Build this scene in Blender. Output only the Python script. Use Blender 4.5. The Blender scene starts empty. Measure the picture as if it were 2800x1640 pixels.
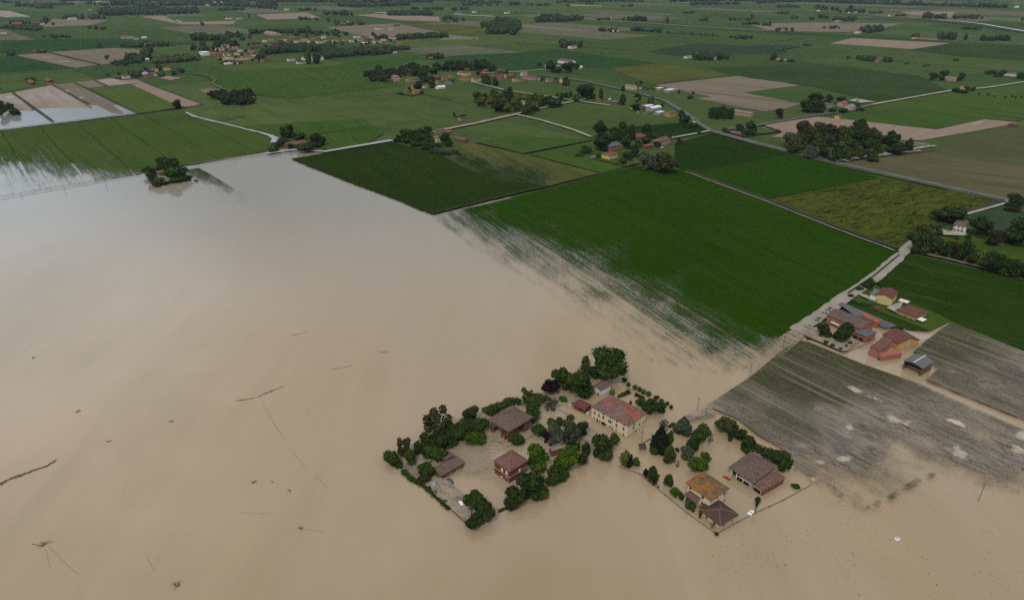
import bpy, bmesh, math, random
import numpy as np
from mathutils import Vector, Matrix

# ------------------------------------------------------------------ camera, sky, sun, exposure
SC = bpy.context.scene
COL = SC.collection
CAM_H = 200.0
PITCH = math.radians(25.7)
FOC = 1867.0                                   # focal length in photograph pixels (2800 wide): a 24 mm lens
cam_data = bpy.data.cameras.new('camera')
cam_data.lens = 24.0; cam_data.sensor_width = 36.0; cam_data.sensor_fit = 'HORIZONTAL'
cam_data.clip_start = 1.0; cam_data.clip_end = 60000.0
cam = bpy.data.objects.new('camera', cam_data); COL.objects.link(cam)
cam.location = (0, 0, CAM_H); cam.rotation_euler = (math.pi / 2 - PITCH, 0, 0)
SC.camera = cam

SUN_EL, SUN_AZ = math.radians(52), math.radians(200)     # azimuth clockwise from +Y (away from the camera)
world = bpy.data.worlds.new('World'); SC.world = world; world.use_nodes = True
wt = world.node_tree; wn = wt.nodes; wl = wt.links
for n_ in list(wn): wn.remove(n_)
w_out = wn.new('ShaderNodeOutputWorld'); w_bg = wn.new('ShaderNodeBackground'); w_bg.inputs[1].default_value = 0.12
w_sky = wn.new('ShaderNodeTexSky'); w_sky.sky_type = 'NISHITA'; w_sky.sun_disc = False
w_sky.sun_elevation = SUN_EL; w_sky.sun_rotation = SUN_AZ; w_sky.air_density = 1.5; w_sky.dust_density = 3.0
w_tc = wn.new('ShaderNodeTexCoord')
w_map = wn.new('ShaderNodeMapping'); w_map.inputs['Scale'].default_value = (1.0, 1.0, 3.0)
w_noise = wn.new('ShaderNodeTexNoise'); w_noise.inputs['Scale'].default_value = 1.6; w_noise.inputs['Detail'].default_value = 5
w_ramp = wn.new('ShaderNodeValToRGB')
w_ramp.color_ramp.elements[0].position = 0.3; w_ramp.color_ramp.elements[0].color = (4.0, 4.3, 5.0, 1)
w_ramp.color_ramp.elements[1].position = 0.7; w_ramp.color_ramp.elements[1].color = (6.4, 6.6, 7.1, 1)
w_mix = wn.new('ShaderNodeMixRGB'); w_mix.inputs[0].default_value = 0.92
w_sep = wn.new('ShaderNodeSeparateXYZ')
w_el = wn.new('ShaderNodeMapRange'); w_el.interpolation_type = 'SMOOTHSTEP'                 # heavy dark cloud low over the plain
for i_, v_ in ((1, .20), (2, .46), (3, .40), (4, 1.0)): w_el.inputs[i_].default_value = v_
w_mul = wn.new('ShaderNodeVectorMath'); w_mul.operation = 'SCALE'
w_dot = wn.new('ShaderNodeVectorMath'); w_dot.operation = 'DOT_PRODUCT'                     # a bright break in the cloud, to the left
BR_AZ, BR_EL = math.radians(-44), math.radians(26)
w_dot.inputs[1].default_value = (math.sin(BR_AZ) * math.cos(BR_EL), math.cos(BR_AZ) * math.cos(BR_EL), math.sin(BR_EL))
w_br = wn.new('ShaderNodeMapRange'); w_br.interpolation_type = 'SMOOTHSTEP'
for i_, v_ in ((1, math.cos(math.radians(24))), (2, math.cos(math.radians(2))), (3, 0.0), (4, 1.25)): w_br.inputs[i_].default_value = v_
w_sum = wn.new('ShaderNodeMath'); w_sum.operation = 'ADD'
wl.new(w_tc.outputs['Generated'], w_map.inputs[0]); wl.new(w_map.outputs[0], w_noise.inputs['Vector'])
wl.new(w_noise.outputs[0], w_ramp.inputs[0]); wl.new(w_tc.outputs['Generated'], w_sep.inputs[0]); wl.new(w_tc.outputs['Generated'], w_dot.inputs[0])
wl.new(w_sep.outputs[2], w_el.inputs[0]); wl.new(w_dot.outputs['Value'], w_br.inputs[0]); wl.new(w_el.outputs[0], w_sum.inputs[0]); wl.new(w_br.outputs[0], w_sum.inputs[1])
w_tint = wn.new('ShaderNodeValToRGB'); w_tint.color_ramp.elements[0].position = .12; w_tint.color_ramp.elements[0].color = (.72, .93, 1.0, 1); w_tint.color_ramp.elements[1].position = .46; w_tint.color_ramp.elements[1].color = (1, 1, 1, 1)
w_tm = wn.new('ShaderNodeMixRGB'); w_tm.blend_type = 'MULTIPLY'; w_tm.inputs[0].default_value = 1.0
wl.new(w_sep.outputs[2], w_tint.inputs[0]); wl.new(w_ramp.outputs[0], w_tm.inputs[1]); wl.new(w_tint.outputs[0], w_tm.inputs[2])
wl.new(w_tm.outputs[0], w_mul.inputs[0]); wl.new(w_sum.outputs[0], w_mul.inputs['Scale'])
wl.new(w_sky.outputs[0], w_mix.inputs[1]); wl.new(w_mul.outputs[0], w_mix.inputs[2])
wl.new(w_mix.outputs[0], w_bg.inputs[0]); wl.new(w_bg.outputs[0], w_out.inputs[0])

sun_d = bpy.data.lights.new('sun', 'SUN'); sun_d.energy = 1.4; sun_d.angle = math.radians(12); sun_d.color = (1.0, 0.95, 0.88)
sun = bpy.data.objects.new('sun', sun_d); COL.objects.link(sun); sun.location = (0, 0, 900)
sd = Vector((math.sin(SUN_AZ) * math.cos(SUN_EL), math.cos(SUN_AZ) * math.cos(SUN_EL), math.sin(SUN_EL)))
sun.rotation_euler = sd.to_track_quat('Z', 'Y').to_euler()
vs = SC.view_settings
vs.view_transform = 'Standard'; vs.look = 'None'; vs.gamma = 1.0; vs.use_curve_mapping = False
vs.exposure = 0.25
HAZE = 2.5e-5                                   # density of the air over the plain, per metre
SC.cycles.max_bounces = 6; SC.cycles.transparent_max_bounces = 12; SC.cycles.volume_bounces = 0
SC.cycles.diffuse_bounces = 2; SC.cycles.glossy_bounces = 2; SC.cycles.use_denoising = False

# ------------------------------------------------------------------ photograph measurements -> ground points
# every measurement names the crop of the photograph it was read in: (origin x, origin y, enlargement)
K = {'d': (0, 0, .9), 'n': (0, 0, 1.0),
     'a1': (1030, 930, 2.784), 'a2': (1430, 930, 4.472), 'a3': (1680, 1100, 3.8836), 'a4': (2180, 730, 4.473),
     'a5': (2400, 500, 4.4725), 'a6': (1550, 310, 4.2), 'a7': (980, 150, 4.0645), 'a8': (300, 60, 2.6526),
     'b1': (0, 0, 3.6), 'b2': (700, 0, 3.6), 'b3': (1400, 0, 3.6), 'b4': (2100, 0, 3.6), 'b5': (0, 180, 3.6),
     'b6': (300, 320, 3.6), 'b7': (1500, 170, 3.6), 'b8': (2100, 170, 3.6),
     'c1': (1900, 880, 2.8), 'c2': (1150, 550, 2.2909), 'c3': (0, 900, 1.9944), 'c4': (780, 370, 2.7391),
     'c5': (1700, 330, 2.2909), 'c6': (900, 1300, 2.2909), 'c7': (1900, 1240, 2.8), 'c8': (600, 80, 4.5818),
     'e1': (1030, 1050, 4.2167), 'e2': (1430, 1090, 7.03), 'e3': (1600, 930, 7.381), 'e4': (1690, 1120, 6.707),
     'e5': (1840, 1260, 6.708)}
CP, SP = math.cos(PITCH), math.sin(PITCH)
def nat(c, x, y):
    x0, y0, s = K[c]; return x0 + x / s, y0 + y / s
def ray(c, x, y):
    px, py = nat(c, x, y); a = (px - 1400) / FOC; b = (py - 820) / FOC
    return Vector((a, CP - b * SP, -SP - b * CP))
def G(c, x, y, z=0.0):                          # the point at height z seen at that place of the photograph
    d = ray(c, x, y); t = (z - CAM_H) / d.z
    return Vector((d.x * t, d.y * t, z))
def depth(p): return p.y * CP + (CAM_H - p.z) * SP
def ppm(c, p): return FOC / depth(p) * K[c][2]  # crop pixels per metre at p
def height_at(c, p, x, ytop):                   # height of a vertical through ground point p whose top is seen at ytop
    d = ray(c, x, ytop); return CAM_H + d.z * (p.y / d.y)
ANG_A = math.radians(90 - 47.6)                 # ground direction of the grid lines running up to the right
ANG_B = math.radians(90 + 41.8)                 # and up to the left

# ------------------------------------------------------------------ object helpers
def tag(o, label=None, cat=None, group=None, kind=None):
    if label: o['label'] = label
    if cat: o['category'] = cat
    if group: o['group'] = group
    if kind: o['kind'] = kind
    return o
def empty(name, loc, rz=0.0):
    o = bpy.data.objects.new(name, None); COL.objects.link(o)
    o.location = loc; o.rotation_euler = (0, 0, rz); o.empty_display_size = 1.0
    return o
def link(name, me, parent=None, loc=None):
    o = bpy.data.objects.new(name, me); COL.objects.link(o)
    if parent: o.parent = parent
    if loc is not None: o.location = loc
    return o
class MB:                                       # collects faces, builds ONE mesh object
    def __init__(s): s.v = []; s.f = []
    def add(s, vs_, fs):
        k = len(s.v); s.v += [tuple(p) for p in vs_]; s.f += [tuple(i + k for i in f) for f in fs]; return s
    def box(s, x0, y0, z0, x1, y1, z1):
        return s.add([(x0, y0, z0), (x1, y0, z0), (x1, y1, z0), (x0, y1, z0), (x0, y0, z1), (x1, y0, z1), (x1, y1, z1), (x0, y1, z1)],
                     [(0, 3, 2, 1), (4, 5, 6, 7), (0, 1, 5, 4), (1, 2, 6, 5), (2, 3, 7, 6), (3, 0, 4, 7)])
    def tube(s, p0, p1, r0, r1, n=7):
        p0 = Vector(p0); p1 = Vector(p1); ax = (p1 - p0).normalized()
        u = ax.orthogonal().normalized(); w = ax.cross(u); vs_ = []
        for p, r in ((p0, r0), (p1, r1)):
            for i in range(n):
                t = 2 * math.pi * i / n; vs_.append(p + u * (math.cos(t) * r) + w * (math.sin(t) * r))
        fs = [(i, (i + 1) % n, n + (i + 1) % n, n + i) for i in range(n)] + [tuple(range(n - 1, -1, -1)), tuple(range(n, 2 * n))]
        return s.add(vs_, fs)
    def loft(s, rings, closed=True):             # list of equal rings of points
        n = len(rings[0]); vs_ = [p for r in rings for p in r]; fs = []
        for k in range(len(rings) - 1):
            for i in range(n):
                j = (i + 1) % n; fs.append((k * n + i, k * n + j, (k + 1) * n + j, (k + 1) * n + i))
        if closed: fs += [tuple(range(n - 1, -1, -1)), tuple((len(rings) - 1) * n + i for i in range(n))]
        return s.add(vs_, fs)
    def mesh(s, name, mat, smooth=False):
        me = bpy.data.meshes.new(name); me.from_pydata(s.v, [], s.f); me.update()
        if mat: me.materials.append(mat)
        if smooth: me.polygons.foreach_set('use_smooth', [True] * len(me.polygons))
        return me
    def build(s, name, mat, parent=None, loc=None, smooth=False):
        return link(name, s.mesh(name, mat, smooth), parent, loc)

# ------------------------------------------------------------------ node helpers
class NT:
    def __init__(s, name):
        s.m = bpy.data.materials.new(name); s.m.use_nodes = True; s.t = s.m.node_tree; s.N = s.t.nodes; s.L = s.t.links
        for n in list(s.N): s.N.remove(n)
        s.out = s.N.new('ShaderNodeOutputMaterial')
    def put(s, sock, v):
        if hasattr(v, 'is_output'): s.L.new(v, sock)
        elif v is not None:
            if isinstance(v, (tuple, list)) and sock.type == 'RGBA' and len(v) == 3: v = (*v, 1.0)
            sock.default_value = v
    def node(s, typ, out=0, **ins):
        n = s.N.new(typ)
        for k, v in ins.items():
            if k.startswith('_'): setattr(n, k[1:], v)
        for k, v in ins.items():
            if not k.startswith('_'):
                key = int(k[1:]) if k[0] == 'i' and k[1:].isdigit() else k
                s.put(n.inputs[key], v)
        return n.outputs[out]
    def pos(s): return s.node('ShaderNodeNewGeometry', 'Position')
    def objc(s): return s.node('ShaderNodeTexCoord', 'Object')
    def mapping(s, vec, rz=0.0, sc=(1, 1, 1), loc=(0, 0, 0)):
        n = s.N.new('ShaderNodeMapping'); s.put(n.inputs[0], vec)
        n.inputs['Location'].default_value = loc; n.inputs['Rotation'].default_value = (0, 0, rz); n.inputs['Scale'].default_value = sc
        return n.outputs[0]
    def noise(s, vec, scale, detail=3.0, rough=0.55, dist=0.0):
        return s.node('ShaderNodeTexNoise', 0, Vector=vec, Scale=scale, Detail=detail, Roughness=rough, Distortion=dist)
    def math(s, op, a, b=None, clamp=False, c=None):
        n = s.N.new('ShaderNodeMath'); n.operation = op; n.use_clamp = clamp
        s.put(n.inputs[0], a)
        if b is not None: s.put(n.inputs[1], b)
        if c is not None: s.put(n.inputs[2], c)
        return n.outputs[0]
    def step(s, v, lo, hi):                      # smooth 0..1 between lo and hi
        n = s.N.new('ShaderNodeMapRange'); n.interpolation_type = 'SMOOTHSTEP'
        s.put(n.inputs[0], v); s.put(n.inputs[1], lo); s.put(n.inputs[2], hi)
        return n.outputs[0]
    def mix(s, f, a, b, mode='MIX'):
        n = s.N.new('ShaderNodeMixRGB'); n.blend_type = mode
        s.put(n.inputs[0], f); s.put(n.inputs[1], a); s.put(n.inputs[2], b); return n.outputs[0]
    def attr(s, name): return s.node('ShaderNodeAttribute', 'Fac', _attribute_name=name)
    def rnd(s): return s.node('ShaderNodeObjectInfo', 'Random')
    def bump(s, h, strength, dist=0.1):
        return s.node('ShaderNodeBump', 0, Strength=strength, Distance=dist, Height=h)
    def bsdf(s, col, rough=0.8, spec=0.2, metal=0.0, normal=None, **kw):
        n = s.N.new('ShaderNodeBsdfPrincipled')
        s.put(n.inputs['Base Color'], col); s.put(n.inputs['Roughness'], rough)
        s.put(n.inputs['Specular IOR Level'], spec); s.put(n.inputs['Metallic'], metal)
        if normal is not None: s.put(n.inputs['Normal'], normal)
        for k, v in kw.items(): s.put(n.inputs[k], v)
        return n.outputs[0]
    def mixsh(s, f, a, b):
        n = s.N.new('ShaderNodeMixShader'); s.put(n.inputs[0], f); s.put(n.inputs[1], a); s.put(n.inputs[2], b); return n.outputs[0]
    def transp(s): return s.N.new('ShaderNodeBsdfTransparent').outputs[0]
    def done(s, sh): s.L.new(sh, s.out.inputs[0]); return s.m
def scl(c, k): return tuple(min(1.0, v * k) for v in c)

# ------------------------------------------------------------------ ground materials
def water_mat(name, col, col2, col3, bump=0.02):
    t = NT(name); p = t.pos()
    n1 = t.noise(t.mapping(p, 0.6, (1, .4, 1)), .004, 5, .62, 1.2); n2 = t.noise(t.mapping(p, -.5, (1, .22, 1)), .022, 6, .68, .6); n4 = t.noise(t.mapping(p, .3, (1, .5, 1), (900, 300, 0)), .0045, 4, .6, .8)
    n3 = t.noise(t.mapping(p, .9, (1, .12, 1)), .35, 4, .7)
    c = t.mix(t.step(t.math('ADD', t.math('MULTIPLY', n1, .6), t.math('MULTIPLY', n2, .4)), .36, .64), col, col2)
    c = t.mix(t.math('MULTIPLY', t.step(n4, .42, .66), .8), c, col3)
    y = t.node('ShaderNodeSeparateXYZ', 1, Vector=p)                     # greyer with distance: low sky reflection painted into the water colour
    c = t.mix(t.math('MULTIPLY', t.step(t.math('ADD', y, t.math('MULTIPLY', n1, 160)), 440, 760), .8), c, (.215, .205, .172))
    c = t.mix(t.math('MULTIPLY', t.math('MULTIPLY', t.step(n3, .56, .74), t.step(n2, .5, .62)), .16), c, scl(col, .62))
    b = t.bump(t.math('ADD', t.noise(p, 1.1, 2), t.noise(t.mapping(p, .5, (1, .4, 1)), .22, 2)), bump, .25)
    return t.done(t.bsdf(c, t.math('MULTIPLY_ADD', t.step(n2, .4, .65), .09, c=.035), .5, normal=b, IOR=1.333))
def field_mat(name, c1, c2, ang, stretch=.12, scale=.03, fine=.35, tram=0.0, tramk=.75, c3=None, wet=False, wetlo=.12, wethi=.9, line=0.0, cracks=0.0):
    t = NT(name); p = t.pos(); q = t.mapping(p, -ang)                 # x of q runs along the rows
    qs = t.mapping(q, 0, (stretch, 1, 1))
    big = t.noise(p, scale * .25, 3); str_ = t.noise(qs, scale * 4, 4, .6); fin = t.noise(qs, .5, 3, .7); fin2 = t.noise(p, 1.3, 2, .6)
    f = t.math('ADD', t.math('MULTIPLY', big, .45), t.math('ADD', t.math('MULTIPLY', str_, .4), t.math('MULTIPLY', fin, .25 * fine / .35)))
    c = t.mix(t.step(f, .38, .72), c1, c2)
    if c3: c = t.mix(t.math('MULTIPLY', t.step(t.noise(qs, scale * 1.7, 4, .65), .52, .68), .85), c, c3)
    c = t.mix(t.math('MULTIPLY', t.math('SUBTRACT', fin2, .5), fine), c, scl(c2, 1.7)); c = t.mix(t.math('MULTIPLY', t.step(fin2, .52, .3), fine * .8), c, scl(c1, .45))
    y = t.node('ShaderNodeSeparateXYZ', 1, Vector=q)
    tl = None
    if tram:
        w = t.math('PINGPONG', t.math('ADD', y, t.math('MULTIPLY', t.noise(q, .01, 1), 3)), tram / 2)   # distance to the next wheel track
        tl = t.step(w, 1.1, .3)
        c = t.mix(t.math('MULTIPLY', tl, .8), c, scl(c1, tramk))
    if cracks:
        k_ = t.math('ABSOLUTE', t.math('SUBTRACT', t.noise(t.mapping(q, 0, (.22, 1, 1)), .085, 3, .6, 1.2), .5)); k2 = t.math('ABSOLUTE', t.math('SUBTRACT', t.noise(t.mapping(q, 0, (.3, 1, 1), (77, 9, 0)), .19, 3, .6, 1.0), .5))
        c = t.mix(t.math('MULTIPLY', t.step(k_, .022, .006), cracks), c, scl(c1, .22)); c = t.mix(t.math('MULTIPLY', t.step(k2, .03, .008), cracks * .7), c, scl(c1, .35))
    wv = t.attr('wet') if wet else None
    if wet:
        c = t.mix(t.math('MULTIPLY', t.step(wv, .2, .85), .5), c, (.085, .108, .075))
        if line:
            film_sheen = t.step(t.math('ADD', t.math('MULTIPLY', t.noise(t.mapping(q, 0, (.03, 1, 1)), .62, 3, .65), .6), t.math('MULTIPLY', t.noise(t.mapping(q, 0, (.4, 1, 1)), 1.1, 2, .7), .4)), .49, .6)   # clear water standing between the rows, its sky reflection painted as pale streaks
            c = t.mix(t.math('MULTIPLY', film_sheen, t.math('MULTIPLY', t.step(wv, .15, .6), .75)), c, (.30, .305, .28))
    sh = t.bsdf(c, .95, 0.0)
    if wet:
        if tl is not None: wv = t.math('ADD', wv, t.math('MULTIPLY', tl, t.math('MULTIPLY', t.step(wv, .05, .3), line)))
        a1 = t.step(t.noise(t.mapping(q, 0, (.022, 1, 1)), .55, 3, .65), .34, .66); a0 = t.step(t.noise(qs, .06, 3, .6), .34, .66); a2 = t.step(t.noise(t.mapping(q, 0, (.3, 1, 1)), .42, 3, .65), .32, .68); a3 = t.step(t.noise(t.mapping(q, 0, (.55, 1, 1)), 1.5, 2, .7), .34, .66)
        nn = t.math('ADD', t.math('ADD', t.math('MULTIPLY', a0, .16), t.math('MULTIPLY', a1, .30)), t.math('ADD', t.math('MULTIPLY', a2, .20), t.math('MULTIPLY', a3, .34)))
        em = t.math('SUBTRACT', nn, t.math('MULTIPLY', wv, .84))
        vis = t.math('MULTIPLY', t.step(em, -.24, .22), t.math('SUBTRACT', 1.0, t.math('MULTIPLY', t.step(wv, .2, 1.0), .4)))
        vis = t.math('MULTIPLY', vis, t.step(wv, 1.0, .93))
        sh = t.mixsh(vis, t.transp(), sh)
    return t.done(sh)
def road_mat(name, c1, c2, wetness=.0):
    t = NT(name); p = t.pos()
    f = t.step(t.math('ADD', t.math('MULTIPLY', t.noise(p, .08, 4), .6), t.math('MULTIPLY', t.noise(p, .9, 3), .4)), .35, .65)
    return t.done(t.bsdf(t.mix(f, c1, c2), .85 - .6 * wetness, .2 + .3 * wetness))

def zfight(): pass
_Z = [0.06]
def nextz(dz=.02): _Z[0] += dz; return _Z[0]
def sheet(name, c, pts, mat, z=None, jag=0.0, seed=1):
    z = nextz() if z is None else z
    P = [G(c, *p) for p in pts]
    if jag:                                       # uneven natural edge
        rr = random.Random(seed); Q = []
        for i, a in enumerate(P):
            b = P[(i + 1) % len(P)]; L = (b - a).length; n = max(1, min(60, int(L / (jag * 6))))
            nrm = Vector((-(b - a).y, (b - a).x, 0)).normalized()
            for k in range(n): Q.append(a.lerp(b, k / n) + (nrm * rr.uniform(-jag, jag) if k else Vector()))
        P = Q
    bm = bmesh.new(); vv = [bm.verts.new((p.x, p.y, z)) for p in P]
    f = bm.faces.new(vv); bm.normal_update()
    if f.normal.z < 0: f.normal_flip()
    bmesh.ops.triangulate(bm, faces=bm.faces[:])
    me = bpy.data.meshes.new(name); bm.to_mesh(me); bm.free(); me.materials.append(mat)
    return tag(link(name, me), kind='structure')
def soft_sheet(name, c, pts, ctrl, mat, z=None, cell=None, power=3.0):   # sheet with a 'wet' value blended from control points
    z = nextz() if z is None else z
    P = [G(c, *p) for p in pts]
    bm = bmesh.new(); vv = [bm.verts.new((p.x, p.y, z)) for p in P]
    f = bm.faces.new(vv); bm.normal_update()
    if f.normal.z < 0: f.normal_flip()
    bmesh.ops.triangulate(bm, faces=bm.faces[:])
    cell = cell or 12.0
    for _ in range(9):
        long = [e for e in bm.edges if e.calc_length() > cell]
        if not long or len(bm.faces) > 60000: break
        bmesh.ops.subdivide_edges(bm, edges=long, cuts=1); bmesh.ops.triangulate(bm, faces=[f for f in bm.faces if len(f.verts) > 3])
    me = bpy.data.meshes.new(name); bm.to_mesh(me); bm.free(); me.materials.append(mat)
    co = np.empty(len(me.vertices) * 3); me.vertices.foreach_get('co', co); co = co.reshape(-1, 3)[:, :2]
    # blend in photograph space so the far controls count as much as the near ones
    zc = co[:, 1] * CP + CAM_H * SP; X = co[:, 0] / zc * FOC + 1400; Y = 820 - (co[:, 1] * SP - CAM_H * CP) / zc * FOC
    num = np.zeros(len(X)); den = np.zeros(len(X))
    for (x, y, v) in ctrl:
        nx, ny = nat(c, x, y); d2 = ((X - nx) ** 2 + ((Y - ny) * 1.6) ** 2 + 9.0) ** (power / 2); num += v / d2; den += 1 / d2
    a = me.attributes.new('wet', 'FLOAT', 'POINT'); a.data.foreach_set('value', (num / den).astype(np.float32))
    return tag(link(name, me), kind='structure')
def ribbon(name, c, pts, width, mat, z=None, sub=1, jag=0.0, seed=3):
    z = nextz(.012) if z is None else z
    P = [G(c, *p) for p in pts]; rr = random.Random(seed)
    if jag:
        Q = []
        for a, b in zip(P, P[1:]):
            n = max(1, min(80, int((b - a).length / 5)))
            Q += [a.lerp(b, k / n) for k in range(n)]
        P = Q + [P[-1]]
    mb = MB(); L = []; R = []
    for i, p in enumerate(P):
        d = (P[min(i + 1, len(P) - 1)] - P[max(i - 1, 0)]).normalized(); nn = Vector((-d.y, d.x, 0))
        w = width[min(i, len(width) - 1)] if isinstance(width, (list, tuple)) else width
        L.append(p + nn * (w / 2 + rr.uniform(-jag, jag))); R.append(p - nn * (w / 2 + rr.uniform(-jag, jag)))
    vs_ = [(q.x, q.y, z) for q in L + R]; n = len(P)
    mb.add(vs_, [(i, n + i, n + i + 1, i + 1) for i in range(n - 1)])
    return tag(mb.build(name, mat), kind='structure')
# ------------------------------------------------------------------ the ground: one sheet to the horizon
def ground_mat():
    t = NT('farmland'); p = t.pos(); q = t.mapping(p, -ANG_B)
    def bricks(w, h, loc, c1, c2, mort):
        n = t.N.new('ShaderNodeTexBrick'); t.put(n.inputs['Vector'], t.mapping(q, 0, (1, 1, 1), loc)); n.offset = .37
        t.put(n.inputs['Color1'], c1); t.put(n.inputs['Color2'], c2); t.put(n.inputs['Mortar'], mort)
        n.inputs['Scale'].default_value = 1; n.inputs['Mortar Size'].default_value = 1.6; n.inputs['Mortar Smooth'].default_value = .3
        n.inputs['Brick Width'].default_value = w; n.inputs['Row Height'].default_value = h
        return n.outputs[0], n.outputs[1]
    a, am = bricks(420, 170, (0, 0, 0), (.032, .062, .016), (.060, .098, .025), (.020, .036, .013))
    b, bm_ = bricks(610, 260, (130, 75, 0), (.022, .058, .016), (.088, .105, .032), (.020, .036, .013))
    s, _ = bricks(510, 230, (300, 190, 0), (0, 0, 0), (1, 1, 1), (0, 0, 0))
    c = t.mix(.45, a, b)
    soil = t.step(s, .84, .86)
    far = t.step(t.node('ShaderNodeSeparateXYZ', 1, Vector=p), 1500, 2200)
    c = t.mix(t.math('MULTIPLY', t.math('MULTIPLY', soil, far), .8), c, (.135, .115, .085))
    n1 = t.noise(t.mapping(q, 0, (.12, 1, 1)), .12, 4, .65); n2 = t.noise(p, .02, 4); n3 = t.noise(p, .9, 2)
    c = t.mix(t.math('MULTIPLY', t.step(n1, .42, .66), .5), c, scl((.065, .080, .024), .8))
    c = t.mix(t.math('MULTIPLY', t.step(n2, .45, .7), .35), c, (.026, .045, .014))
    c = t.mix(t.math('MULTIPLY', t.step(n3, .5, .75), .25), c, (.075, .09, .035))
    return t.done(t.bsdf(c, .95, 0.0))
gm = MB(); gm.add([(-16000, -1500, 0), (16000, -1500, 0), (16000, 16000, 0), (-16000, 16000, 0)], [(0, 1, 2, 3)])
tag(gm.build('ground', ground_mat()), kind='structure')

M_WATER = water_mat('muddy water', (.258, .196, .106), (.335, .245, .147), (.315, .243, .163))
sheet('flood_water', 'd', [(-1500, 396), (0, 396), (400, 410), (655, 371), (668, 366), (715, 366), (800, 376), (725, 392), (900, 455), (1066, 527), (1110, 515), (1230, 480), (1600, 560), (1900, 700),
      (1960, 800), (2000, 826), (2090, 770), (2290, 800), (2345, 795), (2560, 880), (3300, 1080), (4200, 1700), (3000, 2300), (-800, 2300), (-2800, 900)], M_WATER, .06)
M_POND = water_mat('shallow pond water', (.135, .130, .120), (.165, .155, .140), (.150, .145, .135))

GA, GB = ANG_A, ANG_B
def two(c, a, b):                                 # ground direction between two measured points
    p, q = G(c, *a), G(c, *b); return math.atan2(q.y - p.y, q.x - p.x)
AF1 = two('b5', (290, 790), (520, 1110))          # wheel tracks of the left field
AF4 = two('c2', (1000, 320), (1900, 900))
AF12 = two('c1', (780, 320), (1460, 640))
# greens and soils
FG = {
 'moss': field_mat('moss green crop', (.024, .044, .013), (.042, .062, .019), GB, stretch=.06, c3=(.032, .050, .014), fine=.3),
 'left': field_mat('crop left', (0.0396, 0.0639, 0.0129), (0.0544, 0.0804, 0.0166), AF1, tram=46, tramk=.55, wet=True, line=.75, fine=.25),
 'left2': field_mat('crop left far', (0.0504, 0.0780, 0.0170), (0.0683, 0.0975, 0.0220), AF1, tram=40, tramk=.7),
 'dark': field_mat('dark crop', (0.0132, 0.0263, 0.0036), (0.0224, 0.0371, 0.0054), AF4, fine=.25, scale=.02),
 'gold': field_mat('ripening crop', (0.0550, 0.0616, 0.0162), (0.0850, 0.0880, 0.0234), AF4, c3=(0.0400, 0.0550, 0.0135), wet=True),
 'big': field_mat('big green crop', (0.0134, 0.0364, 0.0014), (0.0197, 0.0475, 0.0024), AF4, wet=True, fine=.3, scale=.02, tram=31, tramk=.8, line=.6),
 'deep': field_mat('deep green crop', (0.0104, 0.0266, 0.0032), (0.0170, 0.0352, 0.0047), AF4, fine=.3),
 'leaf': field_mat('leafy green crop', (0.0120, 0.0368, 0.0019), (0.0193, 0.0480, 0.0034), AF4, fine=.3),
 'lodged': field_mat('lodged yellow green crop', (.026, .044, .008), (.074, .082, .011), GA - .25, stretch=.3, scale=.05, c3=(.022, .036, .008), fine=.5, cracks=.95),
 'stub': field_mat('olive stubble', (.070, .064, .031), (.105, .093, .048), GB + .25, c3=(.060, .064, .028), fine=.35),
 'stubgreen': field_mat('green stubble', (.055, .062, .026), (.085, .085, .040), GB + .25, fine=.3),
 'pink': field_mat('pale bare soil', (0.2035, 0.1470, 0.1103), (0.2475, 0.1837, 0.1365), GA, fine=.15, scale=.02),
 'soil': field_mat('pale ploughed soil', (0.2300, 0.1925, 0.1540), (0.2990, 0.2475, 0.2035), AF1, fine=.25, c3=(0.1898, 0.1540, 0.1210)),
 'soilbrown': field_mat('brown ploughed soil', (.130, .108, .076), (.175, .145, .105), AF1, fine=.25),
 'fallow': field_mat('striped fallow', (.150, .120, .085), (.190, .155, .110), GB + .1, c3=(.085, .085, .045), fine=.2, stretch=.05),
 'teal': field_mat('bluish crop', (.024, .042, .022), (.034, .054, .027), GA, fine=.3),
 'lawn': field_mat('garden lawn', (0.0360, 0.0589, 0.0084), (0.0520, 0.0760, 0.0126), GA, fine=.3),
 'meadow': field_mat('mown meadow', (0.0106, 0.0269, 0.0028), (0.0198, 0.0392, 0.0048), GB + .1, stretch=.15, c3=(0.0308, 0.0490, 0.0088), fine=.5, scale=.06),
 'mid': field_mat('mid green crop', (0.0334, 0.0648, 0.0116), (0.0506, 0.0843, 0.0161), AF4, tram=30, tramk=.75, fine=.25),
 'mid2': field_mat('mid green crop b', (0.0405, 0.0674, 0.0136), (0.0627, 0.0924, 0.0187), GB, stretch=.06, c3=(0.0263, 0.0524, 0.0102), fine=.3),
 'rich': field_mat('rich green crop', (.019, .048, .014), (.030, .062, .020), GB, fine=.3, stretch=.06, c3=(.026, .050, .014)),
 'golden': field_mat('yellowing crop', (0.0500, 0.0644, 0.0144), (0.0900, 0.0920, 0.0234), GB - .15, c3=(0.0340, 0.0575, 0.0126), fine=.3, stretch=.05),
 'bright': field_mat('bright yellow crop', (.16, .17, .03), (.2, .2, .04), GB),
}
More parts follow.
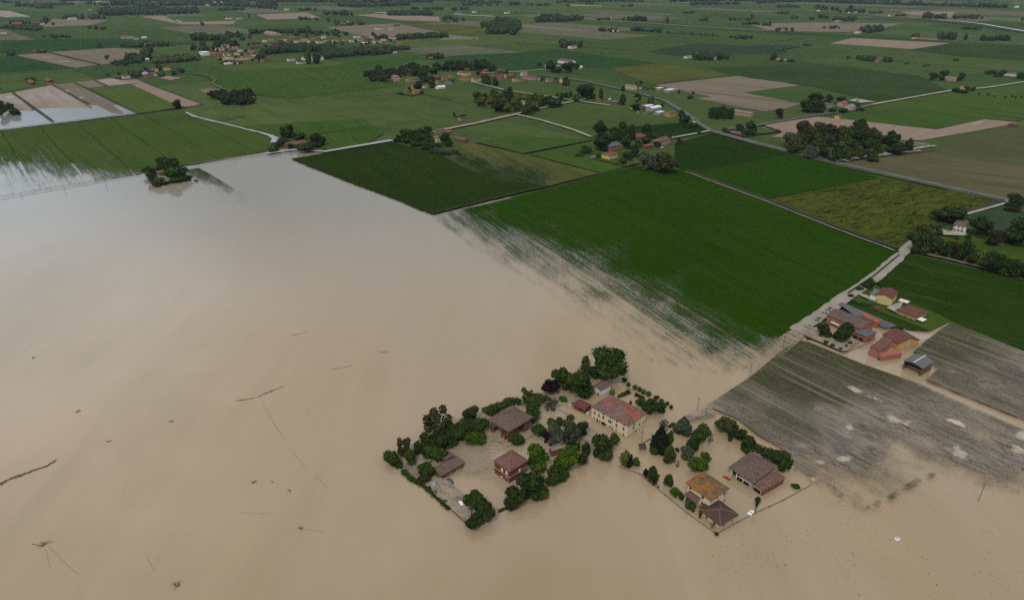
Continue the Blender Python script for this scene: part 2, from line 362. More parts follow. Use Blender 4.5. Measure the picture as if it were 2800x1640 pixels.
# --- far and middle fields, back to front
sheet('dark_field', 'b3', [(1290, 515), (1830, 425), (2700, 480), (2700, 530), (1730, 565)], FG['teal'])
sheet('dark_field', 'b3', [(-500, 545), (0, 525), (430, 490), (1440, 625), (1000, 672), (0, 692), (-900, 585)], FG['rich'])
sheet('bare_field', 'b3', [(60, 240), (850, 310), (600, 313), (100, 265)], FG['soilbrown'])
sheet('yellow_field', 'b3', [(570, 45), (890, 58), (890, 66), (580, 62)], FG['bright'])
sheet('bare_field', 'b2', [(0, 148), (490, 125), (640, 180), (110, 195)], FG['pink'])
sheet('bare_field', 'b2', [(960, 150), (1290, 138), (1800, 170), (1810, 215), (1440, 203)], FG['pink'])
sheet('bare_field', 'b2', [(690, 272), (1400, 230), (1820, 320), (1180, 378), (860, 312)], FG['soilbrown'])
sheet('bare_field', 'b2', [(1900, 345), (2185, 375), (2100, 392), (1800, 395)], FG['soilbrown'])
sheet('green_field', 'b2', [(1400, 240), (1900, 240), (2500, 290), (2300, 360), (1900, 335)], FG['golden'])
sheet('bare_field', 'b1', [(1390, 165), (1620, 162), (1740, 222), (2330, 207), (2280, 243), (1780, 243)], FG['pink'])
sheet('bare_field', 'b1', [(-200, 100), (90, 110), (300, 165), (60, 175), (-200, 130)], FG['soil'])
sheet('bare_field', 'b1', [(520, 190), (1070, 200), (900, 250), (420, 270)], FG['fallow'])
sheet('green_field', 'b1', [(-600, 420), (0, 402), (1100, 378), (1950, 430), (1500, 470), (1150, 475), (470, 515), (0, 530), (-600, 560)], FG['rich'])
sheet('bare_field', 'b1', [(470, 515), (1150, 475), (1430, 500), (1240, 600), (1030, 637), (985, 640)], FG['soilbrown'])
sheet('bare_field', 'b1', [(155, 548), (465, 522), (975, 640), (740, 672)], FG['fallow'])
sheet('green_field', 'b1', [(60, 615), (240, 600), (360, 640), (250, 655)], FG['golden'])
sheet('green_field', 'b1', [(-400, 600), (0, 570), (130, 550), (730, 675), (540, 690), (0, 720), (-400, 740)], FG['rich'])
sheet('bare_field', 'b4', [(610, 430), (830, 378), (1790, 430), (1450, 490)], FG['pink'])
sheet('bare_field', 'b4', [(-200, 235), (500, 225), (1330, 235), (1150, 275), (800, 320), (470, 315), (0, 302)], FG['fallow'])
sheet('bare_field', 'b4', [(1290, 118), (1850, 118), (1800, 170), (1420, 150)], FG['pink'])
sheet('green_field', 'b4', [(1400, 490), (1800, 430), (2600, 460), (2900, 480), (2900, 620), (1900, 560)], FG['moss'])
sheet('green_field', 'b4', [(-200, 460), (0, 440), (320, 460), (100, 500), (-200, 520)], FG['teal'])
sheet('green_field', 'a8', [(600, 370), (1500, 330), (2300, 240), (1850, 400), (2150, 460), (1300, 560), (900, 520), (760, 440)], FG['mid'])
sheet('bare_field', 'a8', [(630, 500), (720, 485), (830, 490), (870, 520), (760, 540)], FG['fallow'])
sheet('golden_field', 'b7', [(640, 60), (1080, 18), (1400, 60), (1790, 130), (1300, 190), (1000, 222), (660, 90)], FG['golden'])
sheet('bare_field', 'b7', [(1050, 225), (1890, 135), (2480, 233), (1930, 305), (2490, 415), (2330, 462), (2130, 490), (1830, 440), (1440, 362), (1600, 345), (1270, 285)], FG['fallow'])
sheet('green_field', 'b8', [(-600, 60), (300, 20), (1480, 135), (1780, 285), (1060, 390), (480, 250), (390, 235), (-200, 160)], FG['moss'])
sheet('green_field', 'b8', [(880, 500), (1060, 430), (1800, 300), (2700, 330), (2700, 560), (2400, 585), (2130, 562), (1660, 662), (830, 570)], FG['mid2'])
sheet('green_field', 'b8', [(480, 535), (830, 480), (1450, 460), (2100, 555), (1660, 664), (680, 560)], FG['mid'])
sheet('bare_field', 'b8', [(-60, 620), (480, 540), (680, 560), (1660, 668), (2130, 567), (2440, 594), (2350, 628), (1510, 775), (900, 765), (40, 742), (140, 697), (-60, 652)], FG['pink'])
sheet('puddle', 'b8', [(1990, 612), (2110, 580), (2125, 590), (2040, 620)], M_POND)
sheet('stubble_field', 'c5', [(1340, 268), (1640, 218), (1780, 195), (2520, 120), (2900, 90), (2900, 640), (2420, 508), (1900, 400)], FG['stub'])
sheet('stubble_field', 'c5', [(1780, 198), (1960, 150), (2440, 50), (2700, 30), (2900, 250), (2520, 290)], FG['stubgreen'])
# left
sheet('bare_field', 'b5', [(-200, 300), (0, 285), (118, 268), (330, 440), (200, 470), (0, 480), (-200, 480)], FG['soil'])
sheet('bare_field', 'b5', [(145, 266), (510, 196), (930, 415), (920, 450), (600, 470), (390, 450), (270, 380)], FG['soil'])
sheet('bare_field', 'b5', [(520, 192), (725, 170), (1340, 478), (1110, 485), (920, 445)], FG['soilbrown'])
sheet('bare_field', 'b5', [(738, 167), (925, 148), (1045, 206), (880, 226)], FG['fallow'])
sheet('bare_field', 'b5', [(932, 148), (1100, 128), (1195, 150), (1290, 182), (1055, 205)], FG['soil'])
sheet('bare_field', 'b5', [(1200, 150), (1335, 138), (1415, 170), (1290, 186)], FG['pink'])
sheet('green_field', 'b5', [(1080, 207), (1285, 187), (1900, 410), (1620, 440), (1370, 475), (890, 230)], FG['left2'])
sheet('bare_field', 'b5', [(1300, 190), (1415, 172), (1985, 385), (1870, 412), (1760, 402)], FG['pink'])
sheet('bare_field', 'b5', [(1560, 125), (1640, 105), (1800, 125), (1680, 148)], FG['pink'])
sheet('flood_water', 'b5', [(-500, 700), (0, 642), (1365, 478), (1190, 402), (1110, 395), (1225, 475), (1190, 484), (1100, 470), (960, 398), (890, 397), (915, 430), (720, 420), (380, 430), (330, 450), (200, 452), (150, 468), (0, 470), (-500, 500)], M_POND, jag=.8, seed=5)
for q in ([(40, 318), (100, 302), (160, 318), (90, 330)], [(640, 250), (665, 245), (690, 258), (655, 260)], [(770, 315), (810, 312), (828, 326), (790, 330)], [(940, 306), (970, 304), (985, 314), (950, 315)]):
    sheet('puddle', 'b5', q, M_POND, jag=.5)
for q in ([(385, 574), (450, 566), (545, 570), (460, 578)], [(540, 620), (650, 606), (722, 610), (640, 620)], [(150, 150), (200, 148), (300, 170), (230, 172)]):
    sheet('puddle', 'b1', q, M_POND)
soft_sheet('crop_field', 'd', [(-500, 372), (0, 324), (340, 285), (452, 276), (500, 292), (600, 318), (668, 344), (672, 356), (655, 374), (345, 428), (0, 486), (-500, 560)],
    [(-300, 480, 1), (-100, 440, 1), (0, 480, 1), (0, 440, .98), (50, 460, .97), (150, 455, .95), (100, 435, .85), (200, 445, .85), (0, 418, .8), (60, 415, .6), (120, 415, .5), (180, 425, .55), (250, 436, .6), (300, 432, .45), (345, 425, .25),
     (0, 398, .4), (0, 375, .12), (60, 390, .22), (150, 395, .2), (230, 405, .2), (300, 410, .15), (-150, 400, .4), (-150, 350, 0), (50, 355, 0), (200, 370, 0), (150, 330, 0), (300, 300, 0), (340, 395, 0), (500, 395, 0), (450, 320, 0), (600, 350, 0), (640, 372, .05), (560, 330, 0)], FG['left'], cell=10)
sheet('green_field', 'b6', [(1300, 100), (2500, 20), (2700, 170), (2520, 275), (2160, 335), (2060, 300), (1640, 215), (1480, 165)], FG['mid'])
sheet('dark_field', 'c4', [(40, 183), (800, 57), (1000, 105), (1240, 155), (1310, 80), (1420, 66), (2350, 292), (1985, 388), (1105, 600), (960, 545), (860, 500), (430, 340)], FG['dark'], jag=.7, seed=9)
soft_sheet('ripening_crop', 'c4', [(1180, 165), (1240, 150), (1310, 75), (1420, 67), (2352, 292), (1985, 387), (1500, 330)],
    [(1240, 152, .3), (1400, 70, 0), (1400, 130, .2), (1600, 150, .2), (1600, 200, .35), (1800, 190, .25), (2000, 230, .3), (2340, 292, 0), (2200, 330, .2), (2030, 372, .1), (1900, 360, .7), (1800, 320, .8), (1650, 280, .8), (1450, 220, .75), (1300, 180, .7), (1500, 320, 1), (1200, 170, .8)], FG['gold'], cell=14)
sheet('green_field', 'c4', [(1420, 58), (1700, 10), (2310, 42), (1800, 142)], FG['mid'])
sheet('green_field', 'c4', [(1830, 150), (2310, 46), (2520, 110), (2520, 250), (2360, 288)], FG['mid'])
sheet('deep_field', 'c5', [(-150, 60), (330, 20), (480, 20), (552, 78), (340, 112), (330, 20)][:5], FG['deep'])
sheet('deep_field', 'c5', [(330, 150), (560, 84), (690, 125), (1060, 205), (880, 250), (480, 322), (340, 296)], FG['deep'])
sheet('leafy_field', 'c5', [(350, 298), (480, 322), (880, 250), (1060, 207), (1612, 362), (925, 497)], FG['leaf'])
sheet('lodged_crop_field', 'c5', [(928, 499), (1614, 363), (1900, 415), (2405, 517), (2140, 595), (1830, 765), (1735, 820), (1500, 730)], FG['lodged'])
sheet('bluish_field', 'a5', [(1060, 412), (1560, 308), (1900, 400), (1900, 640), (1450, 610), (1050, 430)], FG['teal'])
sheet('garden_lawn', 'a5', [(760, 700), (1090, 660), (1900, 760), (1900, 1050), (1400, 870), (900, 800)], FG['lawn'])
sheet('meadow', 'd', [(2150, 694), (2238, 628), (2520, 694), (2800, 765), (2800, 960), (2520, 866), (2336, 796), (2280, 790), (2210, 745)], FG['meadow'])
sheet('garden_lawn', 'a4', [(500, 490), (600, 400), (790, 250), (1000, 330), (1240, 420), (1600, 545), (1880, 680), (1630, 805), (1000, 570), (640, 440)], FG['lawn'])
sheet('garden_lawn', 'a4', [(505, 480), (640, 448), (1625, 810), (1200, 770), (1000, 660)], FG['meadow'])
# the big green field whose lower edge is drowned
soft_sheet('crop_field', 'd', [(1070, 540), (1110, 524), (1200, 505), (1530, 421), (1562, 412), (1684, 422), (2215, 617), (2195, 637), (2085, 720), (1985, 790), (1930, 826), (1895, 862), (1845, 905), (1780, 925), (1600, 890), (1420, 780), (1300, 690), (1150, 600)],
    [(1075, 540, .82), (1105, 545, .66), (1130, 540, .45), (1180, 570, .6), (1150, 590, .84), (1220, 615, .78), (1300, 670, .84), (1270, 610, .6), (1350, 650, .65), (1400, 700, .75), (1360, 720, .88), (1440, 760, .8), (1480, 720, .5), (1420, 640, .45), (1470, 690, .62), (1520, 770, .85), (1480, 810, .9), (1560, 720, .5), (1600, 770, .6), (1580, 820, .85), (1560, 870, .92), (1680, 800, .5), (1700, 850, .7), (1640, 880, .86), (1760, 850, .4), (1780, 880, .75), (1720, 905, .9), (1840, 870, .6), (1850, 895, .95), (1890, 850, .5), (1900, 865, .9),
     (1200, 530, .3), (1180, 510, .1), (1250, 530, .12), (1330, 560, .2), (1420, 600, .22), (1520, 660, .25), (1600, 710, .25), (1700, 770, .25), (1780, 815, .25), (1840, 835, .22), (1900, 815, .12), (1960, 790, .05), (1300, 520, 0), (1450, 570, 0), (1600, 650, 0), (1750, 720, 0), (1850, 780, 0), (2000, 760, 0), (1550, 430, 0), (1700, 500, 0), (1900, 600, 0), (2100, 640, 0), (1400, 480, 0), (2200, 625, 0), (1650, 560, 0), (1530, 421, 0)], FG['big'], cell=7, power=3.5)

AFS = two('b6', (880, 540), (1320, 820))
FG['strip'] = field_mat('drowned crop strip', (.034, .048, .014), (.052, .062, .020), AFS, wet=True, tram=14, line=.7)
soft_sheet('crop_field', 'b6', [(745, 530), (880, 514), (960, 556), (1160, 676), (1340, 790), (1500, 880), (1400, 890), (1200, 790), (1000, 690), (850, 630)],
    [(760, 532, .3), (880, 518, .1), (950, 560, .1), (900, 580, .25), (840, 590, .6), (1000, 640, .5), (1080, 640, .35), (1160, 690, .5), (1100, 720, .75), (1300, 790, .75), (1250, 800, .9), (1460, 870, 1), (1200, 790, .97), (1000, 690, .95), (850, 630, .95)], FG['strip'], cell=5)
# flattened grass and silt fields at the lower right
def silt_field_mat():
    t = NT('silted grass'); p = t.pos(); q = t.mapping(p, -AF12); qs = t.mapping(q, 0, (.16, 1, 1)); qm = t.mapping(q, 0, (.4, 1, 1))
    wv = t.attr('wet'); gv = t.attr('green')
    n_s = t.noise(qs, .10, 4, .65); n_m = t.noise(qm, .45, 4, .7); n_f = t.noise(p, 1.6, 2, .7); n_l = t.noise(qs, .03, 3)
    mud = t.mix(t.step(n_m, .35, .65), (.130, .108, .083), (.225, .190, .148))
    mud = t.mix(t.math('MULTIPLY', t.step(t.noise(qm, .06, 4, .7), .52, .62), .7), mud, (.090, .074, .068))
    grass = t.mix(t.step(n_m, .35, .65), (.022, .028, .007), (.054, .053, .019))
    g = t.step(t.math('ADD', gv, t.math('MULTIPLY', t.math('SUBTRACT', t.math('ADD', t.math('MULTIPLY', n_s, .5), t.math('MULTIPLY', n_m, .5)), .5), 2.2)), .08, .85)
    n_r = t.noise(t.mapping(q, 0, (.016, 1, 1)), .34, 3, .65)                # long pale wheel and row lines
    c = t.mix(g, mud, grass)
    c = t.mix(t.math('MULTIPLY', t.step(n_r, .54, .68), .5), c, (.25, .215, .165)); c = t.mix(t.math('MULTIPLY', t.step(n_r, .46, .34), .35), c, (.045, .046, .026))
    c = t.mix(t.math('MULTIPLY', t.step(n_f, .52, .7), .45), c, (.22, .19, .15)); c = t.mix(t.math('MULTIPLY', t.step(n_f, .46, .32), .35), c, (.04, .038, .025))
    dry = t.math('MULTIPLY', t.step(t.noise(t.mapping(q, 0, (.5, 1, 1), (40, 12, 0)), .045, 5, .7), .665, .69), t.math('MULTIPLY', t.step(gv, .3, .2), t.step(wv, .95, .8)))
    c = t.mix(dry, c, (.44, .37, .27))
    b1 = t.step(n_s, .34, .66); b2 = t.step(n_m, .32, .68); b3 = t.step(t.noise(t.mapping(q, 0, (.6, 1, 1)), 1.9, 2, .7), .34, .66)
    nn = t.math('ADD', t.math('MULTIPLY', b1, .28), t.math('ADD', t.math('MULTIPLY', b2, .30), t.math('MULTIPLY', b3, .42)))
    vis = t.math('MULTIPLY', t.math('MULTIPLY', t.step(t.math('SUBTRACT', nn, t.math('MULTIPLY', wv, .88)), -.26, .22), t.step(wv, 1.0, .9)), t.math('SUBTRACT', 1.0, t.math('MULTIPLY', t.step(wv, .2, 1.0), .4)))
    vis = t.math('MAXIMUM', vis, dry)
    return t.done(t.mixsh(vis, t.transp(), t.bsdf(c, .9, .05)))
M_SILT = silt_field_mat()
def silt(pts, wet, green, cell=6):
    o = soft_sheet('silted_field', 'c1', pts, green, M_SILT, cell=cell)
    me = o.data; a = me.attributes['wet']; g = np.empty(len(a.data), np.float32); a.data.foreach_get('value', g)
    b = me.attributes.new('green', 'FLOAT', 'POINT'); b.data.foreach_set('value', g)
    co = np.empty(len(me.vertices) * 3); me.vertices.foreach_get('co', co); co = co.reshape(-1, 3)
    zc = co[:, 1] * CP + CAM_H * SP; X = co[:, 0] / zc * FOC + 1400; Y = 820 - (co[:, 1] * SP - CAM_H * CP) / zc * FOC
    num = np.zeros(len(X)); den = np.zeros(len(X))
    for (x, y, v) in wet:
        nx, ny = nat('c1', x, y); d2 = ((X - nx) ** 2 + (Y - ny) ** 2 + 9.0) ** 1.6; num += v / d2; den += 1 / d2
    a.data.foreach_set('value', (num / den).astype(np.float32))
GREEN = [(700, 230, .9), (850, 180, .85), (1000, 250, .95), (1200, 320, .8), (600, 430, .8), (500, 380, .8), (700, 500, .75), (900, 560, .75), (1100, 600, .7), (350, 560, .55), (250, 620, .4), (120, 670, .1), (500, 640, .4), (650, 720, .55), (800, 800, .55), (700, 850, .5), (850, 900, .45), (450, 720, .45),
         (1150, 450, .7), (1350, 420, .75), (1500, 480, .65), (1650, 530, .5), (1000, 700, .15), (1200, 730, .15), (1050, 900, .05), (1250, 980, 0), (1000, 1000, .15), (800, 1000, .1), (1400, 620, .4), (1500, 700, .1), (1800, 620, .3), (2000, 750, .2), (1600, 860, .05), (2000, 1000, 0), (2300, 900, .05), (2400, 1050, 0), (1400, 1100, .1), (1200, 1250, .15), (1700, 1200, .2), (2200, 1200, .1),
         (1800, 150, .75), (1900, 250, .7), (2100, 200, .7), (2300, 200, .5), (2100, 400, .4), (1900, 450, .45), (2300, 450, .25), (2500, 330, .25), (2200, 600, .3), (2500, 700, .25)]
WET = [(90, 655, .3), (400, 440, .05), (780, 160, .05), (1000, 250, .05), (1280, 335, .05), (600, 400, 0), (900, 500, 0), (600, 560, .2), (300, 620, .25), (700, 700, .15), (500, 760, .3), (850, 800, .1), (1100, 850, .02), (1250, 950, 0), (1100, 1000, .1), (800, 980, .2), (700, 950, .3), (780, 1090, .6), (900, 1130, .55), (1100, 1150, .5), (1250, 1080, .3), (1350, 1010, .35), (1200, 650, .15), (1500, 560, .2), (1500, 700, .2), (1600, 780, .3), (1700, 620, .3), (1900, 700, .4), (2100, 760, .45), (2300, 820, .5), (2500, 900, .4), (1500, 900, .55), (1600, 1000, .75), (1400, 1150, .75), (1200, 1300, .8), (1050, 1280, .85), (1400, 1300, .85), (1600, 1180, .85), (1800, 1000, .55), (1950, 960, .3), (2050, 1040, .2), (2150, 1080, .35), (1800, 1150, .9), (2000, 1180, .9), (2250, 1150, .5), (2350, 1210, .6), (2500, 1250, .8), (2300, 1050, .5), (2480, 1050, .2), (2450, 950, .25), (2200, 950, .6), (2100, 1250, .97), (1900, 1250, 1), (2300, 1350, .97), (1500, 1420, .95), (1850, 850, .5), (2600, 1350, 1), (1650, 1280, 1), (950, 1200, .8)]
silt([(88, 655), (430, 430), (690, 210), (790, 155), (860, 165), (1290, 340), (1720, 490), (2520, 845), (2800, 960), (2800, 1330), (2480, 1330), (2100, 1250), (1850, 1200), (1560, 1330), (1300, 1460), (1000, 1400), (900, 1220), (760, 1120), (740, 1030), (480, 880), (330, 760)], WET, GREEN)
silt([(1670, 240), (1840, 100), (1960, 14), (2520, 240), (2800, 350), (2800, 880), (2520, 765), (1760, 462), (1860, 372)],
     [(1700, 230, .2), (1800, 130, .05), (1960, 30, 0), (2200, 150, .05), (2520, 260, .1), (1900, 250, .05), (2100, 300, .15), (2300, 350, .2), (2500, 400, .35), (1850, 330, .35), (1800, 460, .5), (2000, 450, .2), (2200, 550, .3), (2400, 650, .3), (2300, 480, .4), (2520, 560, .4), (1900, 520, .55), (2100, 600, .55), (2300, 680, .5), (2520, 770, .5)], GREEN)
# mud and silt of the flooded yards
M_MUD = field_mat('wet yard silt', (.200, .160, .112), (.290, .238, .172), GB, stretch=.6, scale=.2, c3=(.150, .122, .095), fine=.4, wet=True)
def swirl_mat():
    t = NT('silt swirls'); p = t.pos()
    w = t.node('ShaderNodeTexWave', 0, _wave_type='RINGS', _rings_direction='SPHERICAL', Vector=t.mapping(p, 0, (1, 1, 1), tuple(-v for v in G('a1', 740, 1000))), Scale=.09, Distortion=34, Detail=5, **{'Detail Scale': .6})
    n = t.noise(p, .7, 4, .7); wv = t.attr('wet')
    c = t.mix(t.step(w, .3, .8), (.29, .228, .150), (.245, .195, .135)); c = t.mix(t.step(n, .5, .7), c, (.25, .20, .14))
    vis = t.math('MULTIPLY', t.step(t.math('SUBTRACT', t.math('ADD', t.math('MULTIPLY', n, .6), t.math('MULTIPLY', w, .4)), wv), -.15, .2), .55)
    return t.done(t.mixsh(vis, t.transp(), t.bsdf(c, .45, .4)))
soft_sheet('yard_silt', 'a1', [(540, 830), (640, 770), (860, 730), (1000, 790), (1000, 1050), (900, 1100), (620, 1100), (540, 1040), (520, 900)],
    [(560, 830, .2), (700, 780, .1), (850, 740, .1), (950, 800, .6), (960, 900, .8), (920, 1080, 1), (760, 1100, .8), (600, 1100, .9), (560, 1000, .6), (740, 980, .2), (700, 880, .15), (850, 950, .3), (850, 1060, .6)], swirl_mat(), cell=2)
soft_sheet('yard_silt', 'a1', [(400, 1100), (480, 1060), (560, 1090), (640, 1170), (720, 1240), (720, 1400), (680, 1400), (560, 1290), (430, 1180)],
    [(420, 1110, .2), (520, 1080, .4), (600, 1130, .7), (700, 1220, .7), (560, 1180, .1), (620, 1260, .1), (690, 1380, .2), (500, 1240, .2), (450, 1180, .3)], M_MUD, cell=2)
soft_sheet('yard_silt', 'a1', [(190, 970), (350, 850), (420, 930), (300, 1040), (230, 1020)], [(200, 970, .5), (350, 860, .3), (300, 950, .3), (300, 1030, .5), (400, 930, .4)], M_MUD, cell=2)
soft_sheet('yard_silt', 'a3', [(720, 180), (880, 100), (1010, 60), (1080, 130), (1060, 160), (900, 230), (800, 220)], [(730, 180, .5), (850, 140, .05), (950, 110, .3), (1050, 120, .4), (900, 220, .7), (1000, 180, .6)], M_MUD, cell=2)
soft_sheet('yard_silt', 'e2', [(1230, 480), (1300, 560), (1420, 660), (1360, 1000), (1250, 1000), (1100, 880), (1040, 800)], [(1240, 490, .5), (1350, 640, .3), (1300, 800, .2), (1150, 850, .3), (1300, 980, .5), (1060, 810, .5)], M_MUD, cell=2)
soft_sheet('yard_silt', 'a4', [(60, 840), (110, 760), (300, 760), (420, 880), (760, 930), (600, 1050), (540, 1050), (130, 880)], [(80, 830, .1), (200, 800, 0), (400, 900, .1), (560, 1030, .2), (700, 940, .3)], M_MUD, cell=2)
M_SANDY = field_mat('dry silt crust', (.34, .285, .205), (.43, .36, .265), AF12, fine=.3, wet=True)
def patch(pts, c='c1', core=.12):
    cx = sum(p[0] for p in pts) / len(pts); cy = sum(p[1] for p in pts) / len(pts)
    big = [(cx + (x - cx) * 1.35, cy + (y - cy) * 1.35) for x, y in pts]
    soft_sheet('dry_silt_patch', c, big, [(cx, cy, core)] + [(cx + (x - cx) * .5, cy + (y - cy) * .5, .3) for x, y in pts] + [(x, y, .68) for x, y in pts] + [(x, y, 1.05) for x, y in big], M_SANDY, cell=1.6, power=3.5)
for q in ([(1960, 1010), (1990, 950), (2040, 1000), (2090, 1050), (2060, 1080), (2010, 1060)], [(1140, 810), (1180, 800), (1215, 825), (1200, 855), (1160, 845)], [(1430, 710), (1480, 730), (1560, 760), (1690, 795), (1650, 825), (1560, 800), (1450, 765)], [(2430, 870), (2500, 840), (2600, 880), (2600, 950), (2520, 940)],
          [(2400, 940), (2450, 960), (2530, 1020), (2600, 1060), (2480, 1040), (2410, 985)], [(870, 1215), (920, 1215), (935, 1240), (890, 1245)], [(1130, 495), (1180, 505), (1300, 565), (1250, 572)], [(1290, 570), (1360, 590), (1460, 640), (1380, 625)], [(1070, 1060), (1130, 1045), (1210, 1065), (1130, 1100)], [(900, 1085), (980, 1080), (1000, 1105), (930, 1112)]): patch(q)
silt([(1290, 1440), (1440, 1365), (1580, 1280), (1720, 1200), (1820, 1165), (1860, 1195), (1740, 1250), (1600, 1330), (1460, 1410), (1340, 1475)], [(1310, 1450, .55), (1400, 1410, .4), (1500, 1350, .5), (1600, 1290, .4), (1700, 1240, .55), (1830, 1190, .45), (1290, 1440, 1.05), (1440, 1365, 1.05), (1580, 1280, 1.05), (1720, 1200, 1.05), (1860, 1195, 1), (1740, 1250, 1.05), (1600, 1330, 1.05), (1460, 1410, 1.05), (1340, 1475, 1.05)], [(1300, 1450, .5), (1600, 1290, .45), (1830, 1190, .4)], cell=1.6)
silt([(740, 1130), (870, 1170), (980, 1235), (1100, 1300), (1140, 1350), (1110, 1365), (1060, 1325), (950, 1270), (860, 1210), (750, 1160)], [(760, 1145, .5), (870, 1190, .45), (960, 1250, .4), (1080, 1310, .5), (1120, 1350, .5), (740, 1130, 1), (870, 1168, 1.05), (980, 1235, 1.05), (1100, 1298, 1.05), (1060, 1328, 1.05), (950, 1272, 1.05), (860, 1212, 1.05), (750, 1162, 1)], [(800, 1160, .2), (1000, 1280, .3)], cell=1.6)
M_SUNK = field_mat('drowned road silt', (.255, .200, .130), (.300, .240, .165), GB, stretch=.3, fine=.2, wet=True)
soft_sheet('drowned_road', 'd', [(1938, 822), (1985, 800), (1992, 812), (1970, 842), (1900, 905), (1800, 960), (1770, 950), (1850, 880)], [(1975, 810, .3), (1955, 830, .35), (1930, 850, .5), (1900, 875, .7), (1880, 870, .75), (1860, 905, .8), (1800, 950, 1.05), (1770, 950, 1.05), (1850, 880, .9), (1900, 905, .85)], M_SUNK, cell=3)

# --- roads, tracks and ditches
M_ASPH = road_mat('worn asphalt', (.075, .075, .076), (.115, .115, .115)); M_WETROAD = road_mat('wet road', (.26, .26, .27), (.34, .33, .33), .3)
M_TRACK = road_mat('pale gravel track', (.24, .215, .165), (.32, .29, .23)); M_EARTH = road_mat('brown earth track', (.16, .115, .085), (.23, .18, .14)); M_MUDROAD = road_mat('silt covered road', (.205, .178, .138), (.285, .25, .198))
M_DITCH = road_mat('overgrown ditch', (.014, .022, .008), (.028, .036, .013)); M_VERGE = road_mat('grass verge', (.045, .055, .018), (.070, .075, .028)); M_HIGH = road_mat('far highway', (.30, .30, .30), (.36, .36, .35))
ribbon('road', 'd', [(655, 381), (720, 372), (800, 376), (965, 348)], [6, 6, 7, 9], M_WETROAD)
ribbon('road_edge', 'd', [(0, 488), (200, 454), (345, 429)], 2.2, M_EARTH, jag=.5); ribbon('road_edge', 'd', [(468, 407), (655, 379)], 2.0, M_EARTH, jag=.4)
ribbon('road', 'd', [(1070, 326), (1180, 304), (1270, 283)], 9, M_EARTH); ribbon('road', 'd', [(1085, 324), (1270, 285)], 3, M_TRACK); ribbon('road', 'd', [(1270, 283), (1385, 257), (1440, 246)], 5, M_TRACK)
ribbon('canal', 'b5', [(1830, 470), (1920, 510), (2080, 555), (2180, 575), (2360, 620), (2520, 662)], 3.5, M_WETROAD); ribbon('road', 'b6', [(800, 0), (1040, 55), (1300, 120), (1480, 165), (1580, 195), (1640, 225), (1620, 265)], [3, 3, 3.5, 4, 6, 10, 10], M_WETROAD)
ribbon('track', 'd', [(1270, 284), (1330, 298), (1410, 322), (1455, 340)], 5, M_TRACK)
ribbon('asphalt_road', 'd', [(1330, 186), (1440, 202), (1500, 216), (1570, 231), (1640, 252), (1700, 290), (1722, 308), (1746, 322), (1830, 346), (2050, 402), (2280, 452), (2484, 497)], [7, 7, 7, 7, 8, 8, 8, 8, 8, 8, 8, 8], M_ASPH)
ribbon('grass_verge', 'd', [(1750, 327), (1830, 350), (2050, 407), (2280, 457), (2470, 500)], 5, M_VERGE, jag=.6)
ribbon('track', 'a5', [(1600, 245), (1380, 310), (1060, 400), (900, 440)], 6, M_TRACK); ribbon('ditch', 'a5', [(1540, 240), (1300, 310), (1050, 375)], 6, M_DITCH)
ribbon('track', 'a5', [(430, 740), (330, 830), (300, 870)], [6, 7, 7], M_MUDROAD)
ribbon('road', 'd', [(2236, 618), (2210, 637), (2150, 690), (2080, 736), (1990, 800), (1955, 820)], [6, 6, 6.5, 7.5, 8.5, 9], M_MUDROAD, jag=.5)
ribbon('grass_verge', 'd', [(2212, 632), (2150, 684), (2085, 728)], 1.5, M_DITCH); ribbon('track', 'a5', [(430, 860), (520, 880), (800, 940), (1200, 1040), (1789, 1210)], 3, M_EARTH)
ribbon('track', 'a5', [(780, 600), (830, 640), (960, 640), (1080, 650)], [5, 12, 12, 6], M_TRACK)
ribbon('track', 'd', [(1746, 325), (1700, 334), (1650, 343)], 5, M_TRACK)
ribbon('road', 'd', [(2520, 204), (2430, 218), (2337, 226), (2240, 243), (2147, 260)], 6, M_TRACK); ribbon('road', 'd', [(2147, 260), (2090, 276), (2010, 286), (1890, 306), (1760, 330)], 6, M_ASPH)
ribbon('road', 'd', [(1165, 205), (1238, 223), (1358, 241), (1413, 250), (1500, 262)], 5, M_TRACK)
ribbon('railway', 'b4', [(-2500, 120), (-1000, 232), (-300, 290), (0, 315), (700, 352), (1350, 387), (1850, 422), (2520, 452), (3000, 470)], 14, M_DITCH)
ribbon('highway', 'b4', [(1690, 205), (1900, 218), (2130, 245), (2300, 275), (2520, 312), (2800, 350)], 22, M_HIGH); ribbon('highway_bank', 'b4', [(1000, 165), (1500, 195), (2000, 250), (2520, 325)], 26, M_DITCH)
ribbon('earth_bank', 'b3', [(-300, 150), (30, 163), (500, 185), (700, 192), (1100, 222), (1500, 245), (2000, 280), (2520, 312)], 20, M_EARTH)
ribbon('path', 'b5', [(1830, 80), (1980, 92), (2080, 112), (2122, 150), (2090, 180), (2140, 215), (2280, 262)], 6, M_VERGE)
ribbon('road', 'b3', [(-300, 730), (60, 715), (330, 692)], 5, M_TRACK); ribbon('greenhouse_sheet', 'b2', [(1960, 150), (2340, 168)], 30, M_HIGH); ribbon('greenhouse_sheet', 'b2', [(1180, 130), (1300, 133)], 40, M_HIGH)
ribbon('track', 'b1', [(1730, 205), (1790, 225), (1900, 222)], 9, M_HIGH)
ribbon('track', 'b8', [(750, 990), (1000, 945), (1300, 905), (1500, 885)], 4, M_TRACK)
sheet('yard', 'b8', [(790, 390), (870, 372), (1050, 402), (900, 415)], M_TRACK); ribbon('field_margin', 'd', [(1890, 305), (2010, 284)], 4, M_VERGE)
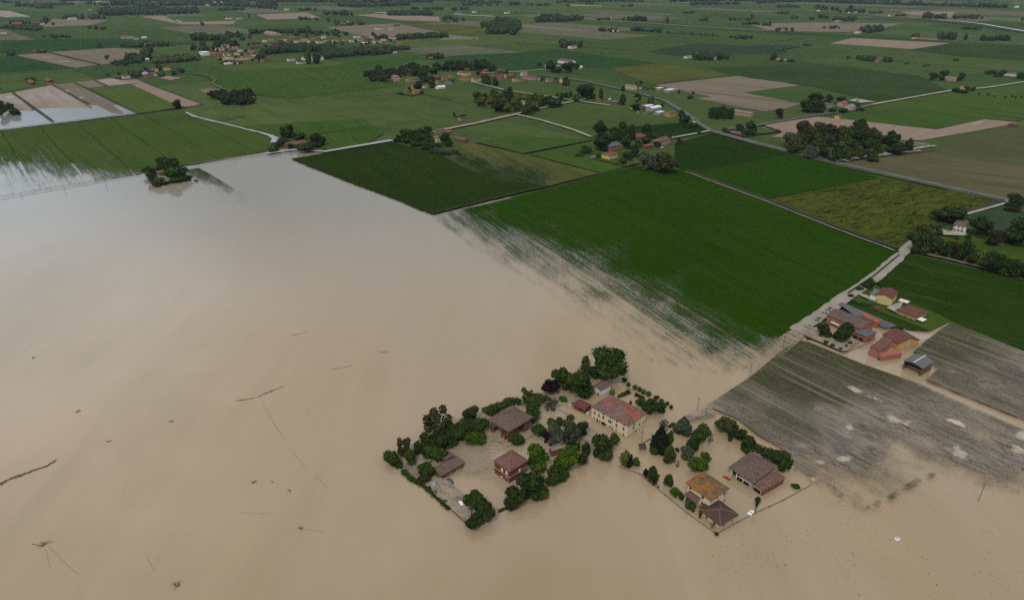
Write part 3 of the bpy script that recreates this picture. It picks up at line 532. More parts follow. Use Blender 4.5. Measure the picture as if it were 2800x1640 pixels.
ribbon('ditch', 'd', [(1690, 424), (1900, 500), (2060, 563), (2210, 617)], [2, 3, 5, 5], M_DITCH, jag=.4); ribbon('track', 'd', [(1684, 426), (1890, 502), (2055, 568), (2200, 622)], 2.2, M_EARTH)
for c, q, w in (('c4', [(1800, 142), (2310, 44)], 5), ('c4', [(1105, 600), (1700, 452), (1985, 388)], 4), ('c4', [(1985, 388), (2520, 258)], 3), ('c4', [(1410, 58), (1780, 145), (1800, 143)], 3), ('b5', [(120, 270), (380, 455), (525, 560)], 6), ('b5', [(515, 195), (870, 385)], 5), ('b5', [(725, 170), (1365, 480)], 5), ('b5', [(930, 150), (1060, 208)], 5),
                ('b5', [(0, 275), (350, 200), (720, 168), (1100, 125)], 6), ('b5', [(0, 645), (1365, 480), (1720, 430)], 6), ('b5', [(1420, 170), (2000, 390)], 4), ('b5', [(1600, 440), (1990, 395)], 4), ('b5', [(0, 90), (350, 62)], 6), ('b6', [(1040, 52), (1330, 0)], 5), ('b6', [(1640, 235), (2520, 110)], 3), ('b1', [(470, 520), (990, 645)], 9), ('b1', [(540, 690), (730, 672)], 8), ('b3', [(0, 425), (700, 460), (1290, 510)], 9),
                ('b4', [(0, 590), (1200, 715)], 8), ('b4', [(100, 500), (320, 460), (600, 435)], 8), ('b4', [(0, 420), (330, 380)], 10), ('b7', [(1060, 222), (1900, 133)], 7), ('b7', [(1290, 282), (2500, 412)], 4), ('a7', [(0, 495), (420, 430)], 3), ('a7', [(720, 445), (1210, 560)], 4), ('c8', [(1400, 385), (2200, 300)], 8), ('a8', [(480, 460), (760, 430)], 4), ('c5', [(1340, 268), (2000, 190)], 3)):
    ribbon('ditch', c, q, w * .62, M_DITCH, jag=w * .1)
ribbon('field_margin', 'c5', [(1340, 265), (1640, 216), (1960, 168)], 4, M_TRACK, jag=.8)
M_CONC = road_mat('yard concrete', (.16, .155, .145), (.22, .21, .19))
sheet('paved_yard', 'a4', [(1080, 540), (1180, 490), (1300, 450), (1240, 560), (1210, 600)], M_TRACK); sheet('paved_yard', 'a4', [(490, 490), (540, 475), (1210, 760), (1120, 790), (960, 740), (700, 640)], M_ASPH); sheet('paved_yard', 'a4', [(760, 360), (880, 400), (950, 460), (850, 430), (750, 385)], M_TRACK)
# ------------------------------------------------------------------ building materials
def plaster(name, col, dirt=.25):
    t = NT(name); p = t.objc()
    n = t.noise(p, .5, 4, .65); n2 = t.noise(t.mapping(p, 0, (1, 1, .25)), 1.6, 3, .7)
    c = t.mix(t.math('MULTIPLY', t.step(n, .45, .7), dirt), col, scl(col, .62)); c = t.mix(t.math('MULTIPLY', t.step(n2, .5, .72), dirt * .8), c, scl(col, .7))
    z = t.node('ShaderNodeSeparateXYZ', 2, Vector=p)                     # mud tide line left by the flood
    c = t.mix(t.math('MULTIPLY', t.step(t.math('ADD', z, t.math('MULTIPLY', n2, .5)), 1.15, .7), .55), c, (.24, .18, .115))
    return t.done(t.bsdf(c, .9, .15))
def brickwall(name, c1, c2):
    t = NT(name); p = t.objc()
    n = t.noise(p, .6, 4, .65); n2 = t.noise(t.mapping(p, 0, (1.5, 1.5, 6)), 2.2, 2, .7)
    return t.done(t.bsdf(t.mix(t.step(n2, .35, .65), t.mix(t.step(n, .4, .65), c1, c2), scl(c1, .62)), .9, .15))
def tiles(name, base, patch, old, fpatch=.5, fold=.5, sc=.28, rows=True):
    t = NT(name); p = t.objc()
    pos = t.node('ShaderNodeSeparateXYZ', 0, Vector=p)
    n1 = t.noise(p, sc, 4, .7, .6); n2 = t.noise(t.mapping(p, 0, (1, 1, 1), (31, 7, 3)), sc * 1.25, 4, .7, .5); n3 = t.noise(p, 1.5, 3, .75); n4 = t.noise(p, 2.6, 2, .7)
    c = t.mix(t.step(n1, .62 - fpatch * .3, .68 - fpatch * .3), base, patch); c = t.mix(t.math('MULTIPLY', t.step(n2, .60 - fold * .25, .70 - fold * .25), .85), c, old)
    c = t.mix(t.math('MULTIPLY', t.step(n3, .5, .62), .7), c, scl(old, .45)); c = t.mix(t.math('MULTIPLY', t.step(n4, .54, .66), .6), c, scl(base, 1.75))
    h = t.math('ADD', t.noise(p, 3.5, 2), t.noise(p, 1.0, 2))
    return t.done(t.bsdf(c, .9, .12, normal=t.bump(h, .6, .12)))
def plain(name, col, rough=.6, spec=.3, metal=0.0, var=.25):
    t = NT(name); n = t.noise(t.objc(), 1.3, 4, .65)
    return t.done(t.bsdf(t.mix(t.math('MULTIPLY', t.step(n, .4, .7), var), col, scl(col, .55)), rough, spec, metal))
W = {'cream': plaster('cream plaster', (.62, .52, .34)), 'yellow': plaster('yellow plaster', (.58, .44, .20)), 'pale': plaster('pale plaster', (.62, .56, .45)), 'white': plaster('white plaster', (.66, .63, .57)),
     'brick': brickwall('red brick', (.21, .062, .030), (.15, .050, .028)), 'oldbrick': brickwall('weathered brick', (.17, .085, .055), (.23, .14, .095)), 'orange': plaster('orange plaster', (.31, .115, .072)), 'salmon': plaster('salmon plaster', (.33, .125, .088)),
     'ochre': plaster('ochre plaster', (.44, .26, .095)), 'pink': plaster('pink plaster', (.48, .30, .24)), 'tan': plaster('tan plaster', (.40, .28, .17)), 'grey': plaster('grey render', (.30, .27, .24)), 'red': plain('red cladding', (.35, .02, .025)), 'dark': plain('dark interior', (.025, .02, .017), .9, .1)}
R = {'farm': tiles('mottled farmhouse tiles', (.265, .078, .046), (.140, .112, .100), (.095, .072, .064), .5, .55, .16), 'greybrown': tiles('grey brown tiles', (.135, .085, .064), (.110, .076, .062), (.085, .066, .058), .5, .5), 'brickroof': tiles('red brown tiles', (.165, .074, .050), (.130, .070, .052), (.100, .068, .056), .4, .5),
     'lichen': tiles('lichen covered tiles', (.125, .066, .044), (.230, .105, .014), (.090, .070, .062), .72, .36, .22), 'brown': tiles('dark brown tiles', (.072, .040, .032), (.080, .042, .030), (.066, .044, .036), .3, .3), 'redbrown': tiles('smooth red brown tiles', (.125, .048, .036), (.110, .046, .036), (.095, .045, .038), .3, .3),
     'redpatch': tiles('patchy red tiles', (.190, .085, .060), (.105, .062, .050), (.078, .062, .056), .5, .45, .5), 'orange': tiles('orange tiles', (.30, .105, .05), (.23, .085, .045), (.16, .08, .055), .5, .4), 'metal': plain('grey corrugated sheet', (.095, .092, .092), .45, .4, 0, .5), 'redmetal': plain('dark red sheet', (.115, .026, .030), .6, .3), 'white': plain('white sheet roof', (.58, .60, .66), .5, .3), 'slate': plain('blue grey roof', (.075, .088, .100), .6, .3), 'violet': plain('violet grey roof', (.20, .18, .24), .6, .3), 'pale': tiles('pale tiles', (.26, .19, .15), (.21, .14, .11), (.17, .13, .11))}
M_PANE = plain('dark window', (.012, .012, .014), .25, .5, 0, .1); M_SHUT = plain('brown shutter', (.055, .028, .018), .7); M_FRAME = plain('pale stone frame', (.50, .46, .38), .8, .2, 0, .1); M_FASCIA = plain('brown eaves board', (.10, .065, .045), .8)
M_RIDGE = plain('ridge tiles', (.20, .135, .105), .9, .1, 0, .5); M_GUT = plain('downpipe', (.16, .10, .07), .5); M_CHIM = brickwall('chimney brick', (.26, .15, .11), (.20, .12, .09)); M_CONCRETE = plain('grey concrete', (.20, .185, .165), .9, .1); M_WOOD = plain('grey timber', (.10, .078, .060), .9, .1); M_WHITE = plain('white paint', (.68, .68, .68), .5, .3)

# ------------------------------------------------------------------ roofs and walls in a house frame: x along A-C, y along A-B
def roof_mesh(kind, lx, ly, h, pitch, o, th=.18, x0=0., y0=0.):
    tp = math.tan(pitch); mb = MB(); a, b = x0 - o, x0 + lx + o; c, d = y0 - o, y0 + ly + o
    ze = h + .02; W_, D_ = b - a, d - c
    if kind == 'hip':
        e = [(a, c), (b, c), (b, d), (a, d)]
        if W_ >= D_: r = [(a + D_ / 2, (c + d) / 2), (b - D_ / 2, (c + d) / 2)]; zr = ze + D_ / 2 * tp
        else: r = [((a + b) / 2, c + W_ / 2), ((a + b) / 2, d - W_ / 2)]; zr = ze + W_ / 2 * tp
        V = [(x, y, ze) for x, y in e] + [(x, y, ze + th) for x, y in e] + [(x, y, zr + th) for x, y in r]
        F_ = [(0, 3, 2, 1), (0, 1, 5, 4), (1, 2, 6, 5), (2, 3, 7, 6), (3, 0, 4, 7)]
        if W_ >= D_: F_ += [(4, 5, 9, 8), (5, 6, 9), (6, 7, 8, 9), (7, 4, 8)]
        else: F_ += [(4, 5, 8), (5, 6, 9, 8), (6, 7, 9), (7, 4, 8, 9)]
        mb.add(V, F_)
    elif kind in ('gx', 'gy'):                       # ridge along x or along y
        half = (D_ if kind == 'gx' else W_) / 2; zr = h + (half - o) * tp; zl = h - o * tp
        prof = [(0, zl), (half, zr), (2 * half, zl), (2 * half, zl + th), (half, zr + th), (0, zl + th)]
        if kind == 'gx': rings = [[(x, c + u, z) for u, z in prof] for x in (a, b)]
        else: rings = [[(a + u, y, z) for u, z in prof] for y in (d, c)]
        n = 6; vs_ = rings[0] + rings[1]
        mb.add(vs_, [(i, (i + 1) % n, n + (i + 1) % n, n + i) for i in range(n)] + [(5, 4, 1, 0), (4, 3, 2, 1), (n + 0, n + 1, n + 4, n + 5), (n + 1, n + 2, n + 3, n + 4)])
    elif kind in ('mx', 'my', 'mxr', 'myr'):         # single slope rising along +x / +y (r: falling)
        L = W_ if kind[1] == 'x' else D_; up = L * tp
        zs = lambda u: h + (u if not kind.endswith('r') else L - u) * tp
        q = [(a, c), (b, c), (b, d), (a, d)]; zz = [zs((x - a) if kind[1] == 'x' else (y - c)) for x, y in q]
        mb.add([(x, y, z) for (x, y), z in zip(q, zz)] + [(x, y, z + th) for (x, y), z in zip(q, zz)], [(0, 3, 2, 1), (4, 5, 6, 7), (0, 1, 5, 4), (1, 2, 6, 5), (2, 3, 7, 6), (3, 0, 4, 7)])
    else:                                            # flat
        mb.box(a, c, h, b, d, h + th + .1)
    return mb
def wall_mesh(kind, lx, ly, h, pitch, x0=0., y0=0., z0=-.4):
    tp = math.tan(pitch); mb = MB(); x1, y1 = x0 + lx, y0 + ly; t = h + .04
    zc = {(0, 0): t, (1, 0): t, (1, 1): t, (0, 1): t}
    q = [(x0, y0), (x1, y0), (x1, y1), (x0, y1)]
    tops = [t] * 4
    if kind in ('mx', 'mxr', 'my', 'myr'):
        for i, (x, y) in enumerate(q):
            L = lx if kind[1] == 'x' else ly; u = (x - x0) if kind[1] == 'x' else (y - y0)
            tops[i] = t + (u if not kind.endswith('r') else L - u) * tp
    V = [(x, y, z0) for x, y in q] + [(x, y, z) for (x, y), z in zip(q, tops)]
    F_ = [(0, 1, 5, 4), (1, 2, 6, 5), (2, 3, 7, 6), (3, 0, 4, 7)]
    mb.add(V, F_)
    if kind == 'gx':
        zr = t + ly / 2 * tp
        mb.add([(x0, y0, t), (x0, y1, t), (x0, y0 + ly / 2, zr), (x1, y0, t), (x1, y1, t), (x1, y0 + ly / 2, zr)], [(1, 0, 2), (3, 4, 5)])
    if kind == 'gy':
        zr = t + lx / 2 * tp
        mb.add([(x0, y0, t), (x1, y0, t), (x0 + lx / 2, y0, zr), (x0, y1, t), (x1, y1, t), (x0 + lx / 2, y1, zr)], [(0, 1, 2), (4, 3, 5)])
    return mb
class House:
    def __init__(s, name, c, A, B, C, label, cat='house', group=None, h=None, ytop=None, lx=None, ly=None, eo=.5):
        s.c = c; s.A = G(c, *A); b = G(c, *B); cc = G(c, *C)
        yd = (b - s.A); s.ly = ly or yd.length; yd.normalize(); xd = Vector((yd.y, -yd.x, 0)); s.lx = lx or max(2.0, (cc - s.A).dot(xd))
        s.xd, s.yd = xd, yd; s.h = h if h else height_at(c, s.A, A[0], ytop) + eo      # the measured top is the overhanging eave
        s.root = empty(name, s.A, math.atan2(xd.y, xd.x)); tag(s.root, label, cat, group)
    def local(s, face, x, y):                        # measured place on a wall -> (along, height)
        d = ray(s.c, x, y); n = s.xd if face == 'L' else s.yd; al = s.yd if face == 'L' else s.xd
        cam0 = Vector((0, 0, CAM_H)); t = (s.A - cam0).dot(n) / d.dot(n); p = cam0 + d * t
        return (p - s.A).dot(al), p.z
    def walls(s, kind, mat, pitch=.35): s.kind = kind; s.pitch = pitch; s.wall = wall_mesh(kind, s.lx, s.ly, s.h, pitch).build('wall', mat, s.root); return s
    def roof(s, mat, o=.6, kind=None, ridge=True):
        kd = kind or s.kind; s.rf = roof_mesh(kd, s.lx, s.ly, s.h, s.pitch, o).build('roof', mat, s.root); s.o = o
        a, b, c, d = -o, s.lx + o, -o, s.ly + o; tp = math.tan(s.pitch); zt = s.h + .23; m = MB()
        if kd == 'hip':
            q = min(b - a, d - c) / 2; zr = zt + q * tp
            r0, r1 = ((a + q, (c + d) / 2), (b - q, (c + d) / 2)) if b - a >= d - c else (((a + b) / 2, c + q), ((a + b) / 2, d - q))
            ends = ((a, c), (a, d), (b, c), (b, d)) if b - a >= d - c else ((a, c), (b, c), (a, d), (b, d))
            if (Vector(r1) - Vector(r0)).length > .3: m.tube((*r0, zr), (*r1, zr), .13, .13, 5)
            for i, e in enumerate(ends): m.tube((*e, zt), (*(r0 if i < 2 else r1), zr), .12, .12, 5)
        elif kd == 'gx': m.tube((a, (c + d) / 2, s.h + s.ly / 2 * tp + .2), (b, (c + d) / 2, s.h + s.ly / 2 * tp + .2), .14, .14, 5)
        elif kd == 'gy': m.tube(((a + b) / 2, c, s.h + s.lx / 2 * tp + .2), ((a + b) / 2, d, s.h + s.lx / 2 * tp + .2), .14, .14, 5)
        if m.v: m.build('ridge_tiles', M_RIDGE, s.rf)
        return s
    def chimney(s, x, y, zt, w=.6):
        m = MB(); m.box(x - w / 2, y - w / 2, s.h, x + w / 2, y + w / 2, zt); m.box(x - w / 2 - .1, y - w / 2 - .1, zt, x + w / 2 + .1, y + w / 2 + .1, zt + .15)
        m.build('chimney', M_CHIM, s.rf); return s
    def opening(s, face, u, z, w, hh, name='window', mat=None, frame=True, fm=None, label=None, d=.07):
        m = MB()
        def bx(mb, u0, z0, u1, z1, dep):
            if face == 'L': mb.box(-dep, u0, z0, .05, u1, z1)
            else: mb.box(u0, -dep, z0, u1, .05, z1)
        bx(m, u - w / 2, z - hh / 2, u + w / 2, z + hh / 2, d); o = m.build(name, mat or M_PANE, s.root)
        if label: o['label'] = label
        if frame:
            f = MB(); e = .14
            bx(f, u - w / 2 - e, z - hh / 2 - e, u - w / 2, z + hh / 2 + e, d + .05); bx(f, u + w / 2, z - hh / 2 - e, u + w / 2 + e, z + hh / 2 + e, d + .05)
            bx(f, u - w / 2, z + hh / 2, u + w / 2, z + hh / 2 + e, d + .047); bx(f, u - w / 2, z - hh / 2 - e, u + w / 2, z - hh / 2, d + .06)
            f.build('frame', fm or M_FRAME, o)
        return o
    def at(s, face, pts, w=1.0, hh=1.5, **kw):
        for x, y in pts:
            u, z = s.local(face, x, y); s.opening(face, u, z, w, hh, **kw)
        return s
    def pipe(s, face, u):
        m = MB()
        if face == 'L': m.tube((-.12, u, 0), (-.12, u, s.h), .07, .07, 6)
        else: m.tube((u, -.12, 0), (u, -.12, s.h), .07, .07, 6)
        m.build('downpipe', M_GUT, s.root); return s

# ---- left farmyard
h = House('farmhouse', 'a2', (1270, 1195), (840, 962), (1528, 1064), 'long cream three storey farmhouse with patched red and grey tile roof standing in the flood', ytop=1052)
h.walls('hip', W['cream'], .33).roof(R['farm'], .55)
h.at('L', [(877, 887), (932, 918), (983, 943), (1143, 1035), (1232, 1082)], .95, 1.6).at('L', [(1052, 985), (1072, 995)], .8, 1.6)
h.at('L', [(870, 948), (940, 990), (1018, 1032), (1062, 1055), (1095, 1075), (1230, 1150)], .85, 1.2, fm=W['cream']).at('L', [(985, 902), (1068, 945), (1148, 990), (1235, 1038)], .8, .8, frame=False)
h.at('L', [(910, 978)], 1.0, 2.2, name='door', mat=M_SHUT).at('L', [(982, 1017)], 2.4, 1.8, name='garage_door', frame=False).at('L', [(1140, 1108)], 1.0, 2.0, name='door', mat=W['tan'])
h.at('R', [(1345, 1065), (1423, 1025), (1468, 1000)], .95, 1.6).at('R', [(1352, 1024)], .8, .8, frame=False).at('R', [(1420, 1085), (1465, 1060)], .85, 1.0, fm=W['cream']).at('R', [(1376, 1117)], 1.3, 1.9, name='door', mat=W['dark'])
h.pipe('L', h.ly * .42).pipe('L', h.ly * .29).pipe('R', h.lx * .38).chimney(h.lx * .5, h.ly * .55, h.h + 3.4).chimney(h.lx * .62, h.ly * .3, h.h + 3.2)

h = House('barn', 'a1', (1003, 775), (868, 690), (1192, 688), 'large open brick barn with a wide brown hipped tile roof and corner pillars', 'barn', ytop=700, eo=1.0)
h.kind, h.pitch = 'hip', .36
wm = MB(); L_, D_, H_ = h.lx, h.ly, h.h
wm.box(L_ - .4, D_ * .25, -.4, L_, D_, H_); wm.box(0, D_ - .4, -.4, L_ - .4, D_, H_)                      # back walls
wm.box(L_ * .72, 0, -.4, L_, .4, H_); wm.box(L_ * .72, .4, -.4, L_ * .72 + .4, D_ * .5, H_)             # the closed room at the right
n_ = 10; a0, a1 = D_ * .42, D_ * .82                                                                       # arched wall on the left face
wm.box(0, a1, -.4, .4, D_ - .4, H_); wm.box(0, D_ * .36, -.4, .4, a0, H_); wm.box(0, a0, H_ * .72, .4, a1, H_)
for k in range(n_):
    u0 = a0 + (a1 - a0) * k / n_; u1 = a0 + (a1 - a0) * (k + 1) / n_; t_ = ((u0 + u1) / 2 - a0) / (a1 - a0) * 2 - 1
    wm.box(.005, u0, H_ * (.34 + .38 * math.sqrt(max(0, 1 - t_ * t_))) - .01, .395, u1, H_ * .73)
wm.build('wall', W['oldbrick'], h.root)
for (x, y) in ((0, 0), (L_ * .36, 0), (0, D_ * .18)):
    p_ = MB(); p_.box(x, y, -.4, x + .75, y + .75, H_ + .1); p_.build('pillar', W['brick'], h.root)
h.roof(R['greybrown'], 1.1); h.chimney(L_ * .55, D_ * .62, H_ + 4.4, .8)

h = House('brick_house', 'a1', (1012, 1088), (898, 1008), (1155, 1012), 'small square two storey red brick house with hipped roof in the flooded yard', ytop=1004)
h.walls('hip', W['brick'], .42).roof(R['brickroof'], .5)
bd = MB(); bd.box(-.06, -.06, h.h * .47, h.lx + .06, h.ly + .06, h.h * .47 + .16); bd.build('string_course', W['pale'], h.root)
h.at('L', [(955, 985), (990, 1007)], 1.0, 1.5, mat=W['white']).at('L', [(953, 1040)], .9, 1.1, mat=W['pale']).at('L', [(990, 1058)], 1.2, 2.1, name='door').at('R', [(1086, 990)], 1.0, 1.5, mat=W['white']).at('R', [(1086, 1035), (1130, 1012)], .9, 1.2)
h.chimney(h.lx * .42, h.ly * .72, h.h + 2.6)

h = House('shed', 'e1', (748, 1105), (655, 1030), (1000, 960), 'low weathered brick shed with sagging grey tile roof beside the parked cars', 'shed', ytop=1058)
h.walls('gx', W['oldbrick'], .28).roof(R['greybrown'], .5)
h.at('L', [(690, 1040)], 1.0, 1.3, mat=W['white']).at('R', [(870, 1052)], 2.0, 1.5, name='door', frame=False).at('R', [(935, 950 + 55)], 1.2, 1.6, name='door', mat=W['brick'])
ax = MB(); ax.box(h.lx * .62, h.ly, -.4, h.lx * .98, h.ly + 4.5, h.h * .9); ax.build('annex', W['oldbrick'], h.root)
roof_mesh('myr', h.lx * .36, 4.5, h.h * .92, .2, .4, x0=h.lx * .62, y0=h.ly + .45).build('annex_roof', R['greybrown'], h.root)

h = House('small_house', 'a2', (945, 690), (858, 642), (1075, 622), 'small white house with grey tile roof behind the long cream farmhouse', ytop=618)
h.walls('gx', W['white'], .3).roof(R['greybrown'], .5).at('L', [(920, 655)], 1.2, 1.4, mat=plain('dark red shutters', (.12, .012, .015)), frame=False).pipe('L', .1)
h = House('shed', 'a2', (752, 900), (620, 835), (842, 852), 'low red brick shed with dark red sheet roof left of the cream farmhouse', 'shed', ytop=858)
h.walls('gy', W['brick'], .35).roof(R['redmetal'], .45).at('L', [(700, 850)], 1.6, 1.3, name='door', frame=False)
h = House('hut', 'a2', (590, 812), (558, 800), (615, 800), 'tiny pale hut at the water gate left of the red roofed shed', 'hut', ytop=786)
h.walls('flat', W['pale']).roof(M_CONCRETE, .2)
h = House('ruined_outbuilding', 'e2', (560, 1120), (500, 1060), (690, 1010), 'small roofless brick ruin with pinkish tiles hidden between the bright green trees', 'ruin', ytop=1020)
h.walls('gx', W['oldbrick'], .3).roof(R['pale'], .3)
# ---- right yard
h = House('villa', 'a3', (1003, 1150), (766, 985), (1192, 1052), 'two storey yellow villa with hipped roof covered in orange lichen', ytop=1044, eo=1.1)
h.walls('hip', W['cream'], .36).roof(R['lichen'], .95).pipe('R', h.lx * .93)
h.at('L', [(810, 905), (940, 1005)], 1.0, 1.6, mat=M_SHUT).at('L', [(935, 1070)], 1.0, 1.5, mat=M_SHUT).at('R', [(1025, 1034), (1090, 1003), (1168, 965)], 1.0, 1.6, mat=M_SHUT).at('R', [(1160, 1046)], 1.5, 1.6, name='door', mat=M_SHUT)
u0, z_ = h.local('L', 880, 1030)
pb = roof_mesh('hip', 3.4, 5.0, h.h * .52, .3, .4, x0=-3.4, y0=u0 - 1.2).build('porch_roof', R['brickroof'], h.root)
pp = MB(); pp.box(-3.3, u0 - 1.1, -.4, -2.9, u0 - .7, h.h * .53); pp.build('pillar', W['white'], h.root); pp = MB(); pp.box(-3.3, u0 + 3.3, -.4, -2.9, u0 + 3.7, h.h * .53); pp.build('pillar', W['white'], h.root)
bl = MB(); bl.box(-3.2, u0 - .5, .3, -3.1, u0 + 3.1, .9); bl.build('balustrade', W['white'], h.root)
h.chimney(h.lx * .45, h.ly * .72, h.h + 3.5, .7).chimney(h.lx * .6, h.ly * .45, h.h + 2.9, .5)
h = House('bungalow', 'a3', (1113, 1343), (937, 1207), (1296, 1252), 'single storey yellow bungalow with dark brown hipped roof in front of the lichen roofed villa', ytop=1306, eo=.8)
h.walls('hip', W['cream'], .36).roof(R['brown'], .9).at('L', [(980, 1221), (1064, 1284)], .9, 1.5, mat=M_SHUT).at('R', [(1157, 1302), (1243, 1260)], .9, 1.4, mat=M_SHUT).pipe('R', .1)
lk = MB(); lk.box(h.lx * .1, h.ly, -.4, h.lx * .6, h.ly + 3.0, h.h * .8); lk.build('link_passage', W['tan'], h.root); roof_mesh('flat', h.lx * .5, 2.6, h.h * .8, 0, .2, x0=h.lx * .1, y0=h.ly + .35).build('link_roof', R['brown'], h.root)
h = House('barn', 'a3', (1462, 915), (1226, 772), (1738, 790), 'large barn with grey brown hipped roof, open bays and white framed garage doors', 'barn', ytop=868, eo=1.7)
h.kind, h.pitch = 'hip', .38; L_, D_, H_ = h.lx, h.ly, h.h; wm = MB()
wm.box(0, 0, -.4, .4, D_ * .62, H_); wm.box(.4, 0, -.4, L_, .4, H_); wm.box(L_ - .4, .4, -.4, L_, D_, H_); wm.box(.4, D_ - .4, -.4, L_ - .4, D_, H_); wm.box(.4, D_ * .62 - .4, -.4, L_ - .4, D_ * .62, H_)
wm.build('wall', W['grey'], h.root)
for y in (D_ * .72, D_ - .45):
    p_ = MB(); p_.box(0, y - .25, -.4, .5, y + .25, H_); p_.build('pillar', W['white'], h.root)
h.roof(R['greybrown'], 1.0).at('L', [(1330, 818), (1400, 862)], 2.9, 2.2, name='garage_door', mat=W['dark'], fm=W['white']).chimney(L_ * .3, D_ * .1, H_ + 2.0, .35)
h = House('lean_to_shed', 'a3', (1562, 994), (1474, 932), (1805, 868), 'low brick shed with patched red tiles leaning on the big barn', 'shed', ytop=938, eo=.1)
h.walls('my', W['oldbrick'], .10).roof(R['redpatch'], .35).at('L', [(1516, 932)], 3.6, 2.2, name='garage_door', mat=W['dark'], fm=W['white']).at('R', [(1655, 925), (1725, 888)], .5, .5, frame=False)
# ---- orange farm at the road
h = House('farmhouse', 'a4', (752, 868), (346, 690), (905, 800), 'long orange two storey farmhouse with grey brown gabled roof beside the country road', ytop=768)
h.walls('gy', W['orange'], .35).roof(R['greybrown'], .45).chimney(h.lx * .4, h.ly * .93, h.h + 3.0)
h.at('L', [(398, 650), (450, 680), (520, 700), (625, 750)], 1.1, 1.5).at('L', [(450, 745), (690, 790)], 1.2, 1.8)
ca = MB(); ca.box(-1.4, h.ly * .58, h.h * .45, .05, h.ly * .84, h.h * .45 + .3); ca.build('balcony', W['white'], h.root)
h = House('porch_wing', 'a4', (825, 932), (668, 862), (946, 880), 'low orange porch wing with blue grey hipped roof and wide arched openings', 'porch', ytop=862)
h.walls('hip', W['orange'], .3).roof(R['slate'], .5).at('L', [(712, 855), (778, 885)], 2.6, 2.0, name='opening', fm=W['brick']).at('R', [(885, 890)], 2.0, 1.2, frame=False)
h = House('outbuilding_wing', 'a4', (960, 752), (760, 655), (1003, 738), 'narrow orange wing with orange tile roof along the grey driveway', 'outbuilding', ytop=690)
h.walls('mx', W['orange'], .2).roof(R['orange'], .3).at('L', [(925, 735)], 1.2, 1.3)
h = House('barn', 'a4', (1215, 1020), (1030, 905), (1408, 938), 'ochre yellow barn with gabled red brown roof between two orange sheds', 'barn', ytop=945)
h.walls('gy', W['ochre'], .33).roof(R['redbrown'], .5).at('R', [(1285, 975), (1350, 945)], 1.8, 2.0, name='door', mat=W['tan'])
h = House('shed', 'a4', (972, 1122), (866, 1082), (1195, 1020), 'salmon orange shed with gabled patchy tile roof standing in brown water', 'shed', ytop=1032)
h.walls('gx', W['salmon'], .36).roof(R['brickroof'], .45)
h = House('lean_to_shed', 'a4', (1022, 1156), (974, 1124), (1198, 1072), 'low salmon lean to with smooth roof along the orange shed', 'shed', ytop=1108)
h.walls('my', W['salmon'], .25).roof(plain('salmon sheet roof', (.27, .085, .058), .7), .15).at('L', [(1000, 1125)], 1.0, 1.4, name='door', frame=False).at('R', [(1060, 1120), (1130, 1090)], .5, .5, frame=False)
h = House('hay_barn', 'a4', (1498, 1338), (1284, 1246), (1658, 1266), 'open fronted hay barn with grey sheet roof and a pale ridge strip', 'barn', ytop=1245)
h.kind, h.pitch = 'gx', .25; L_, D_, H_ = h.lx, h.ly, h.h; wm = MB(); tp_ = math.tan(.25)
wm.box(0, 0, -.4, L_, .3, H_); wm.box(0, D_ - .3, -.4, L_, D_, H_); wm.box(L_ - .3, .3, -.4, L_, D_ - .3, H_)
wm.add([(.02, .3, H_), (.02, D_ - .3, H_), (.02, D_ / 2, H_ + D_ / 2 * tp_), (L_, .3, H_), (L_, D_ - .3, H_), (L_, D_ / 2, H_ + D_ / 2 * tp_)], [(1, 0, 2), (3, 4, 5)])
wm.build('wall', W['oldbrick'], h.root); h.roof(R['metal'], .5)
rg = MB(); zz = H_ + D_ / 2 * tp_ + .2; rg.box(-.5, D_ / 2 - .35, zz, L_ + .5, D_ / 2 + .35, zz + .06); rg.build('ridge_strip', W['white'], h.rf)
for k in range(5):
    b_ = MB(); b_.box(L_ * .35, D_ * (.12 + .16 * k), -.3, L_ * .7, D_ * (.12 + .16 * k) + 1.9, 1.6); b_.build('hay_bale', W['tan'], h.root)
h = House('modern_house', 'a4', (1130, 502), (946, 452), (1238, 432), 'tall yellow house with one sided red brown roof and white porch beside the green meadow', ytop=392)
h.walls('gx', W['yellow'], .3).roof(R['redbrown'], .6).chimney(h.lx * .1, h.ly * .5, h.h + 2.7)
h.at('L', [(968, 410), (968, 440)], .9, 1.2).at('R', [(1190, 440)], 1.6, 1.5, name='door', mat=M_SHUT)
pw = MB(); pw.box(.4, h.ly, -.3, h.lx * .8, h.ly + 4, h.h * .8); pw.build('white_wing', W['white'], h.root); roof_mesh('my', h.lx * .8 - .2, 3.6, h.h * .8, .12, .3, x0=.3, y0=h.ly + .35).build('wing_roof', R['metal'], h.root)
h = House('bungalow', 'a4', (1432, 672), (1208, 582), (1575, 612), 'yellow bungalow with low brown hipped roof and white pergola on a green lawn', ytop=628, eo=.8)
h.walls('hip', W['yellow'], .27).roof(R['redbrown'], .8).at('L', [(1245, 580), (1325, 605)], 1.3, 1.2).at('L', [(1395, 640)], .9, 1.4)
pg = MB()
for x, y in ((-.0, -4.4), (4.2, -4.4)): pg.box(x, y, -.3, x + .25, y + .25, 2.5)
pg.build('pergola_post', M_WOOD, h.root); pt = MB(); pt.box(-.3, -4.8, 2.5, 4.8, -.9, 2.65); pt.build('pergola_roof', W['white'], h.root)
h = House('carport', 'a4', (1330, 485), (1225, 450), (1385, 470), 'flat pale carport roof on thin posts between the two yellow houses', 'carport', h=2.6)
cm_ = MB(); cm_.box(-.2, -.2, 2.5, h.lx + .2, h.ly + .2, 2.68); cm_.build('roof', W['pale'], h.root)
for x in (.05, h.lx - .2):
    for y in (.05, h.ly - .2): p_ = MB(); p_.box(x, y, -.2, x + .15, y + .15, 2.5); p_.build('post', M_WOOD, h.root)
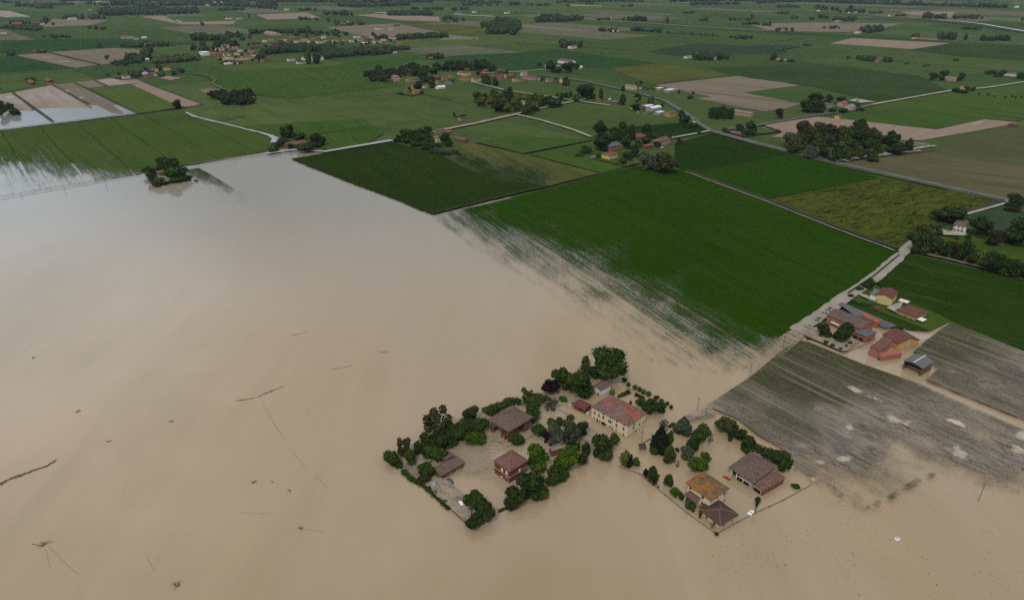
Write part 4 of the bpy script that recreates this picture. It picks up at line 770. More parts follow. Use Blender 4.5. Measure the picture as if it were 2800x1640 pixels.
h = House('garden_shed', 'a4', (1000, 555), (890, 505), (1020, 545), 'low dark brown garden shed roof by the pale boundary wall', 'shed', h=2.0)
h.walls('flat', W['oldbrick']).roof(R['redbrown'], .3)
# ---- white house behind the dark trees
h = House('white_house', 'a5', (1065, 619), (911, 590), (1142, 576), 'white two storey house with grey brown hipped roof among dark trees', ytop=546)
h.walls('hip', W['white'], .33).roof(R['greybrown'], .5).chimney(h.lx * .45, h.ly * .5, h.h + 2.9)
h.at('L', [(945, 528), (992, 538), (1038, 550)], 1.0, 1.3).at('L', [(938, 568), (985, 577), (1030, 587)], 1.9, 1.2, name='double_window').at('R', [(1110, 545), (1130, 535)], .9, 1.3).at('R', [(1098, 578), (1128, 568)], 1.4, 1.3)
h.at('R', [(1075, 598)], 1.0, 2.0, name='door')
h = House('small_house', 'a5', (1395, 640), (1345, 625), (1420, 632), 'small pink roofed hut half hidden behind the brown bush on the lawn', 'hut', h=2.6)
h.walls('hip', W['pale'], .3).roof(R['pale'], .3)
# ------------------------------------------------------------------ trees
def leaf_mat(name, dark, light, trans=.0):
    t = NT(name); s = t.attr('shade'); r = t.rnd()
    c = t.mix(s, dark, light)
    c = t.mix(t.math('MULTIPLY', r, .35), c, t.mix(s, scl(dark, .6), scl(light, .72)))
    return t.done(t.bsdf(c, .85, .04))
L = {'far': leaf_mat('far leaves', (.016, .028, .010), (.052, .074, .026)), 'dark': leaf_mat('dark leaves', (.013, .025, .006), (.052, .078, .018)), 'mid': leaf_mat('green leaves', (.017, .034, .006), (.070, .100, .019)), 'bright': leaf_mat('fresh green leaves', (.022, .050, .005), (.085, .140, .013)),
     'olive': leaf_mat('olive leaves', (.026, .034, .009), (.095, .102, .030)), 'silver': leaf_mat('silver green leaves', (.032, .042, .024), (.105, .118, .072)), 'purple': leaf_mat('purple leaves', (.010, .007, .010), (.030, .014, .018)),
     'lime': leaf_mat('yellow green leaves', (.050, .068, .010), (.160, .170, .030)), 'red': leaf_mat('russet leaves', (.040, .014, .006), (.115, .040, .014)), 'conifer': leaf_mat('conifer needles', (.007, .014, .007), (.018, .028, .012)), 'yellow': leaf_mat('yellow blossom', (.10, .10, .008), (.26, .22, .02)),
     'brownish': leaf_mat('brownish leaves', (.020, .018, .008), (.052, .044, .018))}
M_BARK = plain('bark', (.055, .042, .032), .95, .05)

def crown_np(kind, seed, n):
    """leaf faces of a unit crown: x, y in -1..1, z in 0..2"""
    r = np.random.RandomState(seed); lobes = []
    if kind == 'round':
        lobes.append((0, 0, 1.05, .62))
        for k in range(9):
            a = 2.4 * k + r.uniform(-.4, .4); z = .48 + 1.15 * ((k * .37 + r.uniform(0, .3)) % 1.0); rr = r.uniform(.46, .72) * math.sqrt(max(.15, 1 - (z - 1) ** 2 * .9))
            lobes.append((rr * math.cos(a), rr * math.sin(a), z, r.uniform(.22, .46)))
        lobes.append((r.uniform(-.15, .15), r.uniform(-.15, .15), 1.6, .36))
    elif kind == 'tall':
        for k in range(10):
            z = .35 + 1.35 * k / 9; rr = .42 * math.sin(min(1, (2 - z) / 1.5) * 1.57); a = r.uniform(0, 6.28); lobes.append((rr * math.cos(a), rr * math.sin(a), z, .18 + .42 * min(1, (2.1 - z) / 1.2)))
    elif kind == 'column':
        for k in range(11):
            z = .2 + 1.65 * k / 10; a = r.uniform(0, 6.28); w = .55 * math.sin(math.pi * min(.92, .18 + .8 * k / 10)) + .12; lobes.append((.3 * math.cos(a), .3 * math.sin(a), z, w))
    elif kind == 'cone':
        for k in range(22):
            z = .12 + 1.75 * k / 21; w = (2.05 - z) / 2; a = 2.4 * k; lobes.append((.55 * w * math.cos(a), .55 * w * math.sin(a), z, .1 + .42 * w))
    elif kind == 'loose':
        for k in range(17):
            a = r.uniform(0, 6.28); z = r.uniform(.5, 1.85); rr = r.uniform(.25, .82) * math.sqrt(max(.1, 1 - (z - 1.1) ** 2)); lobes.append((rr * math.cos(a), rr * math.sin(a), z, r.uniform(.14, .27)))
    elif kind == 'ball':
        lobes = [(0, 0, 1, .97)]
    else:                                            # bush
        for k in range(10):
            a = 2.4 * k + r.uniform(-.5, .5); rr = r.uniform(.3, .68); lobes.append((rr * math.cos(a), rr * math.sin(a), r.uniform(.35, 1.1), r.uniform(.34, .6)))
        lobes.append((0, 0, .9, .6))
    L_ = np.array(lobes); w = L_[:, 3] ** 2; idx = r.choice(len(L_), n, p=w / w.sum())
    d = r.normal(size=(n, 3)); d /= np.linalg.norm(d, axis=1)[:, None]
    sq = np.array([1, 1, .9]); rad = (.70 + .42 * r.rand(n) ** .8)[:, None]
    rad = np.where(r.rand(n, 1) < .1, rad * r.uniform(1.05, 1.3, (n, 1)), rad)      # stray sprays make the outline ragged
    if kind == 'ball': rad = .93 + .09 * r.rand(n)[:, None]
    c = L_[idx, :3] + d * sq * L_[idx, 3][:, None] * rad
    nrm = d + r.normal(size=(n, 3)) * .55; nrm /= np.linalg.norm(nrm, axis=1)[:, None]
    t = np.cross(nrm, r.normal(size=(n, 3))); t /= np.linalg.norm(t, axis=1)[:, None]; b = np.cross(nrm, t)
    s = (.04 + .055 * r.rand(n))[:, None] * (.75 if kind == 'loose' else 1)
    q = np.stack([c - t * s - b * s * .6, c + t * s - b * s * .7, c + t * s * .8 + b * s * .8, c - t * s * .7 + b * s * .7], 1)
    lobe_tone = r.rand(len(L_)); sh = np.clip(.15 + .45 * lobe_tone[idx] + r.normal(size=n) * .22, 0, 1)
    V = q.reshape(-1, 3); Fq = np.arange(4 * n).reshape(n, 4)
    core = []                                        # twig-dense hearts of the lobes, so a crown is not see-through everywhere
    if kind != 'loose':
        for (x, y, z, w_) in lobes: core.append((x, y, z, w_ * .74))
    return V, Fq, sh, core
_ICO = None
def ico():
    global _ICO
    if _ICO is None:
        bm = bmesh.new(); bmesh.ops.create_icosphere(bm, subdivisions=2, radius=1); _ICO = (np.array([v.co[:] for v in bm.verts]), np.array([[v.index for v in f.verts] for f in bm.faces])); bm.free()
    return _ICO
_CROWN = {}
def crown_mesh(kind, var, mat, n):
    key = (kind, var, mat, n)
    if key in _CROWN: return _CROWN[key]
    V, Fq, sh, core = crown_np(kind, 100 + var * 7 + len(kind), n)
    lo, hi = V[:, :2].min(), V[:, :2].max(); z0, z1 = V[:, 2].min(), V[:, 2].max()
    sxy = 1.0 / np.percentile(np.abs(V[:, :2]), 98.5); sz = 2.0 / (z1 - z0)
    fl = [list(map(int, f)) for f in Fq]; shade = list(sh); vs_ = [tuple(p) for p in V]
    iv, fi = ico(); r = np.random.RandomState(var + 5)
    for (x, y, z, w) in core:
        k = len(vs_); P = iv * (w * (1 + .16 * r.normal(size=(len(iv), 1)).clip(-1.5, 1.5))) + np.array([x, y, z]); vs_ += [tuple(p) for p in P]
        fl += [[int(i) + k for i in f] for f in fi]; shade += list(np.clip(r.rand(len(fi)) * .5, 0, 1))
    vs_ = [(x * sxy, y * sxy, (z - z0) * sz) for x, y, z in vs_]
    me = bpy.data.meshes.new('crown'); me.from_pydata(vs_, [], fl); me.update()
    a = me.attributes.new('shade', 'FLOAT', 'FACE'); a.data.foreach_set('value', np.array(shade, np.float32)); me.materials.append(L[mat])
    _CROWN[key] = me; return me
_TRUNK = {}
def trunk_mesh(kind, var):
    key = (kind, var % 3)
    if key in _TRUNK: return _TRUNK[key]
    r = random.Random(var); m = MB(); k = .07 if kind not in ('bush', 'ball') else .05
    top = {'cone': 1.8, 'column': 1.7, 'loose': 1.1}.get(kind, 1.0)
    m.tube((0, 0, -.12), (.03, .02, top * .5), k, k * .75, 8); m.tube((.03, .02, top * .5), (0, .03, top), k * .75, k * .3, 8)
    for i in range(7 if kind == 'loose' else 5):
        a = i * 2.4 + r.uniform(-.3, .3); z = top * r.uniform(.35, .8); ln = {'column': .25, 'cone': .3}.get(kind, .62)
        m.tube((0.02, 0.02, z), (ln * math.cos(a), ln * math.sin(a), min(1.75, z + ln * (.8 if kind != 'cone' else -.1))), k * .42, k * .12, 5)
    _TRUNK[key] = m.mesh('trunk', M_BARK); return _TRUNK[key]
_TV = [0]; _TR = random.Random(11)
def crown_fit(c, cx, cy, w, h):
    """a crown of the measured width and height on the photograph -> base point, radius, half height"""
    a = 3.0
    for _ in range(5):
        p = G(c, cx, cy, a); k = ppm(c, p); r = w / 2 / k; phi = math.atan2(CAM_H - a, math.hypot(p.x, p.y)); e = h / 2 / k
        q = e * e - (r * math.sin(phi)) ** 2
        a = max(math.sqrt(q) / math.cos(phi) if q > 0 else 0, .42 * r)
    return Vector((p.x, p.y, 0)), r, a
def tree(c, cx, cy, w, h, kind, mat, label=None, group=None, parts=True, name=None, cat=None, n=None):
    base, r, a = crown_fit(c, cx, cy, w * 1.05, h * 1.05); _TV[0] += 1; var = _TV[0] % 5
    is_bush = kind in ('bush', 'ball'); name = name or ('bush' if is_bush else 'tree'); cat = cat or name
    px = w / K[c][2]
    n = n or (2600 if px > 40 else 1300 if px > 18 else 420); n = {'loose': int(n * .8)}.get(kind, n)
    cm = crown_mesh(kind, var, mat, n); rz = _TR.uniform(0, 6.28)
    if parts:
        o = empty(name, base, rz); t = link('trunk', trunk_mesh(kind, var), o); t.scale = (r, r, a); k = link('crown', cm, o); k.scale = (r, r, a)
    else:
        o = link(name, cm, None, base); o.scale = (r, r, a); o.rotation_euler = (0, 0, rz)
    tag(o, label, cat, group); return o
def hedge(c, pts, width, height, mat, label, name='hedge', n_per=14, gap=0.0, group=None, ground=True):
    """clipped or overgrown hedge: leaf faces through its whole volume on a twiggy heart"""
    P = [G(c, *p) for p in pts]; base = P[0].copy(); r = np.random.RandomState(int(abs(base.x) * 10) % 9999); V = []; F_ = []; S = []; core = MB()
    for p, q in zip(P, P[1:]):
        ln = (q - p).length; d = (q - p).normalized(); nn = Vector((-d.y, d.x, 0)); m = max(6, int(ln * (width + height) * n_per / max(1, width * height) ** .3)); m = min(m, 2500)
        u = r.rand(m) * ln; th = r.rand(m) * math.pi; bulge = 1 + .24 * np.sin(u * 1.3 + r.rand() * 6) + .22 * np.sin(u * .41 + r.rand() * 6)
        y = np.cos(th) * width / 2 * bulge; z = np.sin(th) ** .6 * height * bulge * (.9 + .15 * r.rand(m)); s = .12 * min(height, 2.2) + .10 * r.rand(m)
        for i in range(m):
            ce = p - base + d * float(u[i]) + nn * float(y[i]) + Vector((0, 0, max(.05, float(z[i]))))
            a_ = Vector(r.normal(size=3)).normalized(); b_ = a_.cross(Vector(r.normal(size=3))).normalized(); k = len(V); si = float(s[i])
            V += [tuple(ce + a_ * si), tuple(ce + b_ * si), tuple(ce - a_ * si), tuple(ce - b_ * si)]; F_.append((k, k + 1, k + 2, k + 3)); S.append(float(np.clip(.45 + .25 * r.normal(), 0, 1)))
        k = len(V); hw = width * .36; hz = height * .8
        for e in (p, q):
            for sy, zz in ((-1, -.1), (1, -.1), (.7, hz), (-.7, hz)): V.append(tuple(e - base + nn * (hw * sy) + Vector((0, 0, zz))))
        F_ += [(k, k + 1, k + 5, k + 4), (k + 1, k + 2, k + 6, k + 5), (k + 2, k + 3, k + 7, k + 6), (k + 3, k, k + 4, k + 7), (k + 3, k + 2, k + 1, k), (k + 4, k + 5, k + 6, k + 7)]; S += [.1] * 6
    me = bpy.data.meshes.new(name); me.from_pydata(V, [], F_); me.update(); a = me.attributes.new('shade', 'FLOAT', 'FACE'); a.data.foreach_set('value', np.array(S, np.float32)); me.materials.append(L[mat])
    return tag(link(name, me, None, base), label, 'hedge', group)

# ---- left farmyard grove
for a in [
 ('a1', 115, 895, 115, 110, 'bush', 'mid', 'leafy green bush at the far left tip of the flooded farmyard'),
 ('a1', 195, 805, 112, 145, 'loose', 'olive', 'thin grey green tree just behind the leftmost bush'),
 ('a1', 165, 945, 80, 60, 'bush', 'dark', 'low dark bush in the water under the leftmost green bush'),
 ('a1', 252, 890, 105, 125, 'tall', 'mid', 'green tree between the thin grey green tree and the bare silt patch'),
 ('a1', 312, 815, 80, 112, 'tall', 'dark', 'small dark upright tree left of the dark pair above the shed'),
 ('a1', 385, 785, 115, 155, 'round', 'dark', 'dark round tree directly below the tall open crowned tree'),
 ('a1', 478, 618, 225, 250, 'loose', 'olive', 'tall open crowned olive tree rising out of the left grove'),
 ('a1', 445, 855, 160, 130, 'bush', 'mid', 'broad green bush covering the back of the grey tiled shed'),
 ('a1', 515, 745, 170, 140, 'bush', 'dark', 'dark thicket at the foot of the tall open crowned tree'),
 ('a1', 640, 695, 190, 150, 'bush', 'dark', 'wide dark thicket in the middle of the left grove'),
 ('a1', 760, 655, 170, 130, 'bush', 'dark', 'dark thicket touching the left corner of the open brick barn'),
 ('a1', 560, 775, 130, 90, 'bush', 'dark', 'lowest dark thicket at the edge of the pale yard silt'),
 ('a1', 710, 550, 118, 125, 'round', 'dark', 'dark round tree standing alone left of the big tiled barn roof'),
 ('a1', 745, 745, 150, 112, 'round', 'bright', 'bright green rounded tree at the yard edge below the barn'),
 ('a1', 862, 530, 115, 90, 'bush', 'mid', 'leftmost of the three green bushes behind the big barn roof'),
 ('a1', 935, 500, 105, 75, 'bush', 'mid', 'middle one of the three green bushes behind the big barn roof'),
 ('a1', 1000, 465, 80, 62, 'bush', 'mid', 'topmost of the three green bushes behind the big barn roof'),
 ('a1', 378, 985, 115, 110, 'bush', 'mid', 'green bush pressed against the left end of the grey shed'),
 ('a1', 365, 1040, 100, 75, 'bush', 'brownish', 'brownish scrub above the blue pickup'),
 ('a1', 1060, 752, 112, 90, 'bush', 'mid', 'green bush growing under the right eave of the open barn'),
 ('a1', 1192, 545, 108, 140, 'tall', 'mid', 'slender green tree behind the right corner of the open barn'),
 ('a1', 1238, 680, 112, 105, 'round', 'mid', 'round tree at the right corner of the open barn'),
 ('a1', 1062, 460, 62, 72, 'bush', 'mid', 'small bush between the barn ridge and the loose green shrubs'),
 ('a1', 1152, 415, 95, 112, 'loose', 'mid', 'loose green tree at the top left of the flooded garden'),
 ('a1', 1212, 450, 150, 112, 'bush', 'mid', 'wide shrub behind the slender tree by the barn'),
 ('a1', 1328, 490, 100, 90, 'loose', 'silver', 'sparse grey shrub in open water left of the red roofed shed'),
 ('a1', 755, 1222, 165, 185, 'round', 'mid', 'green tree above the pair at the lower yard corner'),
 ('a1', 830, 1312, 135, 150, 'round', 'dark', 'dark tree at the right of the lower yard corner group'),
 ('a1', 745, 1370, 122, 125, 'round', 'dark', 'lowest dark tree at the bottom corner of the left yard'),
 ('a1', 1185, 1088, 205, 205, 'round', 'dark', 'big dark tree hiding the right corner of the square brick house'),
 ('a1', 1050, 1198, 140, 150, 'round', 'dark', 'dark tree left of the big one below the brick house'),
 ('a1', 1352, 1030, 115, 140, 'round', 'mid', 'green tree at the water edge right of the big dark one'),
 ('e2', 640, 690, 290, 420, 'round', 'silver', 'left one of the two silver leaved willows in the middle garden'),
 ('e2', 915, 640, 340, 480, 'round', 'silver', 'larger right one of the two silver leaved willows'),
 ('e2', 560, 445, 220, 140, 'bush', 'mid', 'green bush above the left silver willow'),
 ('e2', 700, 440, 170, 150, 'bush', 'dark', 'dark bush between the two willow tops'),
 ('e2', 915, 350, 145, 105, 'bush', 'mid', 'small bush at the water edge above the larger willow'),
 ('e2', 1115, 570, 250, 350, 'round', 'dark', 'dark round tree right of the larger silver willow'),
 ('e2', 460, 730, 130, 200, 'bush', 'purple', 'purplish shrub at the left foot of the willows'),
 ('e2', 285, 1095, 400, 490, 'round', 'bright', 'bright green tree left of the roofless ruin'),
 ('e2', 835, 1150, 410, 450, 'round', 'bright', 'bright green tree right of the roofless ruin'),
 ('e2', 1135, 1150, 205, 270, 'round', 'dark', 'dark tree below the narrow dark tree of the middle garden'),
 ('e2', 1215, 950, 160, 270, 'tall', 'dark', 'narrow dark tree beside the pale silt strip'),
 ('e2', 1050, 920, 115, 165, 'bush', 'mid', 'small shrub between ruin and narrow dark tree'),
 ('e2', 1540, 890, 370, 470, 'round', 'mid', 'big green tree in front of the long cream farmhouse'),
 ('e2', 1740, 800, 210, 250, 'round', 'olive', 'olive tree leaning out of the big green one before the farmhouse'),
 ('e2', 700, 1400, 380, 200, 'round', 'mid', 'low spreading tree at the lower edge of the middle garden'),
 ('a2', 1045, 305, 445, 410, 'round', 'dark', 'largest dark tree of the flood, behind the small white house'),
 ('a2', 765, 325, 140, 290, 'tall', 'olive', 'tall olive green tree at the left side of the largest dark tree'),
 ('a2', 480, 450, 225, 265, 'round', 'mid', 'mid green tree between the purple tree and the bright centre tree'),
 ('a2', 690, 520, 300, 350, 'round', 'mid', 'broad green tree left of the small white house'),
 ('a2', 325, 562, 205, 200, 'round', 'purple', 'dark purple round tree at the outer edge of the northern group'),
 ('a2', 490, 715, 105, 75, 'bush', 'bright', 'bright low bush in the water left of the red roofed shed'),
 ('e3', 875, 888, 92, 98, 'ball', 'bright', 'first clipped ball bush from the largest dark tree'),
 ('e3', 1010, 945, 108, 105, 'ball', 'bright', 'second clipped ball bush from the largest dark tree'),
 ('e3', 1100, 985, 88, 102, 'ball', 'mid', 'third clipped ball bush from the largest dark tree'),
 ('e3', 1180, 1033, 112, 108, 'ball', 'bright', 'fourth clipped ball bush from the largest dark tree'),
 ('e3', 1282, 1075, 112, 112, 'ball', 'mid', 'last clipped ball bush of the row, next to the russet shrub'),
 ('e3', 800, 798, 112, 92, 'bush', 'dark', 'dark bush at the right foot of the largest dark tree'),
 ('e3', 548, 1040, 130, 110, 'bush', 'lime', 'yellow green shrub at the gable of the small white house'),
 ('e3', 1120, 1240, 200, 180, 'round', 'mid', 'green tree at the rear roof edge of the long farmhouse'),
 ('e3', 1310, 1330, 330, 330, 'round', 'dark', 'large dark tree at the right rear corner of the long farmhouse'),
 ('e3', 1500, 1350, 255, 270, 'round', 'dark', 'dark tree nearest the two small balls east of the farmhouse'),
 ('e3', 1540, 1228, 112, 112, 'ball', 'bright', 'bright ball bush on top of the dark trees behind the farmhouse'),
 ('e3', 1445, 1155, 112, 112, 'bush', 'red', 'russet shrub at the end of the clipped ball row'),
 ('e3', 1660, 1270, 82, 82, 'ball', 'dark', 'first small dark ball standing out in the water'),
 ('e3', 1738, 1345, 84, 92, 'ball', 'dark', 'outermost small dark ball standing in the water'),
 ('e3', 920, 1245, 62, 85, 'cone', 'dark', 'tiny dark cone tree behind the farmhouse roof'),
 ('e4', 780, 525, 340, 480, 'cone', 'conifer', 'tall dark conifer right of the thin pole'),
 ('e4', 850, 265, 160, 190, 'loose', 'silver', 'pale misty tree behind the tall dark conifer'),
 ('e4', 955, 505, 125, 275, 'tall', 'mid', 'narrow green tree at the right side of the tall conifer'),
 ('e4', 1205, 275, 300, 340, 'cone', 'silver', 'feathery grey green tree beside the pale silt mound'),
 ('e4', 1500, 440, 330, 370, 'round', 'mid', 'round green tree right of the feathery grey one'),
 ('e4', 1680, 520, 115, 185, 'loose', 'olive', 'loose olive branches at the right of the round green tree'),
 ('e4', 1370, 645, 215, 245, 'ball', 'dark', 'dense dark ball tree below the round green tree'),
 ('e4', 1275, 780, 240, 225, 'round', 'silver', 'grey green rounded tree left below the dense dark ball'),
 ('e4', 1460, 990, 335, 305, 'round', 'bright', 'bright green tree nearest to the lichen roofed villa'),
 ('e4', 1605, 890, 192, 202, 'round', 'bright', 'smaller bright green tree joined to the right of the brightest one'),
 ('e4', 935, 822, 222, 345, 'tall', 'olive', 'egg shaped olive tree in the open flooded garden'),
 ('e4', 670, 728, 172, 178, 'ball', 'bright', 'bright ball tree at the foot of the tall conifer'),
 ('e4', 1085, 725, 82, 92, 'round', 'mid', 'tiny young tree between egg shaped tree and grey green tree'),
 ('e4', 1100, 985, 80, 130, 'loose', 'olive', 'nearly bare sapling in the middle of the flooded garden'),
 ('e4', 135, 890, 180, 290, 'column', 'lime', 'variegated yellow green column tree at the wall'),
 ('e4', 215, 935, 130, 240, 'column', 'purple', 'deep purple column tree between two green ones'),
 ('e4', 322, 950, 162, 175, 'round', 'bright', 'bright small tree right of the purple column'),
 ('e4', 642, 1168, 192, 318, 'tall', 'dark', 'dark pointed tree by the garden wall'),
 ('e4', 510, 1150, 100, 165, 'tall', 'purple', 'small purple tree left of the dark pointed one'),
 ('e4', 662, 1345, 112, 72, 'bush', 'red', 'russet low shrub under the dark pointed tree'),
 ('e4', 925, 1290, 165, 240, 'tall', 'mid', 'slender green tree at the wall left of the villa'),
 ('a3', 642, 940, 112, 102, 'round', 'bright', 'round headed young tree on a bare stem by the wall'),
 ('a3', 712, 990, 62, 92, 'tall', 'dark', 'thin dark tree between round headed tree and villa porch'),
 ('a3', 775, 1060, 62, 125, 'column', 'silver', 'grey narrow tree in front of the villa porch'),
 ('a3', 825, 1100, 100, 92, 'bush', 'mid', 'green bush in front of the villa porch pillar'),
 ('a3', 910, 1180, 34, 95, 'column', 'mid', 'thin green column at the bungalow left corner'),
 ('a3', 1042, 1300, 46, 70, 'loose', 'olive', 'bare sapling before the bungalow front windows'),
 ('a3', 1085, 1390, 46, 42, 'ball', 'dark', 'single dark shrub at the sharp corner of the garden wall'),
 ('a3', 1185, 228, 222, 182, 'round', 'olive', 'olive yellow round tree heading the row beside the silted field'),
 ('a3', 1252, 325, 102, 152, 'round', 'dark', 'second tree of the row beside the silted field'),
 ('a3', 1342, 345, 112, 152, 'round', 'dark', 'third tree of the row beside the silted field'),
 ('a3', 1437, 435, 172, 162, 'round', 'dark', 'fourth and broadest tree of the row before the big barn'),
 ('a3', 1530, 492, 92, 92, 'bush', 'mid', 'low bush between fourth row tree and big barn ridge'),
 ('a3', 1605, 520, 122, 130, 'loose', 'dark', 'thin dark tree right behind the big barn ridge'),
 ('a3', 1722, 560, 215, 192, 'round', 'dark', 'large very dark tree behind the right end of the big barn'),
 ('a3', 1818, 640, 152, 192, 'round', 'mid', 'green tree at the right end of the row over the red tiled shed'),
 ('a3', 1922, 886, 86, 50, 'bush', 'dark', 'flat shrub drowned in open water right of the red tiled shed'),
 ('a3', 475, 775, 22, 24, 'ball', 'dark', 'tiny dark shrub above its twin between wall trees'), ('a3', 466, 893, 20, 28, 'ball', 'brownish', 'tiny brown shrub right at the garden wall'),
 # orange farm
 ('a4', 860, 205, 150, 140, 'round', 'dark', 'dark tree at the road behind the tall yellow house'),
 ('a4', 655, 360, 62, 62, 'bush', 'purple', 'small purple bush at the garden entrance near the road'),
 ('a4', 338, 768, 152, 178, 'round', 'dark', 'left dark tree before the long orange farmhouse'),
 ('a4', 572, 800, 192, 250, 'round', 'dark', 'large dark tree before the middle of the orange farmhouse'),
 ('a4', 540, 868, 128, 122, 'round', 'bright', 'bright green small tree before the large dark one'),
 ('a4', 345, 922, 82, 62, 'bush', 'dark', 'dark garden bush in the front yard silt'), ('a4', 432, 962, 50, 60, 'bush', 'dark', 'small dark bush near the front yard corner'), ('a4', 598, 968, 46, 60, 'cone', 'dark', 'tiny dark cone shrub in the front yard'), ('a4', 642, 930, 46, 58, 'bush', 'mid', 'small green shrub right of the tiny cone'), ('a4', 530, 1005, 60, 50, 'bush', 'olive', 'olive shrub at the lowest corner of the front yard'), ('a4', 150, 868, 80, 46, 'bush', 'dark', 'flat dark bush at the yard entrance'),
 ('a4', 900, 470, 90, 60, 'bush', 'mid', 'green bush beside the dark garden shed'), ('a4', 760, 270, 90, 70, 'bush', 'dark', 'dark low bush at the gate by the road'),
 # white house and the wood edge
 ('a5', 872, 385, 335, 205, 'round', 'dark', 'huge dark tree left behind the white house'), ('a5', 1280, 520, 255, 222, 'round', 'dark', 'dark round tree right of the white house'), ('a5', 1735, 600, 330, 350, 'round', 'dark', 'very dark big tree cut by the right picture edge'),
 ('a5', 1685, 212, 172, 165, 'round', 'dark', 'dark tree at the road fork by the right edge'), ('a5', 545, 615, 245, 225, 'round', 'olive', 'olive tree at the near left end of the wood edge'), ('a5', 720, 560, 130, 140, 'round', 'olive', 'small olive tree before the huge dark one'), ('a5', 1270, 915, 172, 200, 'round', 'lime', 'yellow flowering tree in the middle of the dark wood edge'),
 ('a5', 1430, 690, 165, 180, 'round', 'brownish', 'brownish round tree on the lawn before the pink hut'), ('a5', 1105, 660, 65, 72, 'ball', 'dark', 'clipped dark ball beside the white house drive'), ('a5', 970, 672, 52, 72, 'tall', 'mid', 'small upright shrub before the parked blue car'), ('a5', 1180, 612, 92, 52, 'bush', 'dark', 'low dark bush at the right corner of the white house'), ('a5', 1515, 620, 110, 90, 'bush', 'dark', 'dark shrubs right of the pink hut'), ('a5', 1640, 320, 170, 80, 'bush', 'brownish', 'brown scrub under the road fork tree')]:
    tree(*a)
for cx, cy, w, h_, m in [(480, 740, 150, 240, 'dark'), (575, 735, 190, 250, 'mid'), (690, 770, 165, 230, 'dark'), (770, 790, 140, 210, 'mid'), (850, 820, 150, 210, 'dark'), (940, 830, 150, 220, 'brownish'), (1020, 840, 150, 220, 'dark'), (1095, 820, 130, 250, 'dark'), (1165, 920, 120, 190, 'mid'), (1370, 950, 190, 260, 'dark'), (1470, 985, 180, 240, 'dark'), (1560, 1010, 160, 210, 'mid'), (1640, 1030, 160, 210, 'dark'), (1720, 1070, 160, 210, 'dark'), (1800, 1100, 150, 200, 'dark')]:
    tree('a5', cx, cy, w, h_, 'round', m, 'dark green tree in the dense row along the meadow below the white house', 'trees of the dense row below the white house')

for cx, cy, w, h_, k_, m_, lb in [(560, 690, 90, 70, 'loose', 'olive', 'loose olive scrub between the tall open tree and the dark thickets'), (690, 610, 100, 70, 'bush', 'mid', 'green scrub on top of the dark thicket left of the barn'), (300, 905, 60, 40, 'loose', 'olive', 'thin olive scrub on the bare silt beside the shed bush'), (330, 960, 70, 40, 'loose', 'mid', 'thin green weeds on the silt above the ragged hedge'), (470, 1010, 46, 46, 'bush', 'dark', 'dark shrub in the shadow of the shed gable'), (1105, 470, 50, 60, 'loose', 'mid', 'loose shrub right of the small bush behind the barn'), (1170, 500, 70, 60, 'loose', 'olive', 'olive shrub below the wide shrub by the slender tree'), (1300, 440, 60, 40, 'loose', 'olive', 'drowned olive twigs above the sparse grey shrub'), (1000, 1150, 60, 50, 'loose', 'olive', 'olive sprays at the left of the dark pair below the brick house'), (940, 1290, 50, 34, 'loose', 'mid', 'thin weeds near the broken hedge of the lower yard')]:
    tree('a1', cx, cy, w, h_, k_, m_, lb, name='bush', cat='bush')
# palm
p0 = G('a3', 1497, 1150); ht = height_at('a3', p0, 1503, 1030); rt = empty('palm_tree', p0); tag(rt, 'lone palm standing in the water beside the floating white slab', 'palm tree')
m = MB(); m.tube((0, 0, -.3), (.1, 0, ht * .45), .22, .18, 8); m.build('trunk', M_BARK, rt); m = MB(); m.tube((.1, 0, ht * .42), (.12, 0, ht), .5, .75, 10); m.build('dead_frond_skirt', L['olive'], rt)
m = MB(); rr = random.Random(4)
for k in range(30):
    a = k * 2.4; el = rr.uniform(-.3, 1.2); ln = rr.uniform(1.5, 2.1); pr = None
    for s in range(5):
        u = s / 4; q = Vector((.12 + math.cos(a) * ln * u * math.cos(el), math.sin(a) * ln * u * math.cos(el), ht + .2 + ln * (u * math.sin(el) - .55 * u * u))); wd = .34 * math.sin(math.pi * min(.96, .15 + .8 * u)); sd_ = Vector((-math.sin(a), math.cos(a), 0)) * wd
        if pr: m.add([pr[0] - pr[1], pr[0] + pr[1], q + sd_, q - sd_], [(0, 1, 2, 3)])
        pr = (q, sd_)
m.build('crown', L['dark'], rt)
# hedges
hedge('a1', [(198, 1000), (260, 1062), (345, 1105), (430, 1172), (500, 1235), (555, 1290)], 2.3, 1.5, 'mid', 'ragged green hedge along the lower left edge of the flooded farmyard')
hedge('e3', [(665, 1155), (830, 1095)], 2.2, 1.7, 'mid', 'clipped green hedge behind the roof of the cream farmhouse'); hedge('e3', [(830, 1085), (900, 1060)], 2.2, 1.7, 'red', 'russet end piece of the clipped hedge behind the farmhouse'); hedge('e3', [(1012, 1110), (1090, 1145), (1180, 1185)], 2.0, 1.6, 'red', 'russet hedge between the clipped balls and the farmhouse')
hedge('e4', [(925, 330), (1035, 275)], 1.7, 1.3, 'mid', 'short clipped green hedge beside the feathery grey tree')
hedge('a4', [(105, 775), (230, 690), (340, 590), (440, 500)], 3.2, 1.9, 'mid', 'hedge along the silted road before the orange farmhouse'); hedge('a4', [(590, 405), (700, 455), (890, 505)], 3.5, 1.8, 'dark', 'dark hedge at the garden of the tall yellow house'); hedge('a4', [(1215, 605), (1300, 645), (1420, 690)], 1.5, .9, 'lime', 'low yellow green hedge before the yellow bungalow')
